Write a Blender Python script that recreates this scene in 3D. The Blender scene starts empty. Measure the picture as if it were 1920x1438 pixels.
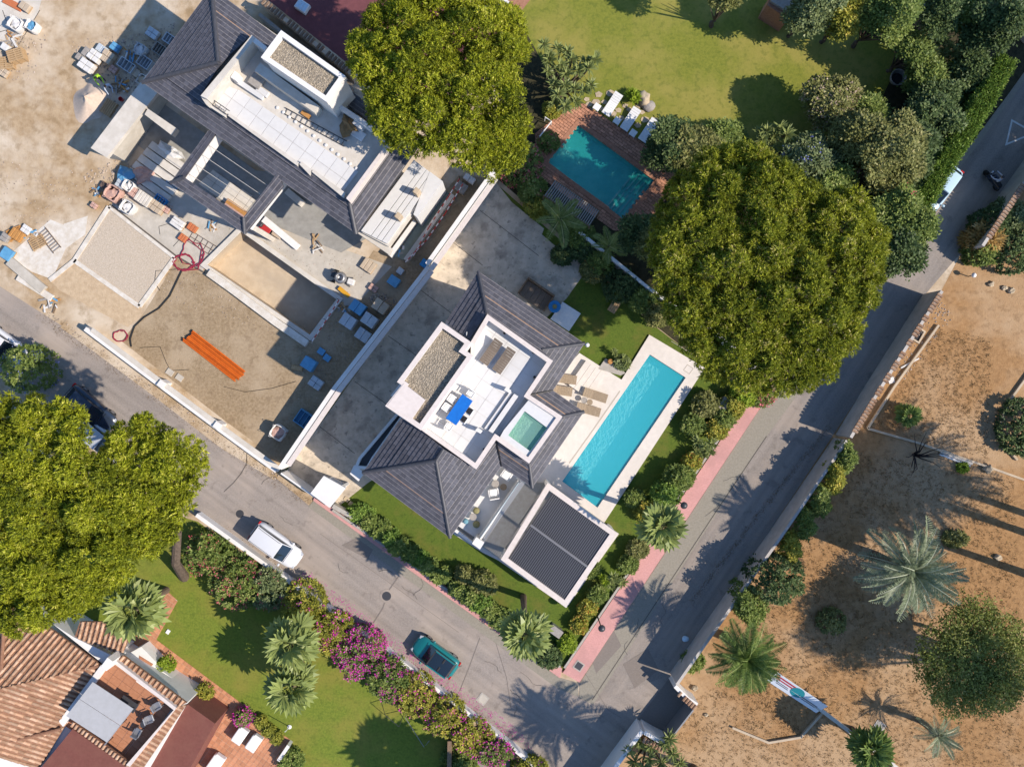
import bpy, math, random
import numpy as np
from mathutils import Vector, Matrix, geometry

random.seed(7)
RNG = np.random.default_rng(11)
SC = bpy.context.scene
COL = SC.collection

# ------------------------------------------------------------------ camera, sky, sun, exposure
H = 62.0            # camera height in metres (looking straight down)
F = 1550.0          # focal length in pixels of the 1920 px wide photograph
cam_d = bpy.data.cameras.new('camera')
cam = bpy.data.objects.new('camera', cam_d)
COL.objects.link(cam)
cam.location = (0, 0, H)
cam.rotation_euler = (0, 0, 0)
cam_d.sensor_width = 36.0
cam_d.lens = F / 1920.0 * 36.0
cam_d.clip_start = 0.5
cam_d.clip_end = 2000
SC.camera = cam

SUN_EL = math.radians(41.0)
SHX, SHY = -0.945, 0.326          # direction in which shadows fall
sd = Vector((SHX * math.cos(SUN_EL), SHY * math.cos(SUN_EL), -math.sin(SUN_EL)))
sun_d = bpy.data.lights.new('sun', 'SUN')
sun_d.energy = 5.0
sun_d.angle = math.radians(0.53)
sun_d.color = (1.0, 0.90, 0.78)
sun = bpy.data.objects.new('sun', sun_d)
COL.objects.link(sun)
sun.location = (40, -20, 60)
sun.rotation_euler = sd.to_track_quat('-Z', 'Y').to_euler()

wd = bpy.data.worlds.new('World')
SC.world = wd
wd.use_nodes = True
wn = wd.node_tree.nodes
wl = wd.node_tree.links
bg = wn.get('Background') or wn.new('ShaderNodeBackground')
sky = wn.new('ShaderNodeTexSky')
sky.sky_type = 'NISHITA'
sky.sun_disc = False
sky.sun_elevation = SUN_EL
sky.ozone_density = 8.0
sky.dust_density = 0.4
sky.air_density = 1.2
sky.sun_rotation = math.atan2(-SHX, -SHY)
wl.new(sky.outputs[0], bg.inputs[0])
bg.inputs[1].default_value = 0.145
SC.view_settings.view_transform = 'Standard'
SC.view_settings.look = 'None'
SC.view_settings.gamma = 1.0
SC.view_settings.exposure = 0.35
SC.view_settings.use_curve_mapping = False
SC.render.film_transparent = False
SC.cycles.max_bounces = 6
SC.cycles.transparent_max_bounces = 12


# ------------------------------------------------------------------ helpers: places
def W(px, py, z=0.0):
    """World point at height z that the photograph shows at pixel (px, py)."""
    k = (H - z) / F
    return Vector(((px - 960.0) * k, (719.0 - py) * k, z))


def WL(pts, z=0.0):
    return [W(p[0], p[1], z) for p in pts]


def area2(p):
    return 0.5 * sum(p[i][0] * p[(i + 1) % len(p)][1] - p[(i + 1) % len(p)][0] * p[i][1] for i in range(len(p)))


def ccw(p):
    return list(p) if area2(p) > 0 else list(reversed(p))


def clip(poly, a, b, c):
    """Keep the part of a 2D polygon with a*x + b*y >= c."""
    out = []
    n = len(poly)
    for i in range(n):
        p, q = poly[i], poly[(i + 1) % n]
        dp, dq = a * p[0] + b * p[1] - c, a * q[0] + b * q[1] - c
        if dp >= 0:
            out.append(p)
        if (dp > 0 and dq < 0) or (dp < 0 and dq > 0):
            t = dp / (dp - dq)
            out.append((p[0] + (q[0] - p[0]) * t, p[1] + (q[1] - p[1]) * t))
    return out


def inset(poly, d):
    """Offset a CCW polygon inwards by d (mitred)."""
    n = len(poly)
    out = []
    for i in range(n):
        p0, p1, p2 = (Vector(poly[i - 1][:2]), Vector(poly[i][:2]), Vector(poly[(i + 1) % n][:2]))
        d1 = (p1 - p0).normalized()
        d2 = (p2 - p1).normalized()
        n1 = Vector((-d1.y, d1.x))
        n2 = Vector((-d2.y, d2.x))
        m = n1 + n2
        if m.length < 1e-4:
            m = n1
        m.normalize()
        s = d / max(0.35, m.dot(n1))
        out.append((p1.x + m.x * s, p1.y + m.y * s))
    return out


# ------------------------------------------------------------------ helpers: meshes
class MB:
    def __init__(self):
        self.v, self.f, self.mi = [], [], []

    def add(self, vs, fs, mi=0):
        o = len(self.v)
        self.v.extend([tuple(p) for p in vs])
        for f in fs:
            self.f.append(tuple(i + o for i in f))
            self.mi.append(mi)
        return self

    def prism(self, poly, z0, z1, mi=0, holes=(), bottom=False, top=True):
        poly = ccw([(p[0], p[1]) for p in poly])
        n = len(poly)
        vs = [(x, y, z1) for x, y in poly] + [(x, y, z0) for x, y in poly]
        fs = [(i, n + i, n + (i + 1) % n, (i + 1) % n) for i in range(n)]
        if top and not holes and n <= 4:
            fs.append(tuple(range(n)))
        self.add(vs, fs, mi)
        if top and (holes or n > 4):
            loops = [[Vector((x, y, 0)) for x, y in poly]]
            for h in holes:
                loops.append([Vector((p[0], p[1], 0)) for p in ccw(h)][::-1])
            flat = [p for l in loops for p in l]
            tr = geometry.tessellate_polygon(loops)
            fs = []
            for t in tr:
                a, b, c = (flat[i] for i in t)
                s = (b.x - a.x) * (c.y - a.y) - (b.y - a.y) * (c.x - a.x)
                fs.append(t if s > 0 else (t[0], t[2], t[1]))
            self.add([(p.x, p.y, z1) for p in flat], fs, mi)
        if bottom:
            self.add([(x, y, z0) for x, y in poly], [tuple(reversed(range(n)))], mi)
        return self

    def ring(self, poly, width, z0, z1, mi=0):
        poly = ccw([(p[0], p[1]) for p in poly])
        ins = inset(poly, width)
        n = len(poly)
        vs = [(x, y, z1) for x, y in poly] + [(x, y, z1) for x, y in ins] + [(x, y, z0) for x, y in poly] + [(x, y, z0) for x, y in ins]
        fs = []
        for i in range(n):
            j = (i + 1) % n
            fs += [(i, j, n + j, n + i), (i, 2 * n + i, 2 * n + j, j), (n + i, n + j, 3 * n + j, 3 * n + i)]
        return self.add(vs, fs, mi)

    def box(self, c, s, rz=0.0, mi=0, M=None):
        x, y, z = (q / 2 for q in s)
        vs = [Vector((i * x, j * y, k * z)) for k in (-1, 1) for j in (-1, 1) for i in (-1, 1)]
        R = Matrix.Rotation(rz, 3, 'Z')
        vs = [R @ p + Vector(c) for p in vs]
        if M is not None:
            vs = [M @ p for p in vs]
        return self.add(vs, [(0, 2, 3, 1), (4, 5, 7, 6), (0, 1, 5, 4), (2, 6, 7, 3), (0, 4, 6, 2), (1, 3, 7, 5)], mi)

    def bbox(self, c, s, b=0.03, rz=0.0, mi=0):
        """Box with bevelled vertical and top edges."""
        x, y = s[0] / 2, s[1] / 2
        R = Matrix.Rotation(rz, 3, 'Z')
        b = min(b, x * .6, y * .6, s[2] * .6)

        def loop(i, z):
            xx, yy = x - i, y - i
            cb = b * .7
            return [(-xx + cb, -yy), (xx - cb, -yy), (xx, -yy + cb), (xx, yy - cb), (xx - cb, yy), (-xx + cb, yy), (-xx, yy - cb), (-xx, -yy + cb)], z
        zs = [(0, -s[2] / 2), (0, s[2] / 2 - b), (b * .35, s[2] / 2 - b * .35), (b, s[2] / 2)]
        vs, fs = [], []
        for i, z in zs:
            l, zz = loop(i, z)
            vs += [R @ Vector((p[0], p[1], zz)) + Vector(c) for p in l]
        for k in range(3):
            for i in range(8):
                j = (i + 1) % 8
                fs.append((k * 8 + i, k * 8 + j, k * 8 + 8 + j, k * 8 + 8 + i))
        fs.append(tuple(range(24, 32)))
        fs.append(tuple(reversed(range(8))))
        return self.add(vs, fs, mi)

    def tube(self, pts, r, n=6, mi=0, cap=True):
        pts = [Vector(p) for p in pts]
        rs = r if isinstance(r, (list, tuple)) else [r] * len(pts)
        vs, fs = [], []
        for i, p in enumerate(pts):
            d = (pts[min(i + 1, len(pts) - 1)] - pts[max(i - 1, 0)])
            if d.length < 1e-6:
                d = Vector((0, 0, 1))
            d.normalize()
            a = d.cross(Vector((0, 0, 1)))
            if a.length < 1e-3:
                a = Vector((1, 0, 0))
            a.normalize()
            b = d.cross(a)
            for k in range(n):
                t = 2 * math.pi * k / n
                vs.append(p + (a * math.cos(t) + b * math.sin(t)) * rs[i])
        for i in range(len(pts) - 1):
            for k in range(n):
                j = (k + 1) % n
                fs.append((i * n + k, i * n + j, i * n + n + j, i * n + n + k))
        if cap:
            fs.append(tuple(reversed(range(n))))
            fs.append(tuple(range((len(pts) - 1) * n, len(pts) * n)))
        return self.add(vs, fs, mi)

    def lathe(self, prof, n=12, c=(0, 0, 0), mi=0):
        vs, fs = [], []
        for r, z in prof:
            for k in range(n):
                t = 2 * math.pi * k / n
                vs.append((c[0] + r * math.cos(t), c[1] + r * math.sin(t), c[2] + z))
        for i in range(len(prof) - 1):
            for k in range(n):
                j = (k + 1) % n
                fs.append((i * n + k, i * n + j, i * n + n + j, i * n + n + k))
        fs.append(tuple(range((len(prof) - 1) * n, len(prof) * n)))
        return self.add(vs, fs, mi)

    def blob(self, c, r, seed=0, rough=.25, seg=10, rings=6, flat=0.0, mi=0):
        """Irregular rock or sack shape."""
        rs = random.Random(seed)
        ph = [(rs.uniform(0, 6.28), rs.uniform(0, 6.28), rs.uniform(1, 3)) for _ in range(4)]
        vs, fs = [], []
        for i in range(rings + 1):
            th = math.pi * i / rings
            for k in range(seg):
                t = 2 * math.pi * k / seg
                d = Vector((math.sin(th) * math.cos(t), math.sin(th) * math.sin(t), math.cos(th)))
                q = 1 + rough * sum(math.sin(d.x * a[2] * 2 + a[0]) * math.cos(d.y * a[2] * 2 + a[1] + d.z) for a in ph) / 2
                z = d.z * r[2] * q
                if flat and z < -r[2] * flat:
                    z = -r[2] * flat
                vs.append((c[0] + d.x * r[0] * q, c[1] + d.y * r[1] * q, c[2] + z))
        for i in range(rings):
            for k in range(seg):
                j = (k + 1) % seg
                fs.append((i * seg + k, i * seg + seg + k, i * seg + seg + j, i * seg + j))
        return self.add(vs, fs, mi)


WM = {}          # world matrices of everything that parents something


def props(o, label=None, cat=None, group=None, kind=None):
    if label:
        o['label'] = label
    if cat:
        o['category'] = cat
    if group:
        o['group'] = group
    if kind:
        o['kind'] = kind
    return o


def thing(name, label, cat, loc=(0, 0, 0), rz=0.0, group=None, kind=None):
    o = bpy.data.objects.new(name, None)
    COL.objects.link(o)
    o.empty_display_size = 0.2
    o.location = loc
    o.rotation_euler = (0, 0, rz)
    WM[o.name] = Matrix.Translation(Vector(loc)) @ Matrix.Rotation(rz, 4, 'Z')
    return props(o, label, cat, group, kind)


def link(name, me, mat, parent=None, M=None):
    o = bpy.data.objects.new(name, me)
    COL.objects.link(o)
    mats = mat if isinstance(mat, (list, tuple)) else [mat]
    if not me.materials:
        for m in mats:
            me.materials.append(MAT[m] if isinstance(m, str) else m)
    if parent is not None:
        o.parent = parent
    if M is not None:
        o.matrix_local = M
    return o


def obj(name, mb, mat, parent=None, local=False, smooth=False, **kw):
    """Link an MB as one mesh object. Coordinates are world ones unless local is set."""
    v = mb.v
    base = None
    if parent is not None and not local:
        Mi = WM[parent.name].inverted()
        v = [tuple(Mi @ Vector(p)) for p in v]
        WMown = WM[parent.name]
    elif parent is None and not local:
        xs = [p[0] for p in v]
        ys = [p[1] for p in v]
        base = Vector(((min(xs) + max(xs)) / 2, (min(ys) + max(ys)) / 2, min(p[2] for p in v)))
        v = [(p[0] - base.x, p[1] - base.y, p[2] - base.z) for p in v]
    me = bpy.data.meshes.new(name)
    me.from_pydata(v, [], mb.f)
    if any(mb.mi):
        me.polygons.foreach_set('material_index', mb.mi)
    if smooth:
        me.polygons.foreach_set('use_smooth', [True] * len(me.polygons))
    me.update()
    o = link(name, me, mat, parent)
    if base is not None:
        o.location = base
        WM[o.name] = Matrix.Translation(base)
    elif parent is not None:
        WM[o.name] = WM[parent.name].copy()
    else:
        WM[o.name] = Matrix.Identity(4)
    props(o, kw.get('label'), kw.get('cat'), kw.get('group'), kw.get('kind'))
    return o


def copy_tree(o, parent=None):
    c = o.copy()
    COL.objects.link(c)
    c.parent = parent
    if o.name in WM:
        WM[c.name] = WM[o.name].copy()
    for ch in list(o.children):
        copy_tree(ch, c)
    return c


def place(o, loc, rz=0.0, s=1.0):
    o.location = loc
    o.rotation_euler = (0, 0, rz)
    o.scale = (s, s, s)
    return o


# ------------------------------------------------------------------ helpers: materials
MAT = {}


def _bsdf(name):
    m = bpy.data.materials.new(name)
    m.use_nodes = True
    nt = m.node_tree
    return m, nt, nt.nodes['Principled BSDF']


def mat(name, c1, c2=None, scale=3.0, rough=.8, bump=0.0, bscale=None, c3=None, s3=.35, w3=.5, tint=0.0, spec=.3, metal=0.0, detail=6, rnd=0.0, t3=(.45, .62), space='pos', streak=None, stain=None):
    """Principled with noise-mixed colours: c1/c2 at 'scale', patches of c3 at 's3'; tint: per-vertex variation; rnd: per-object variation."""
    m, nt, b = _bsdf(name)
    N, L = nt.nodes, nt.links
    b.inputs['Roughness'].default_value = rough
    b.inputs['Specular IOR Level'].default_value = spec
    b.inputs['Metallic'].default_value = metal
    col = None
    vec = None
    if space == 'pos':
        vec = N.new('ShaderNodeNewGeometry').outputs['Position']
    else:
        vec = N.new('ShaderNodeTexCoord').outputs['Object']

    def noise(s, d):
        n = N.new('ShaderNodeTexNoise')
        n.inputs['Scale'].default_value = s
        n.inputs['Detail'].default_value = d
        n.inputs['Roughness'].default_value = .62
        L.new(vec, n.inputs['Vector'])
        return n.outputs['Fac']

    def ramp(f, lo, hi):
        r = N.new('ShaderNodeMapRange')
        r.inputs['From Min'].default_value = lo
        r.inputs['From Max'].default_value = hi
        L.new(f, r.inputs['Value'])
        return r.outputs['Result']

    def mix(f, a, bb, typ='MIX'):
        x = N.new('ShaderNodeMix')
        x.data_type = 'RGBA'
        x.blend_type = typ
        if isinstance(f, float):
            x.inputs['Factor'].default_value = f
        else:
            L.new(f, x.inputs['Factor'])
        for s_, q in ((x.inputs[6], a), (x.inputs[7], bb)):
            if isinstance(q, tuple):
                s_.default_value = (*q[:3], 1)
            else:
                L.new(q, s_)
        return x.outputs[2]

    col = c1
    if c2 is not None:
        col = mix(ramp(noise(scale, detail), .36, .64), c1, c2)
    if c3 is not None:
        f = ramp(noise(s3, 5), t3[0], t3[1])
        mm = N.new('ShaderNodeMath')
        mm.operation = 'MULTIPLY'
        mm.inputs[1].default_value = w3
        L.new(f, mm.inputs[0])
        col = mix(mm.outputs[0], col, c3)
    if streak:
        mp = N.new('ShaderNodeMapping')
        mp.vector_type = 'TEXTURE'
        mp.inputs['Rotation'].default_value = (0, 0, streak[0])
        mp.inputs['Scale'].default_value = (9.0, .55, 1.0)
        L.new(vec, mp.inputs['Vector'])
        n_ = N.new('ShaderNodeTexNoise')
        n_.inputs['Scale'].default_value = 1.0
        n_.inputs['Detail'].default_value = 5
        L.new(mp.outputs[0], n_.inputs['Vector'])
        r_ = N.new('ShaderNodeMapRange')
        r_.inputs['From Min'].default_value = .3
        r_.inputs['From Max'].default_value = .7
        r_.inputs['To Min'].default_value = 1 - streak[1]
        r_.inputs['To Max'].default_value = 1 + streak[1]
        L.new(n_.outputs['Fac'], r_.inputs['Value'])
        v_ = N.new('ShaderNodeCombineColor')
        for i in range(3):
            L.new(r_.outputs['Result'], v_.inputs[i])
        col = mix(1.0, col, v_.outputs[0], 'MULTIPLY')
    if stain:
        f = ramp(noise(stain[0], 7), stain[1], stain[1] + .1)
        mm = N.new('ShaderNodeMath')
        mm.operation = 'MULTIPLY'
        mm.inputs[1].default_value = stain[2]
        L.new(f, mm.inputs[0])
        col = mix(mm.outputs[0], col, stain[3])
    if tint:
        a = N.new('ShaderNodeAttribute')
        a.attribute_name = 'tint'
        r = N.new('ShaderNodeMapRange')
        r.inputs['To Min'].default_value = 1 - tint
        r.inputs['To Max'].default_value = 1 + tint
        L.new(a.outputs['Fac'], r.inputs['Value'])
        v = N.new('ShaderNodeCombineColor')
        for i in range(3):
            L.new(r.outputs['Result'], v.inputs[i])
        col = mix(1.0, col, v.outputs[0], 'MULTIPLY')
    if rnd:
        a = N.new('ShaderNodeObjectInfo')
        r = N.new('ShaderNodeMapRange')
        r.inputs['To Min'].default_value = 1 - rnd
        r.inputs['To Max'].default_value = 1 + rnd
        L.new(a.outputs['Random'], r.inputs['Value'])
        v = N.new('ShaderNodeCombineColor')
        for i in range(3):
            L.new(r.outputs['Result'], v.inputs[i])
        col = mix(1.0, col, v.outputs[0], 'MULTIPLY')
    if isinstance(col, tuple):
        b.inputs['Base Color'].default_value = (*col[:3], 1)
    else:
        L.new(col, b.inputs['Base Color'])
    if bump:
        bn = N.new('ShaderNodeBump')
        bn.inputs['Strength'].default_value = min(1.0, bump)
        bn.inputs['Distance'].default_value = .05 * max(1.0, bump)
        L.new(noise(bscale or scale * 2, 8), bn.inputs['Height'])
        L.new(bn.outputs['Normal'], b.inputs['Normal'])
    MAT[name] = m
    return m


def leafmat(name, c1, c2, c3=None, trans=.3, rough=.55):
    """Foliage: per-leaf colour from the tint attribute, some light let through."""
    m = bpy.data.materials.new(name)
    m.use_nodes = True
    nt = m.node_tree
    N, L = nt.nodes, nt.links
    N.clear()
    out = N.new('ShaderNodeOutputMaterial')
    a = N.new('ShaderNodeAttribute')
    a.attribute_name = 'tint'
    r = N.new('ShaderNodeValToRGB')
    e = r.color_ramp.elements
    e[0].color = (*c1, 1)
    e[1].color = (*c2, 1)
    if c3:
        x = e.new(.88)
        x.color = (*c2, 1)
        e[-1].color = (*c3, 1)
    L.new(a.outputs['Fac'], r.inputs[0])
    d = N.new('ShaderNodeBsdfPrincipled')
    d.inputs['Roughness'].default_value = rough
    d.inputs['Specular IOR Level'].default_value = .25
    L.new(r.outputs[0], d.inputs['Base Color'])
    t = N.new('ShaderNodeBsdfTranslucent')
    L.new(r.outputs[0], t.inputs['Color'])
    mx = N.new('ShaderNodeMixShader')
    mx.inputs[0].default_value = trans
    L.new(d.outputs[0], mx.inputs[1])
    L.new(t.outputs[0], mx.inputs[2])
    L.new(mx.outputs[0], out.inputs[0])
    MAT[name] = m
    return m


def watermat(name, tintc, scale, bump, murk=(.03, .5, .6), mw=.3):
    m = bpy.data.materials.new(name)
    m.use_nodes = True
    nt = m.node_tree
    N, L = nt.nodes, nt.links
    N.clear()
    out = N.new('ShaderNodeOutputMaterial')
    t = N.new('ShaderNodeBsdfTransparent')
    t.inputs[0].default_value = (*tintc, 1)
    g = N.new('ShaderNodeBsdfGlossy')
    g.inputs['Roughness'].default_value = .06
    fr = N.new('ShaderNodeFresnel')
    fr.inputs['IOR'].default_value = 1.33
    geo = N.new('ShaderNodeNewGeometry')
    n = N.new('ShaderNodeTexNoise')
    n.inputs['Scale'].default_value = scale
    n.inputs['Detail'].default_value = 3
    n.inputs['Distortion'].default_value = 1.0
    L.new(geo.outputs['Position'], n.inputs['Vector'])
    b = N.new('ShaderNodeBump')
    b.inputs['Strength'].default_value = bump
    b.inputs['Distance'].default_value = .06
    L.new(n.outputs['Fac'], b.inputs['Height'])
    L.new(b.outputs[0], g.inputs['Normal'])
    L.new(b.outputs[0], fr.inputs['Normal'])
    mx = N.new('ShaderNodeMixShader')
    L.new(fr.outputs[0], mx.inputs[0])
    df = N.new('ShaderNodeBsdfDiffuse')
    df.inputs[0].default_value = (*murk, 1)
    m2 = N.new('ShaderNodeMixShader')
    m2.inputs[0].default_value = mw
    L.new(t.outputs[0], m2.inputs[1])
    L.new(df.outputs[0], m2.inputs[2])
    L.new(m2.outputs[0], mx.inputs[1])
    L.new(g.outputs[0], mx.inputs[2])
    L.new(mx.outputs[0], out.inputs[0])
    MAT[name] = m
    return m


def glassmat(name, c, rough=.08):
    mat(name, c, rough=rough, spec=.8)


# grounds
mat('dirt', (.43, .315, .195), (.31, .21, .115), 1.6, .95, .5, 9, c3=(.60, .51, .40), s3=.16, w3=.85, t3=(.42, .6), stain=(.8, .55, .5, (.27, .19, .105)))
mat('gravel_lot', (.345, .255, .16), (.24, .172, .10), 5.0, .95, .6, 14, c3=(.40, .31, .21), s3=.25, w3=.7, stain=(1.3, .54, .5, (.20, .14, .085)))
mat('dry_earth', (.355, .203, .09), (.27, .148, .062), 3.0, .95, .7, 8, c3=(.43, .30, .18), s3=.09, w3=.7, t3=(.47, .61), stain=(1.7, .53, .38, (.15, .085, .038)))
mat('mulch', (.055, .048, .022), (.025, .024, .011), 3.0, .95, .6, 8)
mat('lawn_dry', (.205, .21, .03), (.145, .165, .022), 5.0, .95, .6, 30, c3=(.28, .24, .058), s3=.22, w3=.75, stain=(2.2, .52, .45, (.10, .125, .018)))
mat('lawn_green', (.105, .145, .018), (.07, .11, .012), 8.0, .95, .6, 30, c3=(.16, .13, .03), s3=.35, w3=.6, t3=(.5, .66), stain=(2.6, .54, .5, (.045, .075, .010)))
mat('lawn_lush', (.175, .21, .026), (.115, .155, .018), 6.0, .95, .6, 30, c3=(.24, .20, .04), s3=.3, w3=.6, stain=(2.4, .53, .5, (.085, .12, .014)))
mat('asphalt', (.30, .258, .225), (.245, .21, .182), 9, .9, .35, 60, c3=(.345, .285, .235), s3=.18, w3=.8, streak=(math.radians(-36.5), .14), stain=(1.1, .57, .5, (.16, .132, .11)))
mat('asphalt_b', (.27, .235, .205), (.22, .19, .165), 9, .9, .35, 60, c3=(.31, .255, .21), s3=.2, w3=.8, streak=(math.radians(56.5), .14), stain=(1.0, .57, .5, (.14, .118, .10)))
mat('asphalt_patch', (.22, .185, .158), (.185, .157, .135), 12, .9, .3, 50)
mat('gutter_concrete', (.285, .255, .205), (.235, .21, .165), 8, .9, .3, 30)
mat('pink_paving', (.60, .31, .28), (.52, .26, .235), 9, .85, .3, 30, c3=(.40, .22, .20), s3=.5, w3=.5)
mat('kerb', (.42, .385, .34), (.34, .31, .27), 6, .9, .3, 20)
mat('drive_concrete', (.60, .505, .39), (.47, .395, .30), 1.6, .85, .35, 10, c3=(.27, .225, .175), s3=.7, w3=.8, t3=(.5, .66), stain=(2.6, .58, .7, (.17, .145, .12)))
mat('old_wall', (.50, .46, .42), (.42, .385, .35), 2, .85, .15, 16, c3=(.36, .325, .29), s3=.9, w3=.6)
mat('concrete', (.50, .455, .39), (.42, .38, .32), 2.0, .9, .25, 14, c3=(.36, .32, .265), s3=.4, w3=.6)
mat('concrete_pale', (.60, .555, .49), (.52, .475, .41), 2.2, .9, .25, 14, c3=(.44, .40, .34), s3=.5, w3=.5)
mat('concrete_beige', (.52, .42, .30), (.44, .345, .24), 1.5, .9, .25, 10, c3=(.38, .31, .23), s3=.4, w3=.6)
mat('concrete_grey', (.30, .29, .265), (.24, .23, .21), 2.0, .9, .3, 14)
mat('pad_gravel', (.55, .465, .37), (.42, .345, .26), 16, .95, .8, 22)
mat('sand', (.52, .395, .26), (.43, .315, .20), 3, .95, .7, 10)
mat('white_dust', (.64, .60, .54), (.52, .46, .38), 2.0, .95, .3, 10)
mat('brick_paving', (.47, .235, .15), (.37, .175, .105), 6, .85, .3, 30, tint=.22)
mat('terracotta_floor', (.50, .23, .125), (.43, .19, .10), 5, .8, .2, 30, tint=.15)
mat('purple_court', (.16, .055, .06), (.13, .045, .05), 2.5, .85, .2, 20)
mat('flagstone', (.47, .38, .265), (.37, .295, .20), 4, .9, .4, 12, rnd=.12)
mat('deck_stone', (.66, .60, .54), (.60, .545, .49), 3, .7, .1, 20, c3=(.55, .50, .44), s3=.6, w3=.5)
# buildings
mat('white_wall', (.72, .695, .665), (.67, .645, .615), 2, .75, .08, 20, c3=(.60, .57, .53), s3=.8, w3=.4)
mat('white_tile', (.60, .59, .575), (.565, .555, .54), 3, .55, .04, 20, rnd=.03)
mat('pinkish_coping', (.64, .565, .52), (.58, .51, .465), 4, .8, .1, 20)
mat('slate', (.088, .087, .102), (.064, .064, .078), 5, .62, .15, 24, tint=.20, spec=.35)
mat('slate_lit_edge', (.21, .195, .20), (.15, .14, .145), 7, .6, .1, 24)  # paler strip that paints a sunlit lower edge on each slate
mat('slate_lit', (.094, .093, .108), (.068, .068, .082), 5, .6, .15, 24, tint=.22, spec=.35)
mat('ridge_slate', (.07, .07, .08), (.05, .05, .058), 6, .5, .15, 24, spec=.4)
mat('orange_strip', (.45, .25, .12), rough=.6)
mat('black_metal', (.012, .012, .014), rough=.45)
mat('gravel_roof', (.50, .43, .33), (.25, .21, .16), 22, .95, 1.0, 24, tint=.35)
mat('terracotta', (.44, .265, .165), (.32, .18, .105), 4, .85, .3, 18, tint=.28, c3=(.58, .42, .30), s3=1.3, w3=.5)
mat('terracotta_ridge_gap_shade', (.27, .14, .085), (.20, .10, .06), 5, .85, .3, 18)  # darkened so gaps between tile rows look shaded; ridge caps share it
mat('maroon_roof', (.19, .068, .052), (.155, .055, .042), 5, .9, .3, 40, c3=(.19, .075, .055), s3=.9, w3=.6)
mat('beige_wall', (.55, .45, .34), (.48, .39, .29), 2, .85, .1, 20)
mat('louvre_lit_edge', (.24, .235, .24), rough=.45)  # bright strip painted along each slat to read as a lit edge
mat('louvre', (.07, .068, .074), rough=.45, spec=.45)
mat('louvre_frame', (.16, .16, .17), rough=.4, spec=.4)
glassmat('window_glass', (.03, .045, .06))
glassmat('glass_rail', (.55, .62, .64), .1)
mat('trough_green', (.20, .235, .205), (.165, .20, .175), 3, .5, .1, 10)
mat('awning', (.36, .36, .37), (.33, .33, .335), 3, .8, .05, 30)
mat('metal_grey', (.32, .32, .33), rough=.4, metal=.6)
mat('metal_dark', (.07, .07, .075), rough=.45, metal=.4)
mat('chrome', (.6, .6, .62), rough=.2, metal=.9)
# pools
mat('pool_floor', (.74, .95, .95), (.68, .93, .94), 1.2, .7, .2, 7.5)
mat('pool2_floor', (.42, .84, .76), (.34, .76, .69), 1.4, .7, .35, 2.4, c3=(.12, .50, .48), s3=.5, w3=.5)
mat('tub_floor', (.55, .74, .62), (.45, .66, .55), 3, .7, 1.0, 5)
watermat('pool_water', (.76, .965, .985), 4.0, .12, (.06, .62, .72), .42)
watermat('pool2_water', (.74, .965, .94), 2.0, .2, (.03, .46, .42), .35)
watermat('tub_water', (.88, .97, .94), 6.0, .3, (.35, .65, .52), .3)


# ------------------------------------------------------------------ the ground
POOL = [(1218, 665), (1285, 708), (1120, 951), (1054, 902)]
POOL2 = [(1085, 234), (1228, 338), (1168, 411), (1027, 304)]
PIT = [(453, 435), (632, 562), (582, 628), (390, 497)]


def sheet(name, px, z, m, holes=(), label=None, cat='ground', z0=None, **kw):
    mb = MB()
    mb.prism(WL(px), z if z0 is None else z0, z, holes=[WL(h) for h in holes])
    if z0 is None:
        mb.f = mb.f[len(px):]
        mb.mi = mb.mi[len(px):]
    return obj(name, mb, m, label=label, cat=cat, kind=kw.get('kind', 'structure'), group=kw.get('group'))


def path_strip(pts, w, closed=False):
    """Left and right offset of a polyline (world 2D)."""
    L, R = [], []
    n = len(pts)
    for i in range(n):
        a = Vector(pts[max(i - 1, 0)][:2])
        b = Vector(pts[i][:2])
        c = Vector(pts[min(i + 1, n - 1)][:2])
        d1 = (b - a).normalized() if i > 0 else (c - b).normalized()
        d2 = (c - b).normalized() if i < n - 1 else d1
        m = Vector((-(d1 + d2).y, (d1 + d2).x)).normalized()
        s = w / 2 / max(.4, m.dot(Vector((-d1.y, d1.x))))
        L.append((b.x + m.x * s, b.y + m.y * s))
        R.append((b.x - m.x * s, b.y - m.y * s))
    return L, R


def wall_mb(px, h, t, z0=0.0, zt=None, mb=None):
    """Wall along a ground-level pixel path."""
    pts = [tuple(W(p[0], p[1], z0)[:2]) for p in px]
    L, R = path_strip(pts, t)
    mb = mb or MB()
    for i in range(len(pts) - 1):
        mb.prism([L[i], L[i + 1], R[i + 1], R[i]], z0, h)
    return mb


def wall(name, px, h, t, m, label, cat='wall', coping=None, z0=0.0, **kw):
    mb = wall_mb(px, h, t, z0)
    if coping is None:
        return obj(name, mb, m, label=label, cat=cat, **kw)
    root = thing(name, label, cat, W(px[0][0], px[0][1], z0), **kw)
    obj('wall_face', mb, m, root)
    cm, cw, ch = coping
    obj('coping', wall_mb(px, h + ch, t + cw, h + .002), cm, root)
    return root


mbt = MB()
mbt.prism([(-400, -400), (400, -400), (400, 400), (-400, 400)], -.001, 0, holes=[WL(POOL), WL(POOL2), WL(PIT)])
mbt.f = mbt.f[4:]
mbt.mi = mbt.mi[4:]
obj('terrain', mbt, 'dirt', label='bare pale earth of the building site and beyond', cat='ground', kind='structure')

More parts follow.
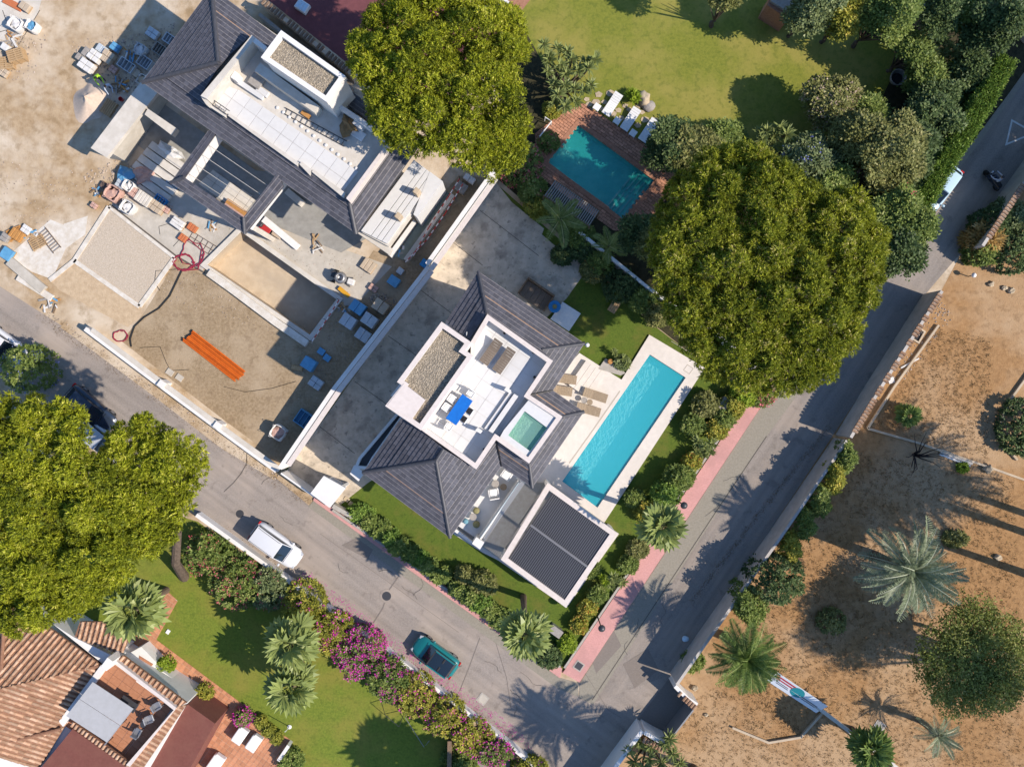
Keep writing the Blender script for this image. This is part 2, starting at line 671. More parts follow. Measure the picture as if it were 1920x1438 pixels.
sheet('ground', [(1255, 1262), (1440, 998), (1625, 718), (1735, 550), (1765, 545), (1805, 470), (1925, 292), (2900, -900), (2900, 2400), (1060, 2400), (1105, 1470), (1195, 1345)], .004, 'dry_earth', label='dry orange-brown earth of the vacant lot right of the road', cat='ground')
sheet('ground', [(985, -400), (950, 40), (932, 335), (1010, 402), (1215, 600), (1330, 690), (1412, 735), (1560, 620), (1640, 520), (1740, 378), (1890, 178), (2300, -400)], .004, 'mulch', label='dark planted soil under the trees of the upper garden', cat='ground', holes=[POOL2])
sheet('lawn', [(1002, -300), (975, 40), (1005, 95), (1060, 200), (1130, 240), (1300, 300), (1420, 300), (1560, 250), (1650, 190), (1690, 110), (1640, 70), (1560, 55), (1480, 35), (1420, -300)], .008, 'lawn_dry', label='sunburnt yellow-green lawn of the upper garden', cat='lawn', holes=[[p for p in POOL2]] if False else ())
sheet('lawn', [(931, 345), (1105, 498), (1215, 602), (1330, 690), (1412, 737), (1056, 1258), (600, 926), (535, 880)], .008, 'lawn_green', label='green lawn around the modern white house', cat='lawn', holes=[POOL])
sheet('lawn', [(-300, 780), (372, 978), (1010, 1460), (1010, 1900), (-300, 1900)], .008, 'lawn_lush', label='bright lawn of the garden beside the terracotta house', cat='lawn')
sheet('court_paving', [(480, -300), (492, -8), (655, 122), (760, 230), (940, 120), (985, 0), (985, -300)], .008, 'purple_court', label='dark purple-red paved court beyond the tile-topped wall', cat='paving')
sheet('paving', [(900, -200), (860, 60), (948, 60), (1002, -10), (1002, -200)], .016, 'brick_paving', label='salmon paved strip at the corner of the upper lawn', cat='paving')

# roads
road_top = [(-200, 395), (0, 537), (110, 607), (180, 655), (310, 750), (420, 833), (520, 898), (580, 948), (1045, 1290), (1085, 1306)]
sheet('road', road_top + [(1262, 1262), (1195, 1352), (1090, 1500), (1090, 1900), (1030, 1900), (1030, 1455), (960, 1400), (760, 1245), (560, 1100), (375, 968), (-200, 560)], .012, 'asphalt', label='sun-bleached grey asphalt street running down to the junction', cat='road')
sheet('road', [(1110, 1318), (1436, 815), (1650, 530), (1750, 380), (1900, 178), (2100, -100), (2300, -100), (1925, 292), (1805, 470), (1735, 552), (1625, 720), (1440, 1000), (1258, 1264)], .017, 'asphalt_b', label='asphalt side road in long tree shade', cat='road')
sheet('road', [(1087, 1280), (1432, 755), (1640, 520), (1740, 380), (1890, 178), (2090, -100), (2110, -100), (1902, 178), (1751, 381), (1651, 531), (1438, 817), (1112, 1320), (1086, 1308)], .021, 'gutter_concrete', label='pale concrete lane strip between pink pavement and side road', cat='road')
sheet('pavement', [(1055, 1260), (1410, 738), (1432, 753), (1086, 1278)], .13, 'pink_paving', z0=0, label='wide pink pavement beside the side road', cat='pavement')
sheet('pavement', [(592, 926), (1054, 1252), (1050, 1270), (588, 938)], .13, 'pink_paving', z0=0, label='narrow pink pavement beside the main street hedge', cat='pavement')
sheet('gutter', [(588, 938), (1050, 1270), (1084, 1280), (1085, 1306), (1045, 1290), (578, 950)], .024, 'gutter_concrete', label='concrete gutter strip along the narrow pink pavement', cat='gutter')
sheet('pavement', [(1640, 520), (1700, 430), (1745, 375), (1752, 383), (1710, 445), (1652, 532)], .12, 'gutter_concrete', z0=0, label='short pale pavement at the foot of the tall hedge', cat='pavement')
# patches and marks on the road
for i, (pts, lb) in enumerate([
        ([(640, 1022), (668, 1008), (700, 1030), (690, 1048)], 'small dark patch at the street edge below the gate house'),  # flat darker piece on the asphalt
        ([(1105, 1225), (1150, 1180), (1165, 1210), (1118, 1262)], 'brown patched rectangle on the side road near the junction'),
        ([(1168, 1245), (1215, 1215), (1235, 1255), (1190, 1290)], 'dark worn patch on the side road by the gate')]):
    sheet('road_patch', pts, .026 + .002 * i, 'asphalt_patch', label=lb, cat='road patch')
mat('road_paint', (.62, .62, .60), (.5, .5, .48), 12, .8)
mbq = MB().ring(WL([(1896, 224), (1942, 250), (1884, 274)]), .13, .028, .032)
obj('road_marking', mbq, 'road_paint', label='white triangle outline painted on the shaded side road', cat='marking', kind='structure')
mat('crack', (.10, .088, .075), rough=.95)


def stroke(name, px, w, z, m, label, cat, h=.004, **kw):
    pts = [tuple(W(p[0], p[1])[:2]) for p in px]
    L, R = path_strip(pts, w)
    mb = MB()
    for i in range(len(pts) - 1):
        mb.prism([L[i], L[i + 1], R[i + 1], R[i]], z - h, z)
    return obj(name, mb, m, label=label, cat=cat, **kw)


stroke('seam_or_shadow_line', [(1110, 1312), (1160, 1236), (1260, 1084), (1345, 955), (1437, 818)], .06, .03, 'crack', 'thin dark seam line along the side road', 'road seam', kind='structure')
stroke('seam_or_shadow_line', [(420, 922), (438, 905), (452, 888), (462, 870), (463, 850)], .05, .03, 'crack', 'curved crack in the street beside the big pine', 'road seam', kind='structure')
stroke('seam_or_shadow_line', [(700, 1168), (718, 1140), (728, 1108), (748, 1080)], .08, .03, 'asphalt_patch', 'dark trench line across the street through the round manhole', 'road seam', kind='structure')
for i, (pp, lb) in enumerate([([(600, 1000), (720, 1085), (860, 1185)], 'long faint joint along the middle of the street'), ([(900, 1195), (880, 1250), (862, 1295)], 'painted wire shadow across the street below the teal car'),
                              ([(930, 1205), (950, 1270), (958, 1325)], 'painted wire shadow across the street nearest the fan palm'), ([(1090, 1250), (1140, 1330), (1165, 1345)], 'seam crossing the junction toward the gate')]):
    stroke('seam_or_shadow_line', pp, .035, .029, 'asphalt_patch', lb, 'road seam', kind='structure')  # lines by the teal car and fan palm paint overhead wire shadows

# modern lot paving
sheet('driveway', [(930, 342), (960, 380), (1020, 429), (1016, 440), (1058, 476), (1066, 466), (1106, 498), (1062, 560), (1020, 600), (905, 760), (690, 905), (640, 945), (625, 950), (536, 884), (812, 502)], .02, 'drive_concrete', label='stained stamped concrete driveway beside the modern house', cat='driveway')
for i, (a, b) in enumerate([((850, 455), (905, 498)), ((790, 545), (850, 590)), ((728, 630), (800, 680)), ((665, 715), (735, 765)), ((600, 800), (665, 850)), ((900, 395), (1010, 480))]):
    stroke('paving_joint', [a, b], .04, .026, 'crack', f"{['second', 'third', 'fourth', 'fifth', 'sixth', 'first'][i]} joint line from the top across the concrete driveway", 'joint', kind='structure')

# construction lot
sheet('gravel_yard', [(268, 590), (330, 492), (392, 520), (585, 645), (640, 560), (700, 470), (800, 505), (535, 872), (430, 795), (228, 640)], .008, 'gravel_lot', holes=[], label='brown gravel yard with the orange pipes', cat='ground')
sheet('earth_strip', [(700, 480), (770, 430), (860, 330), (935, 335), (800, 520), (735, 500)], .012, 'gravel_lot', label='dark earth strip between building site and white wall', cat='ground')
sheet('concrete_slab', [(205, 388), (260, 330), (330, 335), (440, 405), (640, 466), (735, 500), (655, 585), (634, 558), (453, 431), (386, 496), (380, 508), (330, 480)], .016, 'concrete', label='pale concrete forecourt of the unfinished house', cat='paving')
sheet('concrete_slab', [(230, 250), (300, 190), (480, 320), (560, 330), (700, 440), (640, 474), (455, 400), (340, 336)], .06, 'concrete_grey', z0=0, label='grey concrete ground slab under the unfinished house wings', cat='paving')
sheet('stone_pad', [(205, 390), (327, 484), (262, 574), (140, 489)], .03, 'pad_gravel', label='square pad of pale crushed stone', cat='ground')
sheet('sand_strip', [(140, 489), (262, 574), (268, 590), (240, 613), (112, 545), (94, 526)], .024, 'sand', label='raked sand strip below the crushed stone pad', cat='ground')
sheet('mortar_floor', [(15, 480), (95, 412), (140, 430), (98, 524), (60, 510)], .02, 'white_dust', label='white mortar-covered slab at the left of the stone pad', cat='ground')
sheet('dust_patch', [(120, 420), (165, 405), (160, 440), (118, 470)], .012, 'white_dust', label='white powder spill beside the stone pad', cat='ground')
for i, (px, lb) in enumerate([([(205, 388), (140, 489), (94, 526)], 'pale kerb on the upper left side of the stone pad'), ([(140, 489), (262, 575)], 'pale kerb between stone pad and sand strip'), ([(262, 575), (328, 484)], 'pale kerb on the lower right side of the stone pad'), ([(205, 388), (328, 484)], 'pale kerb on the upper right side of the stone pad')]):
    wall('kerb', px, .10, .32 if i != 3 else .25, 'white_dust', lb, cat='kerb', kind='structure')
wall('kerb', [(207, 384), (330, 480), (384, 512)], .05, .12, 'crack', 'dark drainage channel along the stone pad', cat='channel', kind='structure')

# pit of the unfinished basement pool
pit = MB()
pw = ccw(WL(PIT))
n = 4
vs = [(p[0], p[1], 0.02) for p in pw] + [(p[0], p[1], -1.5) for p in pw]
pit.add(vs, [(i, (i + 1) % n, n + (i + 1) % n, n + i) for i in range(n)] + [(4, 5, 6, 7)])
root = thing('basement_pit', 'open concrete pit sunk beside the gravel yard', 'pit', W(510, 530))
obj('basin', pit, 'concrete_beige', root)
obj('rim', MB().ring(inset(ccw(WL(PIT)), -.34), .34, -.05, .22), 'concrete_pale', root)
obj('ledge', wall_mb([(394, 512), (440, 545), (520, 605), (578, 645)], .42, .55), 'white_dust', root)

# ------------------------------------------------------------------ pools
def pool(name, px, depth, wl, fm, wm, label, rimm=None, rim=.0):
    root = thing(name, label, 'pool', W(px[0][0], px[0][1]))
    p = ccw(WL(px))
    n = len(p)
    mb = MB()
    vs = [(q[0], q[1], .02) for q in p] + [(q[0], q[1], -depth) for q in p]
    mb.add(vs, [(i, (i + 1) % n, n + (i + 1) % n, n + i) for i in range(n)] + [tuple(range(n, 2 * n))])
    obj('basin', mb, fm, root)
    obj('water', MB().add([(q[0], q[1], wl) for q in p], [tuple(range(n))]), wm, root)
    return root


rp = pool('swimming_pool', POOL, 1.35, .0, 'pool_floor', 'pool_water', 'long turquoise swimming pool beside the modern house')
# submerged bench and steps at the near end
mb = MB()
mb.prism(WL([(1054, 902), (1078, 870), (1097, 884), (1075, 917)]), -1.35, -.55)
obj('bench', mb, 'pool_floor', rp)
obj('step', MB().prism(WL([(1075, 919), (1082, 910), (1100, 923), (1093, 931)]), -1.35, -.8), 'pool_floor', rp)
rp2 = pool('swimming_pool', POOL2, 1.3, -.08, 'pool2_floor', 'pool2_water', 'green-blue swimming pool with brick surround in the upper garden')
for i in range(4):
    a, b = .0 + i * .05, .045 + i * .05
    A, B, Cc, D = (Vector(q) for q in POOL2)
    e0, e1 = B, Cc            # short end
    d0, d1 = (A - B), (D - Cc)
    pts = [B + d0 * a, Cc + d1 * a, Cc + d1 * (a + .05), B + d0 * (a + .05)]
    obj('step', MB().prism(WL([tuple(q) for q in pts]), -1.3, -.3 - .22 * i), 'white_tile' if False else 'pool2_floor', rp2)
for i in range(5):
    a = .012 + i * .05
    A, B, Cc, D = (Vector(q) for q in POOL2)
    d0, d1 = (A - B), (D - Cc)
    s = Vector(Cc) - Vector(B)
    for (u0, u1) in ((.06, .46), (.54, .96)):
        pts = [B + s * u0 + d0 * a, B + s * u1 + d0 * a, B + s * u1 + d0 * (a + .017), B + s * u0 + d0 * (a + .017)]
        obj('step_nosing', MB().prism(WL([tuple(q) for q in pts]), -.4 - .2 * i, -.10 - .05 * i), 'white_wall', rp2)

# deck of the main pool
DECK = [(1217, 628), (1321, 690), (1132, 980), (1060, 930), (985, 1010), (1060, 1130), (1040, 1135), (905, 1035), (880, 1020), (935, 880), (1000, 880), (1086, 665), (1095, 662), (1165, 710), (1185, 690)]
sheet('pool_deck', [(1217, 628), (1321, 690), (1132, 980), (1160, 1000), (1062, 1138), (935, 1050), (905, 1035), (850, 1000), (900, 900), (1000, 760), (1086, 662), (1152, 704), (1165, 712)], .14, 'deck_stone', z0=0, holes=[POOL], label='white stone deck around the long pool', cat='deck')
mbj = MB()
pd = thing('deck_steps', 'white stone steps between house terrace and pool', 'steps', W(1115, 715))
for i in range(4):
    a = [(1098 + i * 10, 676 + i * 6), (1074 + i * 10 - 22, 735 + i * 6 - 8)]
    u = (1098 + i * 9.5, 676 + i * 6.3)
    v = (1066 + i * 9.5, 722 + i * 6.3)
    obj('step', MB().prism(WL([u, (u[0] + 9, u[1] + 6), (v[0] + 9, v[1] + 6), v]), .142, .46 - i * .08), 'deck_stone', pd)
mat('deck_joint', (.42, .37, .31), rough=.9)
stroke('deck_joint', [(1162, 733), (1110, 808), (1067, 868)], .09, .147, 'deck_joint', 'thin dark channel along the house side of the pool', 'channel', kind='structure')
stroke('deck_joint', [(1258, 640), (1297, 664)], .03, .147, 'deck_joint', 'thin joint in the deck at the tree end of the pool', 'joint', kind='structure')
obj('deck_hatch', MB().ring(WL([(1288, 683), (1300, 691), (1292, 702), (1280, 694)]), .05, .14, .148), 'deck_joint', label='square hatch outline in the deck by the pool corner', cat='hatch')
# planting bed by the deck
mat('grey_slab', (.40, .37, .33), (.34, .31, .27), 3, .9, .2, 20)
sheet('planting_bed', [(1135, 672), (1165, 690), (1172, 700), (1163, 704), (1121, 692)], .15, 'grey_slab', z0=0, label='grey stone bed edge at the pool steps', cat='paving')

# upper garden paving: bricks as real pavers
BR = [(1093, 193), (1200, 264), (1268, 318), (1262, 345), (1215, 440), (1150, 432), (1105, 400), (1000, 322), (1004, 250), (1040, 222)]


def tile_grid(name, px, z0, z1, ang, sx, sy, gap, m, parent, holes=(), stagger=.5, joined=False, label=None, jit=0.0, zp=None, kind=None):
    """Pieces clipped to a polygon. joined: one object, else each piece its own."""
    poly = [(p[0], p[1]) for p in WL(px, z1 if zp is None else zp)]
    hol = [[(p[0], p[1]) for p in WL(h, z1)] for h in holes]
    ca, sa = math.cos(ang), math.sin(ang)
    rot = lambda p: (p[0] * ca + p[1] * sa, -p[0] * sa + p[1] * ca)
    inv = lambda p: (p[0] * ca - p[1] * sa, p[0] * sa + p[1] * ca)
    q = ccw([rot(p) for p in poly])
    hq = [ccw([rot(p) for p in h]) for h in hol]
    x0, x1 = min(p[0] for p in q), max(p[0] for p in q)
    y0, y1 = min(p[1] for p in q), max(p[1] for p in q)

    def inside(pt, pl):
        c = False
        for i in range(len(pl)):
            a, b = pl[i], pl[i - 1]
            if (a[1] > pt[1]) != (b[1] > pt[1]) and pt[0] < (b[0] - a[0]) * (pt[1] - a[1]) / (b[1] - a[1]) + a[0]:
                c = not c
        return c
    out = []
    mbj = MB()
    tints = []
    r = 0
    y = y0
    while y < y1:
        x = x0 - (sx * stagger if r % 2 else 0)
        while x < x1:
            c = clip(clip(clip(clip(q, 1, 0, x + gap / 2), -1, 0, -(x + sx - gap / 2)), 0, 1, y + gap / 2), 0, -1, -(y + sy - gap / 2))
            if len(c) > 2 and abs(area2(c)) > .12 * sx * sy:
                cx, cy = sum(p[0] for p in c) / len(c), sum(p[1] for p in c) / len(c)
                if not any(inside((cx, cy), h) for h in hq):
                    dz = random.uniform(-jit, jit)
                    mb = mbj if joined else MB()
                    k = len(mb.v)
                    mb.prism([inv(p) for p in c], z0, z1 + dz)
                    if joined:
                        tints += [random.random()] * (len(mb.v) - k)
                    else:
                        out.append(obj(name, mb, m, parent, kind=kind))
            x += sx
        y += sy
        r += 1
    if joined and mbj.v:
        o = obj(name, mbj, m, parent, kind='stuff')
        a = o.data.attributes.new('tint', 'FLOAT', 'POINT')
        a.data.foreach_set('value', tints)
        return o
    return out


def tinted(o, lo=0., hi=1.):
    return o


bp = thing('brick_patio', 'red brick patio around the upper garden pool', 'paving', W(1130, 300), kind='structure')
mb = MB()
mb.prism(WL(BR), -.05, .012, holes=[WL(POOL2)])
obj('mortar_bed', mb, 'mulch', bp)
tile_grid('paver', BR, -.02, .05, math.radians(-36), .42, .21, .025, 'brick_paving', bp, holes=[POOL2], joined=True, jit=.006)
obj('pool_coping', MB().ring(inset(ccw(WL(POOL2)), -.3), .3, -.05, .075), 'brick_paving', bp)
# flagstones round the loungers of the upper garden
fl = thing('flagstone_path', 'irregular flagstones set in the lawn by the white loungers', 'path', W(1170, 215), kind='structure')
rs = random.Random(3)
for i, (x, y, r) in enumerate([(1122, 178, 8), (1145, 176, 9), (1117, 192, 8), (1105, 196, 7), (1133, 192, 6), (1160, 207, 7), (1172, 199, 6), (1150, 214, 7), (1165, 222, 7), (1180, 206, 6), (1200, 199, 8), (1203, 211, 6),
                               (1210, 225, 8), (1226, 228, 9), (1190, 216, 6), (1196, 236, 7), (1214, 240, 6), (1182, 232, 6), (1236, 240, 7), (1156, 180, 6), (1100, 187, 6), (1140, 206, 6), (1128, 205, 6)]):
    k = rs.randint(5, 7)
    a0 = rs.uniform(0, 6)
    pts = [(x + r * rs.uniform(.8, 1.15) * math.cos(a0 + 6.283 * j / k), y + r * .75 * rs.uniform(.8, 1.15) * math.sin(a0 + 6.283 * j / k)) for j in range(k)]
    obj('flagstone', MB().prism(WL(pts), 0, .045 + rs.uniform(0, .012)), 'flagstone', fl)

# terracotta patio of the lower garden
TP = [(333, 1126), (293, 1199), (546, 1388), (500, 1470), (330, 1470), (402, 1356), (230, 1215), (310, 1105)]
tp = thing('garden_paving', 'terracotta tiled path and patio beside the terracotta house', 'paving', W(400, 1300), kind='structure')
obj('mortar_bed', MB().prism(WL(TP), 0, .02), 'beige_wall', tp)
tile_grid('paver', TP, .0, .04, math.radians(-36), .36, .36, .022, 'terracotta_floor', tp, stagger=0, joined=True, jit=.004)

# ------------------------------------------------------------------ free-standing walls
wall('boundary_wall', [(930, 335), (808, 506)], 2.9, .3, 'white_wall', 'taller upper stretch of the long white wall between the two plots', coping=('pinkish_coping', .06, .05))
wall('boundary_wall', [(810, 508), (640, 727), (541, 872)], 2.4, .3, 'white_wall', 'long white wall between building site and driveway', coping=('pinkish_coping', .06, .05))
wall('street_wall', [(172, 618), (310, 722), (415, 800), (525, 880)], 1.0, .32, 'white_wall', 'low white wall of the building site along the street', coping=('concrete_pale', .04, .04))
for i, (x, y) in enumerate([(308, 720), (412, 797)]):
    obj('wall_pier', MB().bbox(W(x, y, .6), (.5, .5, 1.2), .03, math.radians(-36)), 'white_wall', label=['square pier on the low site wall nearest the pipes', 'square pier on the low site wall above the pine'][i], cat='pier')
stroke('site_verge', [(120, 605), (180, 648), (310, 745), (420, 830), (520, 890)], .9, .03, 'dirt', 'strip of rubble and dust between site wall and street', 'verge', kind='structure')
wall('garden_wall', [(376, 962), (560, 1094), (760, 1238), (960, 1392), (1024, 1445)], .85, .28, 'white_wall', 'low white garden wall along the main street under the bougainvillea')
wall('lot_wall', [(1258, 1262), (1385, 1082), (1445, 997), (1565, 822)], 2.3, .2, 'old_wall', 'long white wall of the vacant lot along the side road')
lw = thing('lot_wall', 'tile-topped white wall of the vacant lot by the two drive gates', 'wall', W(1640, 700))
obj('wall_face', wall_mb([(1569, 816), (1627, 720), (1733, 553)], 2.6, .22), 'old_wall', lw)
obj('wall_face', wall_mb([(1806, 472), (1880, 360), (1930, 290)], 2.6, .22), 'old_wall', lw)
wall('gate_wall', [(1196, 1348), (1150, 1410), (1085, 1500)], 2.1, .3, 'white_wall', 'white wall below the shaded gateway at the junction')
wall('gate_wall', [(1256, 1268), (1278, 1290), (1296, 1302)], 2.0, .28, 'white_wall', 'short white wing wall above the shaded gateway')
wall('gate_wall', [(1200, 1350), (1220, 1362), (1240, 1372)], 2.2, .28, 'white_wall', 'short white wing wall below the shaded gateway')
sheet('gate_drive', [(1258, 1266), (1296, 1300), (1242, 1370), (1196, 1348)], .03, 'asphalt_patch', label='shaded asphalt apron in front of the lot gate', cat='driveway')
wall('lot_gate', [(1294, 1305), (1240, 1374)], 2.0, .1, 'metal_grey', 'closed metal gate of the vacant lot at the junction', cat='gate')


def tile_coping(parent, a, b, z, mname='terracotta', w=.42, step=.26):
    """Row of barrel tiles laid across a wall top."""
    A, B = W(*a), W(*b)
    d = (B - A)
    nn = max(2, int(d.length / step))
    d.normalize()
    side = Vector((-d.y, d.x, 0))
    for i in range(nn):
        if random.random() < .12:
            continue
        c = A + d * (i + .5) * step
        mb = MB()
        pts = []
        for k in range(5):
            t = math.pi * k / 4
            pts.append((math.cos(t) * .11, math.sin(t) * .10))
        vs = [c + side * s * w / 2 + d * p[0] + Vector((0, 0, z + p[1] + (0 if s > 0 else .02))) for s in (-1, 1) for p in pts]
        fs = [(k, k + 1, 6 + k, 5 + k) for k in range(4)] + [(0, 5, 9, 4)]
        mb.add(vs, fs)
        obj('coping_tile', mb, mname, parent)


tile_coping(lw, (1571, 813), (1627, 720), 2.6)
tile_coping(lw, (1629, 717), (1733, 553), 2.6)
tile_coping(lw, (1815, 458), (1880, 360), 2.6)
gc = thing('tile_wall', 'wall topped with barrel tiles beside the purple court', 'wall', W(560, 60))
obj('wall_face', wall_mb([(505, 22), (570, 75), (668, 155)], 1.8, .3), 'beige_wall', gc)
mat('old_tile', (.20, .14, .10), (.13, .09, .065), 5, .9, .3, 14)
tile_coping(gc, (505, 22), (570, 75), 1.8, 'old_tile', .5, .3)
tile_coping(gc, (570, 75), (668, 155), 1.8, 'old_tile', .5, .3)
wall('garden_wall', [(495, 40), (560, 92), (610, 130), (665, 178)], 1.2, .25, 'concrete_grey', 'plain grey wall running beside the tile-topped wall')
gt = thing('tile_wall', 'short wall with old barrel tiles above the lot gate', 'wall', W(1280, 1290))
tile_coping(gt, (1262, 1280), (1296, 1310), 2.02, 'terracotta', .4, .24)
gt2 = thing('tile_wall', 'short wall with old barrel tiles below the lot gate', 'wall', W(1220, 1362))
tile_coping(gt2, (1197, 1362), (1240, 1384), 2.22, 'terracotta', .4, .24)
for i, (pp, lb) in enumerate([([(1758, 610), (1675, 725), (1625, 803)], 'thin pale kerb running parallel to the tile-topped wall'), ([(1625, 803), (1720, 830), (1865, 880), (1935, 905)], 'thin pale kerb crossing the dry lot below the dwarf palm'),
                              ([(1935, 690), (1895, 745), (1870, 800), (1872, 822), (1905, 862)], 'curved kerb at the edge of the dry lot track'), ([(1372, 1362), (1440, 1390), (1500, 1380), (1540, 1335)], 'curved kerb below the tipped banner'),
                              ([(1400, 1230), (1500, 1300), (1600, 1375), (1660, 1420), (1720, 1470)], 'low pinkish kerb wall beside the tipped banner')]):
    wall('lot_kerb', pp, .22 if i != 4 else .5, .16 if i != 4 else .26, 'concrete_beige' if i != 4 else 'concrete_pale', lb, cat='kerb', kind='structure')


# ------------------------------------------------------------------ roofs
def lift(e0, e1, z0, pitch, q):
    """World point on the slope plane through eave e0-e1 (pixels at height z0) that shows at pixel q."""
    A, B = W(*e0, z0), W(*e1, z0)
    d = (B - A).to_2d().normalized()
    z = z0
    for _ in range(30):
        p = W(q[0], q[1], z)
        t = abs(d.x * (p.y - A.y) - d.y * (p.x - A.x))
        z = z0 + pitch * t
    return W(q[0], q[1], z)


def slope(parent, e0, e1, others, z0, pitch=.4, m='slate', course=.29, tw=.36, strip=None, strip_at=4, edge=True):
    """A tiled roof slope: a deck plus one object for each course of slates."""
    A, B = W(*e0, z0), W(*e1, z0)
    pts = [A, B] + [lift(e0, e1, z0, pitch, q) for q in others]
    d = (B - A).to_2d().normalized()
    nrm = Vector((-d.y, d.x))
    c = sum((p.to_2d() for p in pts), Vector((0, 0))) / len(pts)
    if nrm.dot(c - A.to_2d()) < 0:
        nrm = -nrm
    st = [((p.to_2d() - A.to_2d()).dot(d), (p.to_2d() - A.to_2d()).dot(nrm)) for p in pts]
    st = ccw(st)
    flip = (d.x * nrm.y - d.y * nrm.x) < 0

    def w3(s, t, dz):
        p = A.to_2d() + d * s + nrm * t
        return (p.x, p.y, z0 + pitch * t + dz)
    deck = MB()
    k = len(st)
    deck.add([w3(s, t, 0) for s, t in st] + [w3(s, t, -.16) for s, t in st],
             [tuple(range(k)) if not flip else tuple(reversed(range(k)))] + [(i, k + i, k + (i + 1) % k, (i + 1) % k) for i in range(k)])
    obj('roof_deck', deck, 'ridge_slate', parent)
    smin, smax = min(p[0] for p in st), max(p[0] for p in st)
    tmax = max(p[1] for p in st)
    ci = 0
    t0 = 0.0
    while t0 < tmax - .05:
        t1 = t0 + course
        band = clip(clip(st, 0, 1, t0), 0, -1, -t1)
        if len(band) > 2 and abs(area2(band)) > .01:
            mb = MB()
            tints = []
            s = smin - (tw / 2 if ci % 2 else 0) - random.uniform(0, tw * .3)
            up = .02 if ci < strip_at else .055
            if ci == strip_at:
                pass
            while s < smax:
                cell = clip(clip(band, 1, 0, s + .006), -1, 0, -(s + tw - .006))
                if len(cell) > 2 and abs(area2(cell)) > .003:
                    jj = random.uniform(-.004, .006)
                    n = len(cell)
                    vs = [w3(a, b, up + jj + .05 * (1 - (b - t0) / course)) for a, b in cell] + [w3(a, b, .0) for a, b in cell]
                    o = tuple(range(n))
                    fs = [o if not flip else tuple(reversed(o))] + [(i, n + i, n + (i + 1) % n, (i + 1) % n) if not flip else ((i + 1) % n, n + (i + 1) % n, n + i, i) for i in range(n)]
                    mb.add(vs, fs)
                    tints += [random.random()] * (2 * n)
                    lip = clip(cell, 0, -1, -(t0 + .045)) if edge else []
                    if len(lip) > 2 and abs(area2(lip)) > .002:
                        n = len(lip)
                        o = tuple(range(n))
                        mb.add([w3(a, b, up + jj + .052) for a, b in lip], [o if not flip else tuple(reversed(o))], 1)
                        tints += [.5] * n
                s += tw
            if mb.v:
                ob = obj('tile_course', mb, [m, 'slate_lit_edge'], parent)
                a = ob.data.attributes.new('tint', 'FLOAT', 'POINT')
                a.data.foreach_set('value', tints)
        t0 = t1
        ci += 1
    if strip:
        t0 = strip_at * course
        band = clip(clip(st, 0, 1, t0 - .035), 0, -1, -(t0 + .035))
        if len(band) > 2:
            n = len(band)
            o = tuple(range(n))
            obj('course_strip', MB().add([w3(a, b, .082) for a, b in band] + [w3(a, b, 0) for a, b in band], [o if not flip else tuple(reversed(o))] + [(i, n + i, n + (i + 1) % n, (i + 1) % n) for i in range(n)]), strip, parent)  # narrow strip across the slope in the given colour
    return pts


def ridge(parent, a, b, m='ridge_slate', r=.13):
    obj('ridge_cap', MB().tube([Vector(a) + Vector((0, 0, .03)), Vector(b) + Vector((0, 0, .03))], r, 8), m, parent)


def windows_on(parent, a, b, z0, zs, n, w=1.4, h=1.5, out=.05):
    """Windows along a wall from world point a to b (2D); the outside is on the right of a->b."""
    a, b = Vector(a[:2]), Vector(b[:2])
    d = (b - a)
    L = d.length
    d.normalize()
    nr = Vector((d.y, -d.x))
    rz = math.atan2(d.y, d.x)
    for zz in zs:
        for i in range(n):
            c = a + d * (L * (i + .5) / n) + nr * (out * .2)
            fr = obj('window', MB().box((c.x, c.y, zz), (w, .12, h), rz), 'metal_dark', parent)
            c2 = c + nr * .05
            obj('pane', MB().box((c2.x, c2.y, zz), (w - .16, .06, h - .16), rz), 'window_glass', fr)


# ------------------------------------------------------------------ the modern white house
ZE = 6.2
HB = thing('modern_house', 'modern white house with dark slate hip roofs and white roof terrace', 'house', W(880, 760))
EAVE = [(897, 509), (1096, 644), (1037, 732), (1095, 772), (998, 914), (940, 874), (844, 1008), (680, 886), (765, 766), (730, 742), (835, 605)]
foot = inset(ccw(WL(EAVE, ZE)), .75)
obj('wall', MB().prism(foot, 0, ZE + .1), 'white_wall', HB)
obj('soffit', MB().prism(inset(ccw(WL(EAVE, ZE)), .05), ZE - .22, ZE - .06, bottom=True), 'white_wall', HB)
PT = 7.5   # parapet top
TERR = [(914, 590), (1036, 677), (993, 741), (1054, 781), (992, 868), (930, 824), (893, 879), (788, 804), (883, 664), (884, 640)]
slope(HB, (897, 509), (1096, 644), [(1016, 656), (1036, 677), (914, 590), (912, 584)], ZE, .4, strip='orange_strip')
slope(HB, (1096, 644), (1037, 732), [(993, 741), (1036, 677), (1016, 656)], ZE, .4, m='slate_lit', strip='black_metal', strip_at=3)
slope(HB, (1037, 732), (1095, 772), [(1054, 781), (993, 741)], ZE, .4, strip='orange_strip', strip_at=3)
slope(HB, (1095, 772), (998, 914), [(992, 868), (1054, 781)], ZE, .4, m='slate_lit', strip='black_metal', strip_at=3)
slope(HB, (998, 914), (940, 874), [(930, 824), (992, 868)], ZE, .4, strip='orange_strip', strip_at=3)
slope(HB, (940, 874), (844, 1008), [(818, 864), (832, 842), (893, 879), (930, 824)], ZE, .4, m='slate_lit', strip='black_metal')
slope(HB, (844, 1008), (680, 886), [(818, 864)], ZE, .4, strip='orange_strip')
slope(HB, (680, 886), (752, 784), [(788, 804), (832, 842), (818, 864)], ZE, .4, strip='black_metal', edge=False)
slope(HB, (835, 605), (897, 509), [(913, 588), (880, 637)], ZE, .4, strip='black_metal', edge=False)
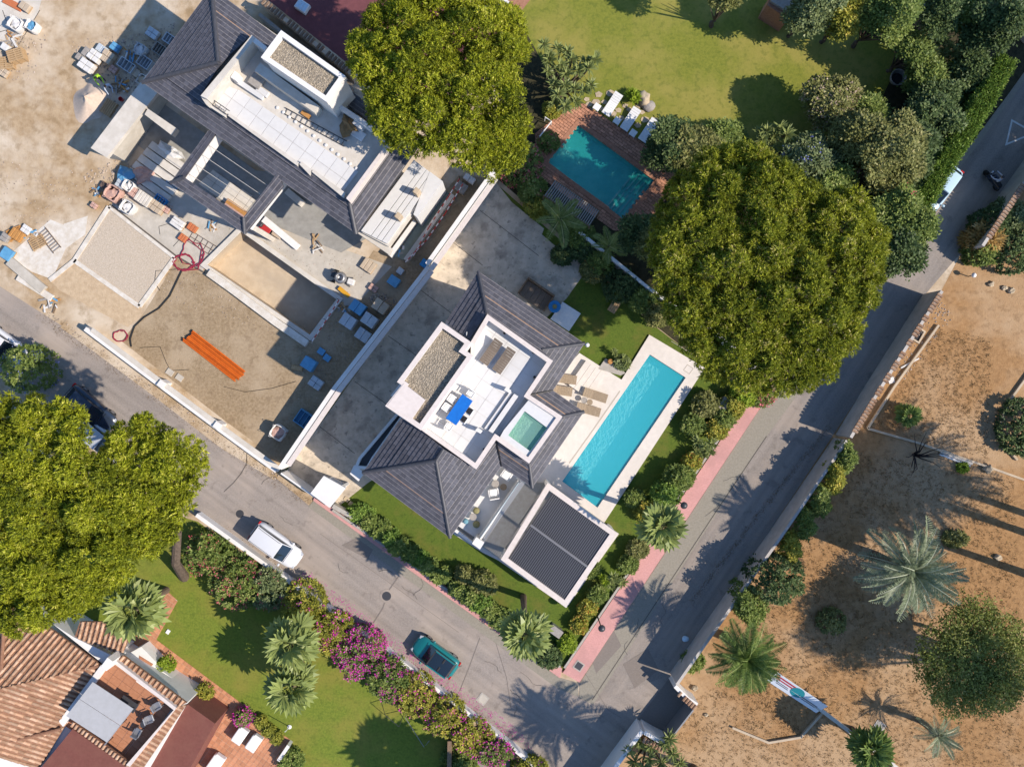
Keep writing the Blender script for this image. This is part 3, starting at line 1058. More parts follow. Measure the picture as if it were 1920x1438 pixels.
for e0, e1, q0, q1 in [((897, 509), (1096, 644), (897, 509), (913, 588)), ((897, 509), (1096, 644), (1096, 644), (1016, 656)), ((1095, 772), (998, 914), (1095, 772), (1054, 781)), ((1095, 772), (998, 914), (998, 914), (992, 868)),
                       ((844, 1008), (680, 886), (680, 886), (818, 864)), ((844, 1008), (680, 886), (844, 1008), (818, 864)), ((940, 874), (844, 1008), (818, 864), (832, 842))]:
    ridge(HB, lift(e0, e1, ZE, .4, q0), lift(e0, e1, ZE, .4, q1))
for q0, q1 in [((1037, 732), (993, 741)), ((940, 874), (930, 824))]:
    a, b = lift((1096, 644), (1037, 732), ZE, .4, q0) if q0[0] > 1000 else W(*q0, ZE), W(*q1, ZE + .65)
    obj('valley', MB().tube([a + Vector((0, 0, .06)), b + Vector((0, 0, .06))], .05, 5), 'black_metal', HB)
# terrace
TF = 6.55
tw = ccw(WL(TERR, PT))
obj('terrace_base', MB().prism(inset(tw, .02), ZE, TF - .02), 'white_wall', HB)
obj('parapet', MB().ring(tw, .24, ZE - .1, PT), 'white_wall', HB)
obj('parapet_cap', MB().ring(inset(tw, -.02), .30, PT + .002, PT + .05), 'pinkish_coping', HB)
tfloor = obj('terrace_floor', MB().prism(inset(tw, .1), TF - .05, TF), 'concrete_pale', HB)
TIN = [(914, 598), (1029, 678), (986, 742), (948, 800), (893, 870), (797, 804), (890, 668), (890, 638)]
tile_grid('paving_slab', TIN, TF - .03, TF + .03, math.radians(-34.4), .98, .98, .018, 'white_tile', tfloor, stagger=0)
# raised hot-tub deck with the tub
HT = [(993, 748), (1047, 783), (991, 861), (936, 822), (945, 806)]
TUB = [(984, 771), (1026, 802), (994, 846), (953, 816)]
hw, tbw = ccw(WL(HT, PT - .1)), ccw(WL(TUB, PT - .1))
hd = obj('hot_tub_deck', MB().prism(hw, TF, PT - .1, holes=[tbw]), 'white_tile', HB)
mb = MB()
n = 4
mb.add([(p[0], p[1], PT - .1) for p in tbw] + [(p[0], p[1], TF + .06) for p in tbw], [(i, (i + 1) % n, n + (i + 1) % n, n + i) for i in range(n)] + [(4, 5, 6, 7)])
obj('hot_tub', mb, 'tub_floor', HB)
obj('hot_tub_water', MB().add([(p[0], p[1], PT - .3) for p in tbw], [(0, 1, 2, 3)]), 'tub_water', HB)
for i, pts in enumerate([[(957, 733), (961, 737), (913, 806), (908, 803)], [(964, 738), (972, 743), (924, 812), (916, 807)]]):
    obj('terrace_step', MB().prism(WL(pts, TF + .2), TF + .031, TF + .42 - .18 * (1 - i)), 'white_tile', HB)
for i, (x, y) in enumerate([(953, 727), (899, 803)]):
    obj('terrace_pillar', MB().prism(WL([(x - 4, y - 1), (x + 6, y + 5), (x + 2, y + 10), (x - 8, y + 4)], TF + .9), TF, TF + .9), 'white_wall', HB)
for i, (x, y) in enumerate([(946, 625), (1000, 661), (1002, 707), (908, 842)]):
    obj('spot_lamp', MB().lathe([(.09, TF + .1), (.09, TF + .35), (.05, TF + .4)], 10, (W(x, y, TF).x, W(x, y, TF).y, 0)), 'black_metal', HB)
# stair tower with gravel roof
TZ = 9.6
TOW = [(828, 604), (884, 643), (882, 647), (868, 657), (885, 668), (789, 806), (770, 789), (725, 762), (754, 722), (745, 716)]
TOW = [(828, 604), (883, 642), (872, 657), (887, 667), (789, 806), (723, 761), (754, 722), (745, 716)]
tz = ccw(WL(TOW, TZ))
obj('tower_wall', MB().prism(inset(tz, .1), 0, TZ - .45), 'white_wall', HB)
obj('tower_parapet', MB().ring(tz, .28, ZE, TZ - .05), 'white_wall', HB)
obj('tower_coping', MB().ring(inset(tz, -.02), .31, TZ - .048, TZ), 'pinkish_coping', HB)
gin = inset(tz, .26)
obj('gravel_bed', MB().prism(gin, TZ - .6, TZ - .40), 'gravel_roof', HB)
sl = ccw(WL([(757, 719), (797, 750), (772, 786), (726, 760)], TZ + .02))
obj('tower_slab', MB().prism(sl, TZ - .44, TZ + .02), 'pinkish_coping', HB)
# pebbles of the gravel bed
gv = MB()
tints = []
xs0, xs1 = min(p[0] for p in gin), max(p[0] for p in gin)
ys0, ys1 = min(p[1] for p in gin), max(p[1] for p in gin)


def pip(pt, pl):
    c = False
    for i in range(len(pl)):
        a, b = pl[i], pl[i - 1]
        if (a[1] > pt[1]) != (b[1] > pt[1]) and pt[0] < (b[0] - a[0]) * (pt[1] - a[1]) / (b[1] - a[1]) + a[0]:
            c = not c
    return c


def pebbles(poly, z, n, rmin, rmax, name, m, parent=None, **kw):
    mb = MB()
    tints = []
    a, b = min(p[0] for p in poly), max(p[0] for p in poly)
    c, d = min(p[1] for p in poly), max(p[1] for p in poly)
    while n > 0:
        x, y = random.uniform(a, b), random.uniform(c, d)
        if not pip((x, y), poly):
            n -= .2
            continue
        n -= 1
        r = random.uniform(rmin, rmax)
        t = random.uniform(0, 6)
        vs = [(x + r * math.cos(t + 1.57 * k) * random.uniform(.7, 1.1), y + r * math.sin(t + 1.57 * k) * random.uniform(.7, 1.1), z) for k in range(4)] + [(x, y, z + r * .8)]
        mb.add(vs, [(0, 1, 4), (1, 2, 4), (2, 3, 4), (3, 0, 4)])
        tints += [random.random()] * 5
    o = obj(name, mb, m, parent, kind='stuff', **kw)
    at = o.data.attributes.new('tint', 'FLOAT', 'POINT')
    at.data.foreach_set('value', tints)
    return o


pebbles(gin, TZ - .41, 5000, .035, .085, 'pebbles', 'gravel_roof', HB)
# west lean-to planter strip beside the driveway
LP = ccw(WL([(745, 772), (758, 780), (700, 862), (690, 880), (664, 878), (672, 858)], 3.0))
obj('side_parapet', MB().ring(LP, .2, 0, 3.0), 'white_wall', HB)
obj('side_roof', MB().prism(inset(LP, .18), 2.2, 2.55), 'metal_dark', HB)
obj('porch_slab', MB().prism(WL([(664, 872), (684, 886), (672, 902), (656, 888)], 3.0), 2.8, 3.02, bottom=True), 'white_wall', HB)
# front balcony terrace with furniture, glass balustrade, pillar
obj('balcony_floor', MB().prism(WL([(938, 872), (985, 905), (906, 1018), (858, 985)], .62), .0, .62), 'white_tile', HB)
mb = MB()
a, b = W(972, 902, 1.6), W(897, 1010, 1.6)
dd = (b - a).to_2d().normalized()
nn = Vector((-dd.y, dd.x))
for off, ww in ((0, .10), (.16, .10)):
    c = (a + b) / 2
    obj('balustrade', MB().box((c.x + nn.x * off, c.y + nn.y * off, 1.1), ((b - a).length, ww, 1.0), math.atan2(dd.y, dd.x)), 'white_wall', HB)
obj('balustrade_glass', MB().box(((a + b) / 2 + Vector((nn.x * .08, nn.y * .08, -.2)))[:], ((b - a).length - .1, .05, .9), math.atan2(dd.y, dd.x)), 'glass_rail', HB)
obj('corner_pillar', MB().prism(WL([(893, 1007), (908, 1017), (900, 1030), (885, 1019)], 2.0), 0, 2.0), 'white_wall', HB)
obj('low_terrace', MB().prism(WL([(980, 905), (1022, 905), (938, 1048), (905, 1025)], .2), 0, .2), 'grey_slab', HB)
obj('retaining_wall', MB().prism(WL([(846, 985), (886, 1015), (884, 1019), (843, 990)], .9), 0, .9), 'white_wall', HB)
# facade windows
fo = ccw(foot)
for i in range(len(fo)):
    a, b = fo[i], fo[(i + 1) % len(fo)]
    Lm = (Vector(a) - Vector(b)).length
    if Lm > 3:
        windows_on(HB, a, b, 0, (1.5, 4.5), max(1, int(Lm / 3.2)))
# ball lamp on the roof corner and antenna
obj('corner_lamp', MB().lathe([(.02, ZE - .1), (.13, ZE), (.15, ZE + .12), (.08, ZE + .24)], 12, (W(1101, 647, ZE).x, W(1101, 647, ZE).y, 0)), 'white_wall', HB)
a = W(874, 628, TZ)
obj('antenna', MB().tube([(a.x, a.y, TZ - .3), (a.x + .1, a.y + .1, TZ + 1.0)], .03, 6), 'white_wall', HB)

# ------------------------------------------------------------------ the louvred pergola
PZ = 3.15
PG = thing('pergola', 'white framed pergola with rows of dark roof louvres beside the pool', 'pergola', W(1048, 1010))
po = ccw(WL([(1027, 905), (1157, 999), (1061, 1139), (939, 1049)], PZ))
obj('frame', MB().ring(po, .38, PZ - .42, PZ), 'pinkish_coping', PG)
A_, B_, C_, D_ = (Vector((*p, 0)).to_2d() for p in (W(1037, 922, PZ)[:2], W(1144, 1001, PZ)[:2], W(1060, 1125, PZ)[:2], W(953, 1047, PZ)[:2]))
nl = 33
for i in range(nl):
    t = (i + .5) / nl
    for (u0, u1) in ((.0, .485), (.515, 1.0)):
        P0 = (A_ + (B_ - A_) * t)
        P1 = (D_ + (C_ - D_) * t)
        a = P0 + (P1 - P0) * u0
        b = P0 + (P1 - P0) * u1
        dv = (b - a)
        ux = (B_ - A_).normalized()
        w = (B_ - A_).length / nl * 1.04
        mb = MB()
        vs = []
        for p in (a, b):
            for (s, zz) in ((-.5, .0), (.5, .075), (.5, .105), (-.5, .03)):
                q = p + ux * w * s
                vs.append((q.x, q.y, PZ - .2 + zz))
        mb.add(vs, [(0, 1, 5, 4), (3, 7, 6, 2), (0, 4, 7, 3), (1, 2, 6, 5), (0, 3, 2, 1), (4, 5, 6, 7)])
        vs = []
        for p in (a, b):
            for s in (.24, .5):
                q = p + ux * w * s
                vs.append((q.x, q.y, PZ - .2 + .0675 + .075 * s + .003))
        mb.add(vs, [(0, 2, 3, 1)], 1)
        obj('slat', mb, ['louvre', 'louvre_lit_edge'], PG)
obj('floor', MB().prism(inset(po, .15), .1, .26), 'grey_slab', PG)
p0, p1 = A_ + (D_ - A_) * .5, B_ + (C_ - B_) * .5
c = (p0 + p1) / 2
obj('centre_beam', MB().box((c.x, c.y, PZ - .12), ((p1 - p0).length, .16, .2), math.atan2((p1 - p0).y, (p1 - p0).x)), 'louvre_frame', PG)
for p in inset(po, .2):
    obj('post', MB().box((p[0], p[1], PZ / 2 - .2), (.3, .3, PZ - .42), math.radians(-35)), 'white_wall', PG)

# street gate house of the modern plot
GH = thing('gate_house', 'white flat-topped entrance gate house at the street', 'gate house', W(615, 920))
obj('roof_slab', MB().prism(WL([(607, 892), (648, 915), (618, 952), (582, 925)], 2.75), 2.5, 2.75, bottom=True), 'white_wall', GH)
obj('wall', MB().prism(inset(ccw(WL([(607, 892), (648, 915), (618, 952), (582, 925)], 2.6)), .25), 0, 2.5), 'white_wall', GH)
obj('door', MB().box(W(606, 935, 1.0)[:], (.95, .12, 2.0), math.radians(-36)), 'metal_dark', GH)
obj('bench', MB().prism(WL([(626, 945), (664, 968), (660, 974), (622, 952)], .9), 0, .9), 'grey_slab', GH)
obj('side_wall', wall_mb([(640, 918), (654, 905)], 2.0, .2), 'white_wall', GH)
wall('driveway_gate', [(540, 882), (605, 928)], 1.9, .12, 'white_wall', 'long sliding gate across the driveway of the modern house', cat='gate')
wall('street_wall', [(625, 955), (760, 1048), (900, 1148), (1050, 1248)], .3, .18, 'kerb', 'low pale kerb wall under the leafy hedge along the pink pavement')
wall('street_wall', [(1058, 1250), (1240, 980), (1404, 738)], .25, .16, 'kerb', 'low pale kerb wall along the wide pink pavement', z0=0)

# ------------------------------------------------------------------ the unfinished house
ZA = 6.4
HA = thing('unfinished_house', 'unfinished white house with slate roofs, open terrace and gravel-topped stair tower', 'house', W(520, 250))
EA = [(267, 155), (397, -22), (530, 72), (790, 268), (668, 439)]
fa = inset(ccw(WL(EA, ZA)), 1.5)
obj('wall', MB().prism(fa, 0, ZA + .05), 'concrete_pale', HA)
obj('soffit', MB().prism(inset(ccw(WL(EA, ZA)), .05), ZA - .22, ZA - .06, bottom=True), 'concrete_pale', HA)
slope(HA, (397, -22), (267, 155), [(410, 118)], ZA, .4, strip='black_metal', strip_at=4)
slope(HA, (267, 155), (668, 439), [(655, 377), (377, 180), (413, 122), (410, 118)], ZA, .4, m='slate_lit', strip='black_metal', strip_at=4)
slope(HA, (790, 268), (397, -22), [(410, 118), (413, 122), (470, 68), (560, 128), (735, 262)], ZA, .4, strip='orange_strip', strip_at=4)
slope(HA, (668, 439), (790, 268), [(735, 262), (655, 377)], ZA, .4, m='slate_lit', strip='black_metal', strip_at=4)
for e0, e1, q0, q1 in [((397, -22), (267, 155), (267, 155), (410, 118)), ((397, -22), (267, 155), (397, -22), (410, 118)), ((668, 439), (790, 268), (668, 439), (655, 377))]:
    ridge(HA, lift(e0, e1, ZA, .4, q0), lift(e0, e1, ZA, .4, q1), r=.15)
TAF = 6.95
TA = [(376, 180), (472, 68), (500, 90), (662, 205), (737, 266), (655, 380)]
ta = ccw(WL(TA, 7.8))
obj('terrace_base', MB().prism(inset(ta, .05), ZA, TAF - .04), 'concrete', HA)
fla = obj('terrace_floor', MB().prism(inset(ta, .1), TAF - .05, TAF), 'concrete_pale', HA)
# parapets: solid on the upper left and right ends, low and broken on the long side
obj('parapet', MB().prism(WL([(376, 180), (472, 66), (479, 72), (388, 186)], 8.3), ZA, 8.3), 'concrete_pale', HA)
obj('parapet', MB().prism(WL([(472, 66), (500, 88), (496, 95), (470, 76)], 8.3), ZA, 8.28), 'white_wall', HA)
obj('parapet', MB().prism(WL([(376, 181), (388, 187), (392, 192), (386, 196)], 8.0), ZA, 8.0), 'concrete_pale', HA)
obj('parapet', MB().prism(WL([(655, 378), (737, 264), (731, 261), (649, 372)], 7.8), ZA, 7.8), 'pinkish_coping', HA)
obj('parapet', MB().prism(WL([(640, 197), (740, 264), (735, 272), (636, 204)], 7.9), ZA, 7.9), 'white_wall', HA)
for pts in ([(386, 196), (392, 191), (425, 213), (421, 219)], [(427, 217), (431, 213), (560, 305), (557, 311)], [(561, 308), (566, 303), (584, 318), (580, 328)], [(584, 322), (588, 318), (648, 362), (644, 371)]):
    obj('low_parapet', MB().prism(WL(pts, 7.35), ZA, 7.35), 'concrete_pale', HA)
tile_grid('paving_slab', [(422, 160), (450, 170), (500, 205), (672, 322), (640, 364), (395, 192)], TAF - .03, TAF + .04, math.radians(-35.6), 1.0, 1.0, .02, 'white_tile', fla, stagger=0)
for i in range(14):
    t = i / 13
    x, y = 520 + (668 - 520) * t, 202 + (316 - 202) * t
    p = W(x, y, TAF + .1)
    obj('levelling_cap', MB().lathe([(.1, TAF + .03), (.12, TAF + .09), (.05, TAF + .12)], 8, (p.x, p.y, 0)), 'white_wall', HA)
# stair tower
TW = [(527, 57), (648, 143), (613, 192), (489, 108)]
ZT = 10.4
tt = ccw(WL(TW, ZT))
obj('tower_wall', MB().prism(inset(tt, .08), ZA, ZT - .45), 'white_wall', HA)
obj('tower_parapet', MB().ring(tt, .3, ZT - .6, ZT), 'white_wall', HA)
obj('gravel_bed', MB().prism(inset(tt, .28), ZT - .7, ZT - .34), 'gravel_roof', HA)
pebbles(inset(tt, .32), ZT - .35, 3200, .035, .085, 'pebbles', 'gravel_roof', HA)
a, b = W(630, 170, 8.4), W(618, 187, 8.4)
c = (W(638, 180, 8.2) + W(622, 202, 8.2)) / 2
obj('doorway', MB().box((c.x, c.y, 8.0), (1.2, .2, 2.1), math.radians(54.5)), 'concrete_beige', HA)
obj('bench_wall', MB().prism(WL([(488, 118), (598, 199), (590, 212), (477, 133)], 8.0), TAF, 8.0), 'concrete_pale', HA)
obj('low_wall', MB().prism(WL([(432, 145), (440, 133), (447, 138), (443, 152)], 7.8), TAF, 7.8), 'white_wall', HA)
obj('low_wall', MB().prism(WL([(437, 152), (448, 148), (494, 180), (490, 187)], 7.25), TAF, 7.25), 'white_tile', HA)
# wing: ring roof round an open court
ZW = 6.3
WO = [(320, 343), (391, 247), (410, 244), (530, 327), (532, 350), (459, 439)]
slope(HA, (320, 343), (391, 246), [(409, 244), (346, 333)], ZW, .25, m='slate', strip=None)
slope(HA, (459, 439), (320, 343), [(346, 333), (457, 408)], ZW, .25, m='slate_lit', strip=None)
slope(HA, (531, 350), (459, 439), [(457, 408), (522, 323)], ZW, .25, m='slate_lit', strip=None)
for q0, q1 in (((320, 343), (346, 333)), ((459, 439), (457, 408))):
    ridge(HA, W(*q0, ZW), W(*q1, ZW + .3))
co = WL([(346, 334), (409, 245), (522, 324), (457, 407)], ZW + .2)
cw_ = inset(ccw(co), -.45)
obj('court_beam', MB().ring(cw_, .4, ZW - 1.3, ZW - .12), 'white_wall', HA)
for p in inset(cw_, .2):
    obj('court_column', MB().box((p[0], p[1], (ZW - 1.3) / 2), (.35, .35, ZW - 1.3), math.radians(-35.6)), 'concrete_pale', HA)
for i in range(5):
    t = (i + .5) / 5
    p0 = Vector(W(346, 334, ZW - .1)).lerp(W(409, 245, ZW - .1), t)
    p1 = Vector(W(457, 407, ZW - .1)).lerp(W(522, 324, ZW - .1), t)
    obj('court_wire', MB().tube([p0, p1], .018, 4), 'concrete_pale', HA)
tile_grid('court_slab', [(372, 345), (400, 318), (480, 372), (455, 402)], .06, .14, math.radians(-35.6), .95, .75, .03, 'concrete_pale', HA, stagger=0)
# entrance steps, beams and canopy slab on the left
for i in range(7):
    z = .18 * (7 - i) * .8
    o = i * 1.0
    a = (296 - 10.2 * i, 252 + 13.0 * i * .95)
    b = (372 - 10.2 * i, 306 + 13.0 * i * .95)
    dx, dy = -8.6, 11.2
    if i >= 1:
        obj('step', MB().prism(WL([a, b, (b[0] + dx, b[1] + dy), (a[0] + dx, a[1] + dy)], z), 0, z), 'concrete_pale', HA)
obj('concrete_beam', MB().prism(WL([(277, 204), (331, 241), (322, 254), (271, 215)], 3.2), 2.6, 3.2, bottom=True), 'concrete_pale', HA)
obj('canopy_slab', MB().prism(WL([(170, 278), (284, 128), (300, 140), (300, 168), (200, 296)], 3.1), 2.75, 3.1, bottom=True), 'concrete_pale', HA)
obj('canopy_wall', MB().prism(WL([(178, 280), (240, 200), (262, 170), (290, 160), (205, 285)], 2.7), 0, 2.7), 'concrete', HA)
# flat white canopy with grooves on the right, water trough beside it
for i, (a0, a1) in enumerate([(0, .30), (.315, .47), (.485, .63), (.645, .80)]):
    A1, B1, C1, D1 = Vector((677, 433)), Vector((776, 300)), Vector((826, 338)), Vector((738, 463))
    pts = [A1.lerp(D1, a0), B1.lerp(C1, a0), B1.lerp(C1, a1), A1.lerp(D1, a1)]
    obj('canopy_panel', MB().prism(WL([tuple(q) for q in pts], 3.4), 3.1, 3.4, bottom=True), 'white_tile', HA)
obj('canopy_base', MB().prism(WL([(679, 436), (774, 305), (818, 336), (728, 462)], 3.3), 2.5, 3.2, bottom=True), 'concrete_pale', HA)
obj('canopy_edge', MB().prism(WL([(806, 322), (830, 340), (782, 408), (775, 402)], 3.42), 0, 3.42), 'white_tile', HA)
obj('canopy_end', MB().prism(WL([(670, 437), (682, 431), (735, 466), (730, 478)], 2.9), 2.4, 2.9, bottom=True), 'concrete_pale', HA)
tr = ccw(WL([(748, 470), (826, 352), (846, 366), (760, 488), (732, 478)], .4))
obj('trough_floor', MB().prism(tr, 0, .12), 'trough_green', HA)
obj('trough_wall', MB().prism(WL([(846, 362), (852, 367), (764, 490), (757, 485)], .7), 0, .7), 'concrete_pale', HA)
obj('trough_wall', MB().prism(WL([(775, 412), (780, 416), (733, 482), (727, 477)], .8), 0, .8), 'white_wall', HA)
for i, (x, y) in enumerate([(782, 361), (748, 407)]):
    obj('chimney_block', MB().bbox(W(x, y, 3.9), (.38, .42, 1.0), .03, math.radians(-36)), 'concrete_beige', HA)
windows_on(HA, fa[0], fa[1], 0, (1.5, 4.6), 5)
for i in range(1, len(fa)):
    windows_on(HA, fa[i], fa[(i + 1) % len(fa)], 0, (1.5, 4.6), 4)

# ------------------------------------------------------------------ the terracotta house
ZC = 3.6
HC = thing('terracotta_house', 'white house with barrel-tiled terracotta roofs and a roof terrace', 'house', W(180, 1330))


def barrel(parent, e0, e1, others, z0, pitch=.4, pitch_px=None, step=.36, m='terracotta'):
    """Slope of barrel tiles: each cover row that runs down the slope is its own object, made of overlapping tiles."""
    A, B = W(*e0, z0), W(*e1, z0)
    pts = [A, B] + [lift(e0, e1, z0, pitch, q) for q in others]
    d = (B - A).to_2d().normalized()
    nrm = Vector((-d.y, d.x))
    c = sum((p.to_2d() for p in pts), Vector((0, 0))) / len(pts)
    if nrm.dot(c - A.to_2d()) < 0:
        nrm = -nrm
    st = ccw([((p.to_2d() - A.to_2d()).dot(d), (p.to_2d() - A.to_2d()).dot(nrm)) for p in pts])

    def w3(s, t, dz):
        p = A.to_2d() + d * s + nrm * t
        return (p.x, p.y, z0 + pitch * t + dz)
    k = len(st)
    flip = (d.x * nrm.y - d.y * nrm.x) < 0
    o = tuple(range(k))
    obj('roof_deck', MB().add([w3(s, t, 0) for s, t in st] + [w3(s, t, -.15) for s, t in st], [o if not flip else tuple(reversed(o))] + [(i, k + i, k + (i + 1) % k, (i + 1) % k) for i in range(k)]), 'terracotta_ridge_gap_shade', parent)
    s = min(p[0] for p in st) + step / 2
    smax = max(p[0] for p in st)
    while s < smax:
        band = clip(clip(st, 1, 0, s - .02), -1, 0, -(s + .02))
        if len(band) > 2:
            t0, t1 = min(p[1] for p in band), max(p[1] for p in band)
            mb = MB()
            tints = []
            t = t0
            while t < t1 - .06:
                te = min(t + .42, t1)
                r0, r1 = .115, .09
                prof = [(math.cos(math.pi * q / 5), math.sin(math.pi * q / 5)) for q in range(6)]
                js = random.uniform(-.012, .012)
                vs = [w3(s + js + x * r0, t - .02, .02 + y * r0) for x, y in prof] + [w3(s + js + x * r1, te, .0 + y * r1) for x, y in prof]
                mb.add(vs, [(q, q + 1, 7 + q, 6 + q) if not flip else (q + 1, q, 6 + q, 7 + q) for q in range(5)] + [tuple(range(6))])
                tints += [random.random()] * 12
                t += .42
            if mb.v:
                ob = obj('tile_row', mb, m, parent)
                at = ob.data.attributes.new('tint', 'FLOAT', 'POINT')
                at.data.foreach_set('value', tints)
        s += step
    return pts


C1 = (190, 1247)
barrel(HC, (-30, 1088), C1, [(0, 1291), (-60, 1300)], ZC, .42)
barrel(HC, C1, (72, 1442), [(-60, 1400), (-60, 1302), (0, 1291)], ZC, .42)
barrel(HC, (-60, 1440), (114, 1366), [(0, 1398), (-60, 1410)], ZC + .3, .42)
barrel(HC, (228, 1228), (140, 1193), [(150, 1165), (205, 1165), (240, 1200)], 3.2, .3)
for a, b in (((190, 1247, ZC), (0, 1291, ZC + 1.6)), ((10, 1128, ZC + .9), (0, 1291, ZC + 1.6)), ((114, 1366, ZC + .3), (-20, 1400, ZC + 1.2))):
    obj('ridge_cap', MB().tube([W(*a), W(*b)], .13, 8), 'terracotta_ridge_gap_shade', HC)
obj('wall', MB().prism(inset(ccw(WL([(-80, 1060), (188, 1248), (74, 1440), (60, 1700), (-200, 1700)], ZC)), .5), 0, ZC), 'white_wall', HC)
obj('wall', MB().prism(WL([(100, 1170), (138, 1194), (212, 1230), (195, 1246)], 3.4), 0, 3.4), 'white_wall', HC)
# terrace block
TBF = 3.3
TB = [(205, 1238), (325, 1328), (240, 1436), (118, 1358)]
obj('terrace_wall', MB().prism(WL([(208, 1232), (350, 1318), (262, 1470), (60, 1470), (112, 1356)], TBF), 0, TBF), 'white_wall', HC)
tile_grid('floor_tile', TB, TBF - .02, TBF + .04, math.radians(-36), .8, .55, .02, 'terracotta_floor', HC, stagger=0)
barrel(HC, (232, 1229), (350, 1317), [(330, 1327), (208, 1237)], TBF + .45, .25, step=.37)
barrel(HC, (350, 1320), (268, 1440), [(240, 1438), (325, 1328)], TBF + .45, .25, step=.37)
obj('parapet', MB().prism(WL([(206, 1236), (212, 1234), (330, 1326), (326, 1331)], TBF + .9), TBF - .2, TBF + .9), 'pinkish_coping', HC)
obj('parapet', MB().prism(WL([(326, 1330), (331, 1326), (243, 1437), (236, 1434)], TBF + .9), TBF - .2, TBF + .88), 'pinkish_coping', HC)
obj('parapet', MB().prism(WL([(188, 1248), (206, 1234), (204, 1244), (118, 1362), (110, 1352)], TBF + .55), TBF - .2, TBF + .55), 'white_wall', HC)
obj('flat_roof', MB().prism(WL([(352, 1320), (403, 1356), (340, 1470), (262, 1440)], 3.0), 0, 3.0), 'maroon_roof', HC)
obj('flat_roof', MB().prism(WL([(136, 1366), (240, 1440), (240, 1600), (70, 1600), (74, 1442)], 3.9), 0, 3.9), 'maroon_roof', HC)
barrel(HC, (240, 1437), (134, 1360), [(137, 1352), (246, 1431)], 3.92, .3, step=.3)
obj('chimney', MB().bbox(W(213, 1236, 3.9), (.5, .8, 2.0), .03, math.radians(-36)), 'white_wall', HC)
obj('planter_wall', MB().prism(WL([(236, 1228), (265, 1212), (292, 1240), (290, 1247), (362, 1300), (362, 1305), (348, 1312)], 1.4), 0, 1.4), 'white_wall', HC)
for i, (x, y) in enumerate([(275, 1237), (330, 1285)]):
    obj('planter_bed', MB().prism(WL([(x - 14, y - 8), (x + 12, y + 8), (x + 5, y + 16), (x - 14, y + 2)], 1.45), 1.3, 1.45), 'terracotta_floor', HC)
# awning over the terrace
AW = thing('awning', 'grey two-panel fabric awning shading the roof terrace', 'awning', W(180, 1330, 0))
for i in range(2):
    A1, B1, C1_, D1 = Vector((174, 1278)), Vector((246, 1332)), Vector((196, 1396)), Vector((124, 1342))
    pts = [A1.lerp(D1, i * .5), B1.lerp(C1_, i * .5), B1.lerp(C1_, i * .5 + .49), A1.lerp(D1, i * .5 + .49)]
    w = WL([tuple(q) for q in pts], 5.0)
    w[1].z -= .35
    w[2].z -= .35
    mb = MB()
    mb.add([p + Vector((0, 0, .02)) for p in w] + [p - Vector((0, 0, .02)) for p in w], [(0, 3, 2, 1), (4, 5, 6, 7), (0, 1, 5, 4), (1, 2, 6, 5), (2, 3, 7, 6), (3, 0, 4, 7)])
    obj('fabric', mb, 'awning', AW)
for q in ((246, 1332), (196, 1396), (222, 1362)):
    p = W(*q, 4.6)
    obj('arm', MB().tube([(p.x, p.y, 3.35), (p.x, p.y, 4.65)], .03, 6), 'metal_dark', AW)
pa, pb = W(246, 1332, 4.63), W(196, 1396, 4.63)
obj('front_bar', MB().tube([pa, pb], .05, 6), 'metal_grey', AW)


# ------------------------------------------------------------------ plants
leafmat('pine_needles', (.095, .125, .012), (.46, .485, .03), (.68, .64, .12), .32)
leafmat('pine_needles_b', (.085, .115, .014), (.41, .435, .036), (.58, .50, .18), .32)
leafmat('leaf_dark', (0.046, 0.078, 0.028), (0.135, 0.190, 0.061), (0.209, 0.255, 0.093), .25)
leafmat('leaf_mid', (0.103, 0.155, 0.036), (0.261, 0.319, 0.073), (0.387, 0.410, 0.137), .3)
leafmat('leaf_yellow', (0.179, 0.199, 0.030), (0.420, 0.400, 0.062), (0.672, 0.526, 0.106), .3)
leafmat('leaf_bright', (0.161, 0.241, 0.024), (0.383, 0.483, 0.044), (0.564, 0.604, 0.101), .35)
leafmat('leaf_pale', (0.175, 0.210, 0.096), (0.367, 0.403, 0.210), (0.525, 0.507, 0.315), .3)
leafmat('leaf_grey', (.12, .155, .06), (.26, .31, .13), (.40, .42, .22), .3)
leafmat('leaf_open', (.10, .13, .03), (.28, .31, .07), (.36, .34, .12), .35)
leafmat('leaf_olive', (0.137, 0.148, 0.042), (0.307, 0.307, 0.103), (0.410, 0.364, 0.160), .3)
leafmat('hedge_leaf', (.085, .15, .03), (.26, .38, .065), (.40, .48, .11), .3)
leafmat('palm_leaf', (0.149, 0.193, 0.052), (0.333, 0.385, 0.123), (0.560, 0.578, 0.280), .3, .4)
leafmat('palm_leaf_blue', (0.149, 0.184, 0.105), (0.333, 0.385, 0.245), (0.595, 0.612, 0.455), .25, .4)
leafmat('palm_leaf_dark', (0.084, 0.137, 0.031), (0.232, 0.316, 0.084), (0.420, 0.484, 0.168), .3, .4)
leafmat('dead_frond', (0.172, 0.115, 0.057), (0.310, 0.218, 0.115), (0.380, 0.299, 0.184), .3)
leafmat('yucca_leaf', (0.131, 0.166, 0.049), (0.306, 0.350, 0.123), (0.525, 0.473, 0.193), .25, .45)
leafmat('flower_magenta', (0.575, 0.021, 0.288), (0.800, 0.071, 0.546), (0.800, 0.201, 0.719), .35)
leafmat('flower_pink', (0.517, 0.069, 0.103), (0.713, 0.184, 0.218), (0.800, 0.368, 0.391), .35)
leafmat('flower_cream', (0.483, 0.345, 0.253), (0.632, 0.494, 0.380), (0.713, 0.575, 0.483), .35)
leafmat('flower_blue', (0.138, 0.149, 0.402), (0.230, 0.253, 0.575), (0.345, 0.368, 0.690), .35)
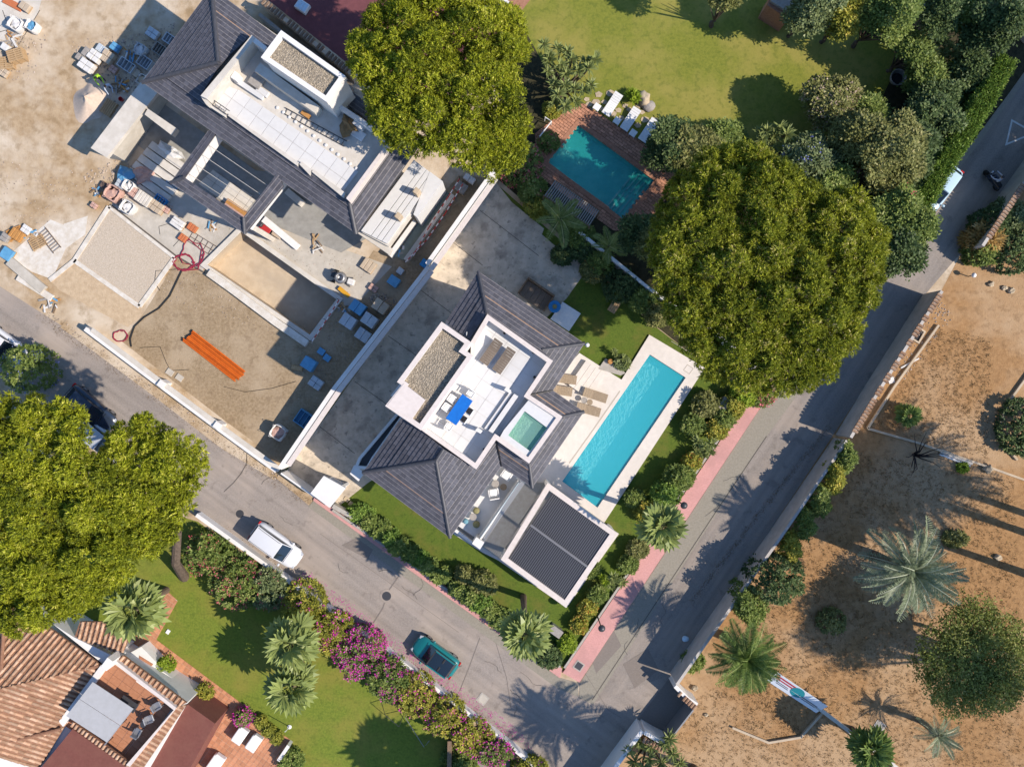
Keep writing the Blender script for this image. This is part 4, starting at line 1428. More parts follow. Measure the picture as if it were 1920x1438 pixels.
leafmat('flower_orange', (0.414, 0.149, 0.034), (0.575, 0.276, 0.057), (0.632, 0.402, 0.115), .35)
leafmat('banana_dry', (0.345, 0.218, 0.069), (0.575, 0.391, 0.138), (0.690, 0.517, 0.230), .35)
mat('bark', (.13, .095, .07), (.075, .055, .04), 6, .95, .8, 14)
mat('palm_bark', (.16, .115, .08), (.09, .065, .045), 9, .95, .8, 18)


def np_mesh(name, V, Fc, tint, m, parent=None, loc=None, **kw):
    """V (N,3) float, Fc (M,k) int (k = 3 or 4), tint (N,)."""
    me = bpy.data.meshes.new(name)
    k = Fc.shape[1]
    me.vertices.add(len(V))
    me.vertices.foreach_set('co', V.astype(np.float32).ravel())
    me.loops.add(Fc.size)
    me.loops.foreach_set('vertex_index', Fc.astype(np.int32).ravel())
    me.polygons.add(len(Fc))
    me.polygons.foreach_set('loop_start', np.arange(0, Fc.size, k, dtype=np.int32))
    me.update(calc_edges=True)
    a = me.attributes.new('tint', 'FLOAT', 'POINT')
    a.data.foreach_set('value', tint.astype(np.float32))
    o = link(name, me, m, parent)
    if loc is not None:
        o.location = loc
    props(o, kw.get('label'), kw.get('cat'), kw.get('group'), kw.get('kind'))
    WM[o.name] = WM[parent.name].copy() if parent is not None else Matrix.Identity(4)
    return o


def unit(a):
    return a / np.maximum(np.linalg.norm(a, axis=1, keepdims=True), 1e-6)


def leaves(C, D, k, spread, L, Wd, jit=.8, tintb=None, rng=RNG, quad=True, tvar=.35, up=0.0, lay=0.0):
    """k leaves round each centre C, pointing along D with jitter. Returns V, F, tint."""
    n = len(C)
    c = np.repeat(C, k, 0)
    d = np.repeat(D, k, 0)
    N = n * k
    base = c + rng.normal(0, spread, (N, 3))
    dd = unit(d + rng.normal(0, jit, (N, 3)) + np.array([0, 0, up]))
    if lay:
        dd = unit(dd * np.array([1, 1, 1 - lay]))
        s = unit(np.cross(dd, np.array([0, 0, 1.0]) + rng.normal(0, .45, (N, 3))))
    else:
        s = unit(np.cross(dd, rng.normal(0, 1, (N, 3))))
    l = L * rng.uniform(.65, 1.2, (N, 1))
    w = Wd * rng.uniform(.7, 1.2, (N, 1))
    tb = np.repeat(tintb if tintb is not None else rng.uniform(.2, .8, n), k)
    t = np.clip(tb + rng.normal(0, tvar * .5, N), 0, 1)
    if quad:
        V = np.stack([base, base + dd * l * .5 + s * w * .5, base + dd * l, base + dd * l * .5 - s * w * .5], 1).reshape(-1, 3)
        Fc = np.arange(N * 4).reshape(N, 4)
        return V, Fc, np.repeat(t, 4)
    V = np.stack([base - s * w * .5, base + s * w * .5, base + dd * l], 1).reshape(-1, 3)
    return V, np.arange(N * 3).reshape(N, 3), np.repeat(t, 3)


def dome_points(rng, n, R, zr=1.0, low=-.2):
    d = unit(rng.normal(0, 1, (n * 3, 3)))
    d = d[d[:, 2] > low][:n]
    return d


def lobed_crown(rng, rx, ry, rz, nl, lr, per, flat=.55, irr=.18, shape=None, bough=0.0):
    """Clump centres and directions on many small domes that sit on a big flat dome (local coords, z = 0 at the crown's base)."""
    cs, ds, tb = [], [], []
    cen = []
    bc = []
    if bough:
        for _ in range(900):
            a, r = rng.uniform(0, 2 * math.pi), math.sqrt(rng.uniform(0, 1)) * .93
            lim = 1.0 if shape is None else shape(a)
            x, y = math.cos(a) * r * lim * rx, math.sin(a) * r * lim * ry
            if all((x - q[0]) ** 2 + (y - q[1]) ** 2 > (bough * .95) ** 2 for q in bc):
                bc.append((x, y, rng.uniform(.85, 1.25), rng.uniform(-.14, .14), rng.uniform(-.5, .5)))
    tries = 0
    while len(cen) < nl and tries < nl * 25:
        tries += 1
        a, r = rng.uniform(0, 2 * math.pi), math.sqrt(rng.uniform(0, 1))
        lim = 1.0 if shape is None else shape(a)
        r *= lim
        x, y = math.cos(a) * r * (rx - lr * .7), math.sin(a) * r * (ry - lr * .7)
        dz, dt = 0.0, 0.0
        if bough:
            b = min(bc, key=lambda q: ((x - q[0]) ** 2 + (y - q[1]) ** 2) / q[2] ** 2)
            e = math.hypot(x - b[0], y - b[1]) / (bough * .72 * b[2])
            if e > .97 and rng.uniform() < .9:
                continue
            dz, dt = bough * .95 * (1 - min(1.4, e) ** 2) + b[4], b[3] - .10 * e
        if all((x - q[0]) ** 2 + (y - q[1]) ** 2 > (lr * .74) ** 2 for q in cen):
            cen.append((x, y, r, dz, dt))
    for x, y, r, dz, dt in cen:
        z = rz * (flat + (1 - flat) * math.sqrt(max(0, 1 - min(1, r) ** 2))) + rng.uniform(-irr, irr) * rz + dz
        R = lr * rng.uniform(.75, 1.2)
        d = dome_points(rng, per, R, low=-.35)
        c = d * np.array([R, R, R * .72]) * rng.uniform(.82, 1.04, (len(d), 1)) + np.array([x, y, z])
        cs.append(c)
        ds.append(d)
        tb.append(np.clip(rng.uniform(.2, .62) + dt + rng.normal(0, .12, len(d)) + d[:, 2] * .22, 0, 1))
    return np.concatenate(cs), np.concatenate(ds), np.concatenate(tb), cen


def limb_mb(base, top, r0, r1, cen, zc, rng, nb=9):
    mb = MB()
    b, t = Vector(base), Vector(top)
    mb.tube([b, b.lerp(t, .35) + Vector((rng.uniform(-.2, .2), rng.uniform(-.2, .2), 0)), b.lerp(t, .7), t], [r0, r0 * .8, (r0 + r1) / 2, r1], 9)
    return mb


def tree(name, label, px, rpx, ztop, zbase, m, style='pine', group=None, seed=1, nl=None, lr=1.3, per=60, k=12, L=.3, Wd=.07, shape=None, trunk_r=.3, flat=.55, spread=.07, jit=.6, flowers=None, parts=('trunk', 'crown'), irr=.18, up=.2, quad=False, cat='tree', stems=1, base=None, bough=0.0):
    """A tree whose crown shows at pixel px with radii rpx; ztop/zbase are the crown's top and underside."""
    rng = np.random.default_rng(seed)
    zc = (ztop + zbase) / 2
    kk = (H - zc) / F
    cpos = W(px[0], px[1], zc)
    rx, ry = rpx[0] * kk, rpx[1] * kk
    root = thing(name, label, cat, (cpos.x, cpos.y, 0), 0, group)
    rz = ztop - zbase
    if nl is None:
        nl = max(4, int(2.3 * rx * ry / (lr * lr)))
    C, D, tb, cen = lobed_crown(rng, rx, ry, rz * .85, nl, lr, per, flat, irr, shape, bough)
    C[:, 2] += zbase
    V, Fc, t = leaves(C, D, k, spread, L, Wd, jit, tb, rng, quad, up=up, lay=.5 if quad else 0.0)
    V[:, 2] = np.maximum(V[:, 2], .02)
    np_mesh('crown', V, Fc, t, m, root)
    # trunk and limbs
    mb = MB()
    fork = zbase * .62
    if base is not None:
        bb = W(*base) - Vector((cpos.x, cpos.y, 0))
        mb.tube([(bb.x, bb.y, -.1), (bb.x * .8, bb.y * .8, fork * .5), (bb.x * .25, bb.y * .25, fork), (0, 0, zbase)], [trunk_r * 1.25, trunk_r, trunk_r * .85, trunk_r * .7], 9)
        stems = 0
        fork = zbase * .96
    for s in range(stems):
        ox, oy = (rng.uniform(-.5, .5) * rx * .3, rng.uniform(-.5, .5) * ry * .3) if stems > 1 else (0, 0)
        mb.tube([(ox, oy, -.1), (ox * 1.1 + rng.uniform(-.15, .15), oy + rng.uniform(-.15, .15), fork * .5), (ox * 1.1, oy, max(.2, fork))], [trunk_r * 1.25, trunk_r, trunk_r * .85], 9)
    for i, q in enumerate(cen[:26]):
        zz = zbase + rz * .3
        mid = Vector((q[0] * .45, q[1] * .45, fork + (zz - fork) * .6))
        mb.tube([(0, 0, max(.15, fork * .92)), mid, (q[0], q[1], zz + rz * .15)], [trunk_r * .5, trunk_r * .3, trunk_r * .1], 5, cap=False)
    obj('trunk', mb, 'bark', root, local=True)
    if flowers:
        fm, cnt, fL = flowers
        idx = rng.choice(len(C), min(cnt, len(C)), replace=False)
        V, Fc, t = leaves(C[idx] + D[idx] * .12, D[idx], 8, .10, fL, fL * .8, .9, None, rng, True, lay=.5)
        np_mesh('blossoms', V, Fc, t, fm, root)
    return root


def shrub(name, label, px, rpx, h, m, seed=1, group=None, k=16, L=.2, Wd=.1, per=None, flowers=None, lr=None, cat='shrub', z0=0.0, spread=.06, jit=.7, nl=None):
    """A bush down to the ground."""
    rng = np.random.default_rng(seed)
    zc = h * .55 + z0
    kk = (H - zc) / F
    cpos = W(px[0], px[1], zc)
    rx, ry = rpx[0] * kk, rpx[1] * kk
    root = thing(name, label, cat, (cpos.x, cpos.y, z0), 0, group)
    lr = lr or max(.25, min(rx, ry) * .42)
    nl = nl or max(5, int(1.6 * rx * ry / (lr * lr)))
    per = per or int(max(14, 26 * lr / .5))
    C, D, tb, cen = lobed_crown(rng, rx, ry, h * .75, nl, lr, per, .35, .12)
    side = rng.uniform(0, 2 * math.pi, int(per * 5))
    cs = np.stack([np.cos(side) * rx * .88, np.sin(side) * ry * .88, rng.uniform(.05, h * .6, len(side))], 1)
    ds = np.stack([np.cos(side), np.sin(side), np.full(len(side), .3)], 1)
    C, D, tb = np.concatenate([C, cs]), np.concatenate([D, ds]), np.concatenate([tb, rng.uniform(.1, .5, len(side))])
    C[:, 2] = np.maximum(C[:, 2], .06)
    V, Fc, t = leaves(C, D, k, spread, L, Wd, jit, tb, rng, True, up=.15, lay=.55)
    V[:, 2] = np.maximum(V[:, 2], .012)
    np_mesh('foliage', V, Fc, t, m, root)
    mb = MB()
    for i in range(5):
        a = rng.uniform(0, 6.28)
        mb.tube([(0, 0, 0), (math.cos(a) * rx * .5, math.sin(a) * ry * .5, h * .6)], [.05, .02], 5)
    obj('stem', mb, 'bark', root, local=True)
    if flowers:
        fm, cnt, fL = flowers
        idx = rng.choice(len(C), min(cnt, len(C)), replace=False)
        V, Fc, t = leaves(C[idx] + D[idx] * .06, D[idx], 9, .10, fL, fL * .85, .9, None, rng, True, lay=.5)
        np_mesh('blossoms', V, Fc, t, fm, root)
    return root


# frond meshes, shared by all palms -------------------------------------------------------------
def fan_frond(seed, R=.95, pet=.95, droop=.35, nseg=13):
    rng = random.Random(seed)
    v, f, t = [], [], []

    def add(vs, tint):
        o = len(v)
        v.extend(vs)
        f.append((o, o + 1, o + 2, o + 3))
        t.extend([tint] * 4)
    pw = .03
    add([(0, -pw, 0), (pet, -pw * .6, .12), (pet, pw * .6, .12), (0, pw, 0)], .75)
    for i in range(nseg):
        a = math.radians(-125 + 250 * i / (nseg - 1)) + rng.uniform(-.04, .04)
        r = R * (1 - .25 * abs(a) / 2.2) * rng.uniform(.9, 1.08)
        da = math.radians(250 / (nseg - 1)) * .72
        fold = .04 if i % 2 else -.03
        p0 = (pet, 0, .12)
        m1 = (pet + r * .62 * math.cos(a - da), r * .62 * math.sin(a - da), .12 - .06 * droop + fold)
        m2 = (pet + r * .62 * math.cos(a + da), r * .62 * math.sin(a + da), .12 - .06 * droop - fold)
        tip = (pet + r * math.cos(a), r * math.sin(a), .12 - droop * r * rng.uniform(.4, .8))
        add([p0, m1, tip, m2], rng.uniform(.25, .95))
    return v, f, t


def feather_frond(seed, Ln=3.0, droop=.9, npair=30, lw=.045, ll=.5, rise=.75):
    rng = random.Random(seed)
    v, f, t = [], [], []

    def add(vs, tint):
        o = len(v)
        v.extend(vs)
        f.append((o, o + 1, o + 2, o + 3))
        t.extend([tint] * 4)

    def rach(s):
        return Vector((Ln * s * (1 - .12 * s), 0, rise * Ln * .45 * s - droop * Ln * .62 * s * s))
    for i in range(8):
        a, b = rach(i / 8), rach((i + 1) / 8)
        w0, w1 = .045 * (1 - i / 8) + .008, .045 * (1 - (i + 1) / 8) + .008
        add([a + Vector((0, -w0, 0)), b + Vector((0, -w1, 0)), b + Vector((0, w1, 0)), a + Vector((0, w0, 0))], .95)
    for i in range(npair):
        s = .12 + .86 * i / (npair - 1)
        p = rach(s)
        l = ll * (math.sin(math.pi * min(1, .12 + s * .88)) ** .6 + .12) * rng.uniform(.85, 1.1)
        for sg in (-1, 1):
            d = Vector((.62, sg * .85, rng.uniform(.05, .32))).normalized()
            w = Vector((lw, 0, 0))
            add([p, p + d * l * .45 + w, p + d * l + Vector((0, 0, -.08 * l)), p + d * l * .45 - w], rng.uniform(.15, .8))
    return v, f, t


def blade_rosette(seed, n=42, L=.55, w=.05):
    rng = random.Random(seed)
    v, f, t = [], [], []
    for i in range(n):
        a = rng.uniform(0, 6.283)
        e = rng.uniform(-.35, 1.35)
        d = Vector((math.cos(a) * math.cos(e), math.sin(a) * math.cos(e), math.sin(e)))
        s = Vector((-math.sin(a), math.cos(a), 0)) * w
        l = L * rng.uniform(.7, 1.1)
        o = len(v)
        v.extend([Vector((0, 0, 0)) - s * .6, d * l * .5 - s, d * l + Vector((0, 0, -.12 * l)), d * l * .5 + s])
        f.append((o, o + 1, o + 2, o + 3))
        t.extend([min(1, max(0, .35 + .3 * math.sin(e) + rng.uniform(-.2, .3)))] * 4)
    return v, f, t


def raw_mesh(name, vft, m):
    v, f, t = vft
    me = bpy.data.meshes.new(name)
    me.from_pydata([tuple(p) for p in v], [], f)
    a = me.attributes.new('tint', 'FLOAT', 'POINT')
    a.data.foreach_set('value', t)
    me.materials.append(MAT[m])
    me.update()
    return me


FAN = [raw_mesh('fan_frond', fan_frond(i, .95, .85 + .1 * (i % 2), .3 + .15 * i), 'palm_leaf') for i in range(3)]
FAND = [raw_mesh('fan_frond', fan_frond(i + 10, .95, .9, .5), 'palm_leaf_dark') for i in range(2)]
FEA = [raw_mesh('feather_frond', feather_frond(i, 3.0, .75 + .2 * i), 'palm_leaf_blue') for i in range(3)]
FEAG = [raw_mesh('feather_frond', feather_frond(i + 5, 3.0, .75 + .2 * i, ll=.6, lw=.05), 'palm_leaf_dark') for i in range(3)]
FEAY = [raw_mesh('feather_frond', feather_frond(i + 9, 2.4, .8 + .2 * i, ll=.55, lw=.05), 'palm_leaf') for i in range(3)]
DEAD = [raw_mesh('dead_frond', fan_frond(33, .8, .6, .9), 'dead_frond')]
ROS = [raw_mesh('rosette', blade_rosette(i), 'yucca_leaf') for i in range(3)]
ROSG = [raw_mesh('rosette', blade_rosette(i + 7, 46, .6, .055), 'leaf_bright') for i in range(2)]


def palm(name, label, px, z, meshes, nf=32, s=1.0, seed=1, group=None, emin=-.5, emax=1.2, trunk_r=.2, dead=6, lean=0.0, base=None, cat='palm'):
    """Palm whose crown centre shows at pixel px at height z."""
    rng = random.Random(seed)
    c = W(px[0], px[1], z)
    b = Vector((c.x, c.y, 0)) if base is None else W(*base)
    root = thing(name, label, cat, (b.x, b.y, 0), 0, group)
    top = c - b
    mb = MB()
    pts = [Vector((0, 0, -.05)), Vector((top.x * .3, top.y * .3, z * .3)), Vector((top.x * .7, top.y * .7, z * .68)), Vector((top.x, top.y, z - .1))]
    mb.tube(pts, [trunk_r * 1.3, trunk_r, trunk_r * .95, trunk_r * 1.05], 10)
    mb.lathe([(trunk_r * 1.2, -.5), (trunk_r * 1.6, -.2), (trunk_r * 1.1, .1), (.05, .25)], 10, (top.x, top.y, z - .1))
    obj('trunk', mb, 'palm_bark', root, local=True)
    ga = 2.39996
    for i in range(nf + dead):
        dd = i >= nf
        me = rng.choice(DEAD) if dd else rng.choice(meshes)
        o = link('frond', me, None, root)
        e = rng.uniform(-1.25, -.85) if dd else emin + (emax - emin) * ((i + .5) / nf) ** .9 + rng.uniform(-.12, .12)
        q = rng.uniform(.85, 1.12) * s
        o.matrix_local = Matrix.Translation((top.x, top.y, z)) @ Matrix.Rotation(i * ga + rng.uniform(-.2, .2), 4, 'Z') @ Matrix.Rotation(-e, 4, 'Y') @ Matrix.Rotation(rng.uniform(-.35, .35), 4, 'X') @ Matrix.Scale(q, 4)
    return root


def link(name, me, mat_, parent=None, M=None):
    o = bpy.data.objects.new(name, me)
    COL.objects.link(o)
    if mat_ is not None and not me.materials:
        for m in (mat_ if isinstance(mat_, (list, tuple)) else [mat_]):
            me.materials.append(MAT[m] if isinstance(m, str) else m)
    if parent is not None:
        o.parent = parent
    return o


def yucca(name, label, heads, z, meshes=None, s=1.0, seed=1, cat='yucca', zvar=.5, group=None):
    """Clump of blade rosettes at pixel positions, on bare stems."""
    rng = random.Random(seed)
    meshes = meshes or ROS
    cx, cy = sum(h[0] for h in heads) / len(heads), sum(h[1] for h in heads) / len(heads)
    b = W(cx, cy, z * .8)
    root = thing(name, label, cat, (b.x, b.y, 0), 0, group)
    mb = MB()
    for (x, y) in heads:
        zz = max(.15, z + rng.uniform(-zvar, zvar) * min(1, z))
        p = W(x, y, zz)
        l = Vector((p.x - b.x, p.y - b.y, zz))
        mb.tube([(l.x * .25, l.y * .25, -.05), (l.x * .8, l.y * .8, zz * .6), l], [.11, .08, .06], 6)
        o = link('rosette', rng.choice(meshes), None, root)
        o.matrix_local = Matrix.Translation(l) @ Matrix.Rotation(rng.uniform(0, 6.28), 4, 'Z') @ Matrix.Scale(s * rng.uniform(.85, 1.15), 4)
    obj('stem', mb, 'palm_bark', root, local=True)
    return root


def wob(seed, amp=.12):
    r = random.Random(seed)
    ph = [(r.uniform(0, 6.28), r.uniform(.4, 1)) for _ in range(4)]
    return lambda a: 1 - amp * .5 + amp * .5 * sum(math.sin((i + 2) * a + p) * q for i, (p, q) in enumerate(ph)) / 2


PINE = dict(lr=.40, per=24, k=12, L=.2, Wd=.08, jit=.75, flat=.35, spread=.06, irr=.07, bough=1.25)
tree('umbrella_pine', 'large umbrella pine between the unfinished house and the upper lawn', (836, 150), (206, 194), 11.8, 7.2, 'pine_needles', seed=3, trunk_r=.42, shape=wob(5, .3), **PINE)
tree('umbrella_pine', 'largest umbrella pine, shading the side road beside the long pool', (1424, 512), (250, 262), 12.6, 7.6, 'pine_needles_b', seed=4, trunk_r=.48, shape=wob(9, .28), **PINE)
tree('umbrella_pine', 'huge umbrella pine at the lower left over the street and tiled roof', (72, 950), (252, 248), 14.0, 9.5, 'pine_needles', seed=5, trunk_r=.5, base=(190, 930), shape=lambda a: wob(2, .2)(a) * (1 - .36 * math.exp(-((a - .66) / .36) ** 2)), **PINE)
tree('umbrella_pine', 'smaller umbrella pine leaning over the street beside the huge one', (290, 905), (104, 160), 12.8, 9.0, 'pine_needles', seed=6, trunk_r=.32, shape=wob(8, .28), base=(345, 1082), **PINE)

# upper garden, right: mixed trees
BL = dict(lr=.55, per=44, k=10, L=.24, Wd=.13, jit=.8, flat=.3, spread=.14, irr=.16, quad=True, bough=1.1)
for (lb, px, rp, zt, zb, m, fl) in [
        ('dark leafy tree overhanging the pool corner by the white loungers', (1252, 282), (52, 46), 3.6, .8, 'leaf_dark', None),
        ('soft grey-green tree between the garden pool and the upper lawn', (1300, 296), (52, 58), 4.0, .9, 'leaf_olive', None),
        ('light green bushy tree at the lower edge of the upper lawn', (1352, 270), (38, 44), 3.0, .6, 'leaf_mid', None),
        ('yellow-green tree in front of the dark tree group right of the lawn', (1408, 330), (52, 48), 4.5, 1.0, 'leaf_yellow', None),
        ('blue-flowered shrub tree near the crown of the largest pine', (1505, 310), (52, 50), 4.4, 1.0, 'leaf_grey', ('flower_blue', 60, .14)),
        ('cream-blossomed tree at the right end of the upper lawn', (1545, 198), (54, 52), 3.6, .8, 'leaf_olive', ('flower_cream', 260, .13)),
        ('large olive-green conifer below the cream-blossomed tree', (1645, 298), (82, 76), 6.0, 1.2, 'leaf_olive', None),
        ('brown-green small tree left of the olive-green conifer', (1580, 275), (52, 54), 4.5, .9, 'leaf_olive', None),
        ('grey-green tree at the top edge right of the lawn', (1515, 22), (48, 46), 6.5, 1.8, 'leaf_grey', None),
        ('golden conifer at the top edge beside the grey-green tree', (1575, 40), (36, 42), 6.0, 1.2, 'leaf_yellow', None),
        ('rounded green tree at the top edge left of the dark garden corner', (1650, 38), (56, 58), 7.0, 2.0, 'leaf_mid', None),
        ('pale olive tree partly cut off at the top edge above the lawn', (1358, 6), (42, 26), 6.0, 1.6, 'leaf_olive', None),
        ('small round-leaved tree beside the dark garden shed', (1698, 105), (36, 36), 4.5, 1.2, 'leaf_mid', None),
        ('dark tree at the top right behind the round-leaved tree', (1735, 48), (44, 40), 6.0, 1.6, 'leaf_dark', None),
        ('tall dark tree against the white wall at the top right corner', (1838, 62), (58, 56), 7.0, 1.5, 'leaf_dark', None),
        ('vine-covered tree over the side road below the parked white car', (1672, 425), (62, 66), 6.0, 1.0, 'leaf_mid', ('flower_pink', 16, .14)),
        ('dark glossy tree against the crown of the largest pine by the side road', (1672, 480), (48, 44), 6.0, 1.4, 'leaf_dark', None),
        ('dark shrub tree between garden pool and the driveway wall', (1190, 445), (40, 38), 4.5, 1.0, 'leaf_dark', None),
        ('dark leafy tree left of the largest pine above the small lawn', (1236, 470), (48, 52), 6.0, 1.2, 'leaf_olive', None),
        ('shaded tree in the dark corner inside the tall hedge', (1740, 215), (60, 60), 4.0, 1.0, 'leaf_dark', None),
        ('second shaded tree in the dark corner, nearer the tall hedge', (1705, 300), (44, 60), 4.5, 1.0, 'leaf_dark', None),
        ('shaded shrub tree at the foot of the tall hedge near the parked white car', (1690, 355), (40, 36), 4.0, .8, 'leaf_dark', None),
        ('olive-green bush tree filling the gap right of the cream-blossomed tree', (1610, 215), (40, 36), 2.6, .4, 'leaf_mid', None),
        ('mid-green tree between the rounded tree and the pale rosettes', (1722, 140), (40, 38), 3.6, .8, 'leaf_mid', None),
        ('yellowish small tree at the foot of the dark corner', (1688, 250), (34, 32), 3.0, .6, 'leaf_olive', None),
        ('dense green tree hiding the bend of the garden wall at the top', (1790, 40), (46, 42), 5.5, 1.2, 'leaf_mid', None),
        ('feathery light tree beside the blue-flowered shrub tree', (1545, 345), (44, 40), 4.6, 1.0, 'leaf_mid', None),
        ('small shaded tree above the bend of the tall hedge', (1800, 150), (45, 40), 3.5, .8, 'leaf_dark', None)]:
    tree('garden_tree', lb, px, rp, zt, zb, m, seed=hash(px) % 9999, trunk_r=.16, flowers=fl, group='trees of the upper garden', shape=wob(px[0], .4), **BL)

# tall clipped hedge along the side road
rng = np.random.default_rng(77)
HGH = 4.2
HPX = [(1722, 396), (1762, 326), (1800, 262), (1856, 172), (1890, 108)]
hp = [W(x, y, HGH) for x, y in HPX]
for p in hp:
    p.z = 0
Cs, Ds = [], []
for i in range(len(hp) - 1):
    a, b = np.array(hp[i]), np.array(hp[i + 1])
    d = (b - a) / np.linalg.norm(b - a)
    nrm = np.array([d[1], -d[0], 0])
    n = int(np.linalg.norm(b - a) * 420)
    u = rng.uniform(0, 1, n)[:, None]
    w = rng.uniform(-.6, .6, n)
    z = np.full(n, HGH) + rng.normal(0, .1, n)
    side = rng.uniform(0, 1, n) > .4
    w = np.where(side, np.sign(rng.uniform(-1, 1, n)) * (.6 + rng.normal(0, .06, n)), w)
    z = np.where(side, rng.uniform(.05, HGH, n), z)
    Cs.append(a + (b - a) * u + nrm * w[:, None] + np.stack([np.zeros(n), np.zeros(n), z], 1))
    Ds.append(np.where(side[:, None], nrm * np.sign(w)[:, None] + np.array([0, 0, .3]), np.array([[0, 0, 1.]])))
Cs, Ds = np.concatenate(Cs), np.concatenate(Ds)
V, Fc, t = leaves(Cs, Ds, 8, .08, .2, .08, .6, None, rng, True)
hr = thing('tall_hedge', 'tall clipped green hedge along the side road at the top right', 'hedge', hp[2])
V -= np.array(hp[2])
np_mesh('foliage', V, Fc, t, 'hedge_leaf', hr)
obj('hedge_core', wall_mb([(960 + p.x * F / H, 719 - p.y * F / H) for p in hp], HGH - .2, .95), 'mulch', hr)

# dracaena / yucca clumps
yucca('dracaena', 'clump of spiky dracaena heads beside the upper lawn and pine', [(1020, 85), (1046, 90), (1064, 96), (1030, 112), (1052, 122), (1098, 118), (1116, 112), (1028, 134), (1062, 138), (1084, 132), (1104, 128), (1040, 160), (1060, 160), (1078, 166), (1048, 178), (1094, 170), (1108, 160), (1040, 194), (1060, 200), (1080, 190), (1030, 105), (1072, 112)], 3.0, s=1.25, seed=2, zvar=.35)
yucca('yucca', 'yucca with several green rosettes on the kerb of the wide pink pavement', [(1308, 828), (1322, 838), (1334, 832), (1318, 852), (1304, 848), (1330, 846)], 1.0, s=1.1, seed=5)
yucca('yucca', 'low yucca pair beside the pergola corner on the pink pavement', [(1156, 1085), (1168, 1092), (1146, 1098), (1150, 1082)], .7, s=.95, seed=6)
yucca('yucca', 'small yellowish yucca between pergola and wide pink pavement', [(1128, 1080), (1135, 1090)], .6, ROSG, .8, seed=7)
yucca('yucca', 'yucca clump behind the gateway wall at the bottom edge', [(1180, 1405), (1200, 1392), (1222, 1400), (1245, 1395), (1262, 1412), (1218, 1422), (1190, 1428), (1240, 1430), (1275, 1430), (1205, 1440), (1255, 1385)], 2.2, ROS, 1.3, seed=8)
yucca('yucca', 'grey yucca rosettes in the gravel bed beside the pool deck', [(1158, 668), (1170, 672), (1164, 684), (1176, 682), (1152, 660)], .5, ROS, .8, seed=9)
yucca('cordyline', 'pale spiky rosettes in the dark corner of the upper garden', [(1755, 82), (1770, 92), (1760, 104), (1780, 86), (1750, 98), (1788, 100), (1768, 76)], 3.2, ROS, 1.2, seed=10)
yucca('cordyline', 'bright green spiky pair below the pale rosettes in the dark corner', [(1756, 136), (1786, 122), (1792, 130), (1762, 128)], 2.0, ROSG, 1.1, seed=11)
yucca('yucca', 'dark spiky palm-like clump left of the blue-flowered tree', [(1438, 246), (1452, 254), (1430, 262), (1462, 242), (1448, 270), (1475, 252), (1440, 285), (1424, 250)], 3.5, ROS, 1.5, seed=12)
yucca('agave', 'bright lime rosette bush beside the boulder on the upper lawn', [(1184, 172), (1192, 176), (1182, 182), (1190, 186), (1178, 178), (1187, 190), (1195, 184)], .5, ROSG, .75, seed=13)

# palms
palm('fan_palm', 'fan palm at the street corner of the modern plot', (985, 1188), 9.2, FAN, 24, 1.0, 1, trunk_r=.2)
palm('fan_palm', 'fan palm on the wide pink pavement beside the lamp post', (1240, 985), 6.0, FAN, 24, 1.0, 2, trunk_r=.2)
palm('fan_palm', 'fan palm against the terracotta roof below the huge pine', (255, 1140), 5.0, FAN, 22, 1.3, 3, trunk_r=.22)
palm('fan_palm', 'upper one of the two fan palms on the lower lawn', (545, 1205), 3.8, FAN, 20, 1.22, 4, trunk_r=.17, base=(568, 1248))
palm('fan_palm', 'lower one of the two fan palms on the lower lawn', (548, 1285), 3.6, FAN, 22, 1.15, 5, trunk_r=.17, base=(570, 1300))
palm('fan_palm', 'fan palm beside the tipped banner at the bottom right', (1632, 1402), 3.2, FAND, 30, .95, 6)
palm('date_palm', 'green date palm inside the white wall near the gateway', (1398, 1232), 4.6, FEAG, 44, .95, 7, dead=4, trunk_r=.3, emin=-.3, cat='palm')
palm('date_palm', 'silvery date palm in the middle of the dry lot', (1705, 1068), 6.4, FEA, 46, 1.2, 8, dead=5, trunk_r=.33, emin=-.35, cat='palm', base=(1640, 1042))
palm('dwarf_palm', 'dwarf fan palm alone on the dry lot beside the track', (1702, 780), .8, FAND, 20, .6, 9, dead=2, trunk_r=.1)
palm('feather_palm', 'yellow-green feather palm at the upper edge of the driveway', (1050, 412), 3.0, FEAY, 11, .82, 10, dead=0, trunk_r=.15, emin=-.15)
palm('feather_palm', 'dark feather palm between the driveway bed and the garden pool', (1142, 462), 3.0, FEAY, 12, .62, 11, dead=0, trunk_r=.14, emin=-.15)
palm('feather_palm', 'small blue-green palm at the bottom edge under the open tree', (1758, 1378), 2.6, FEA, 20, .6, 12, dead=2, trunk_r=.18)
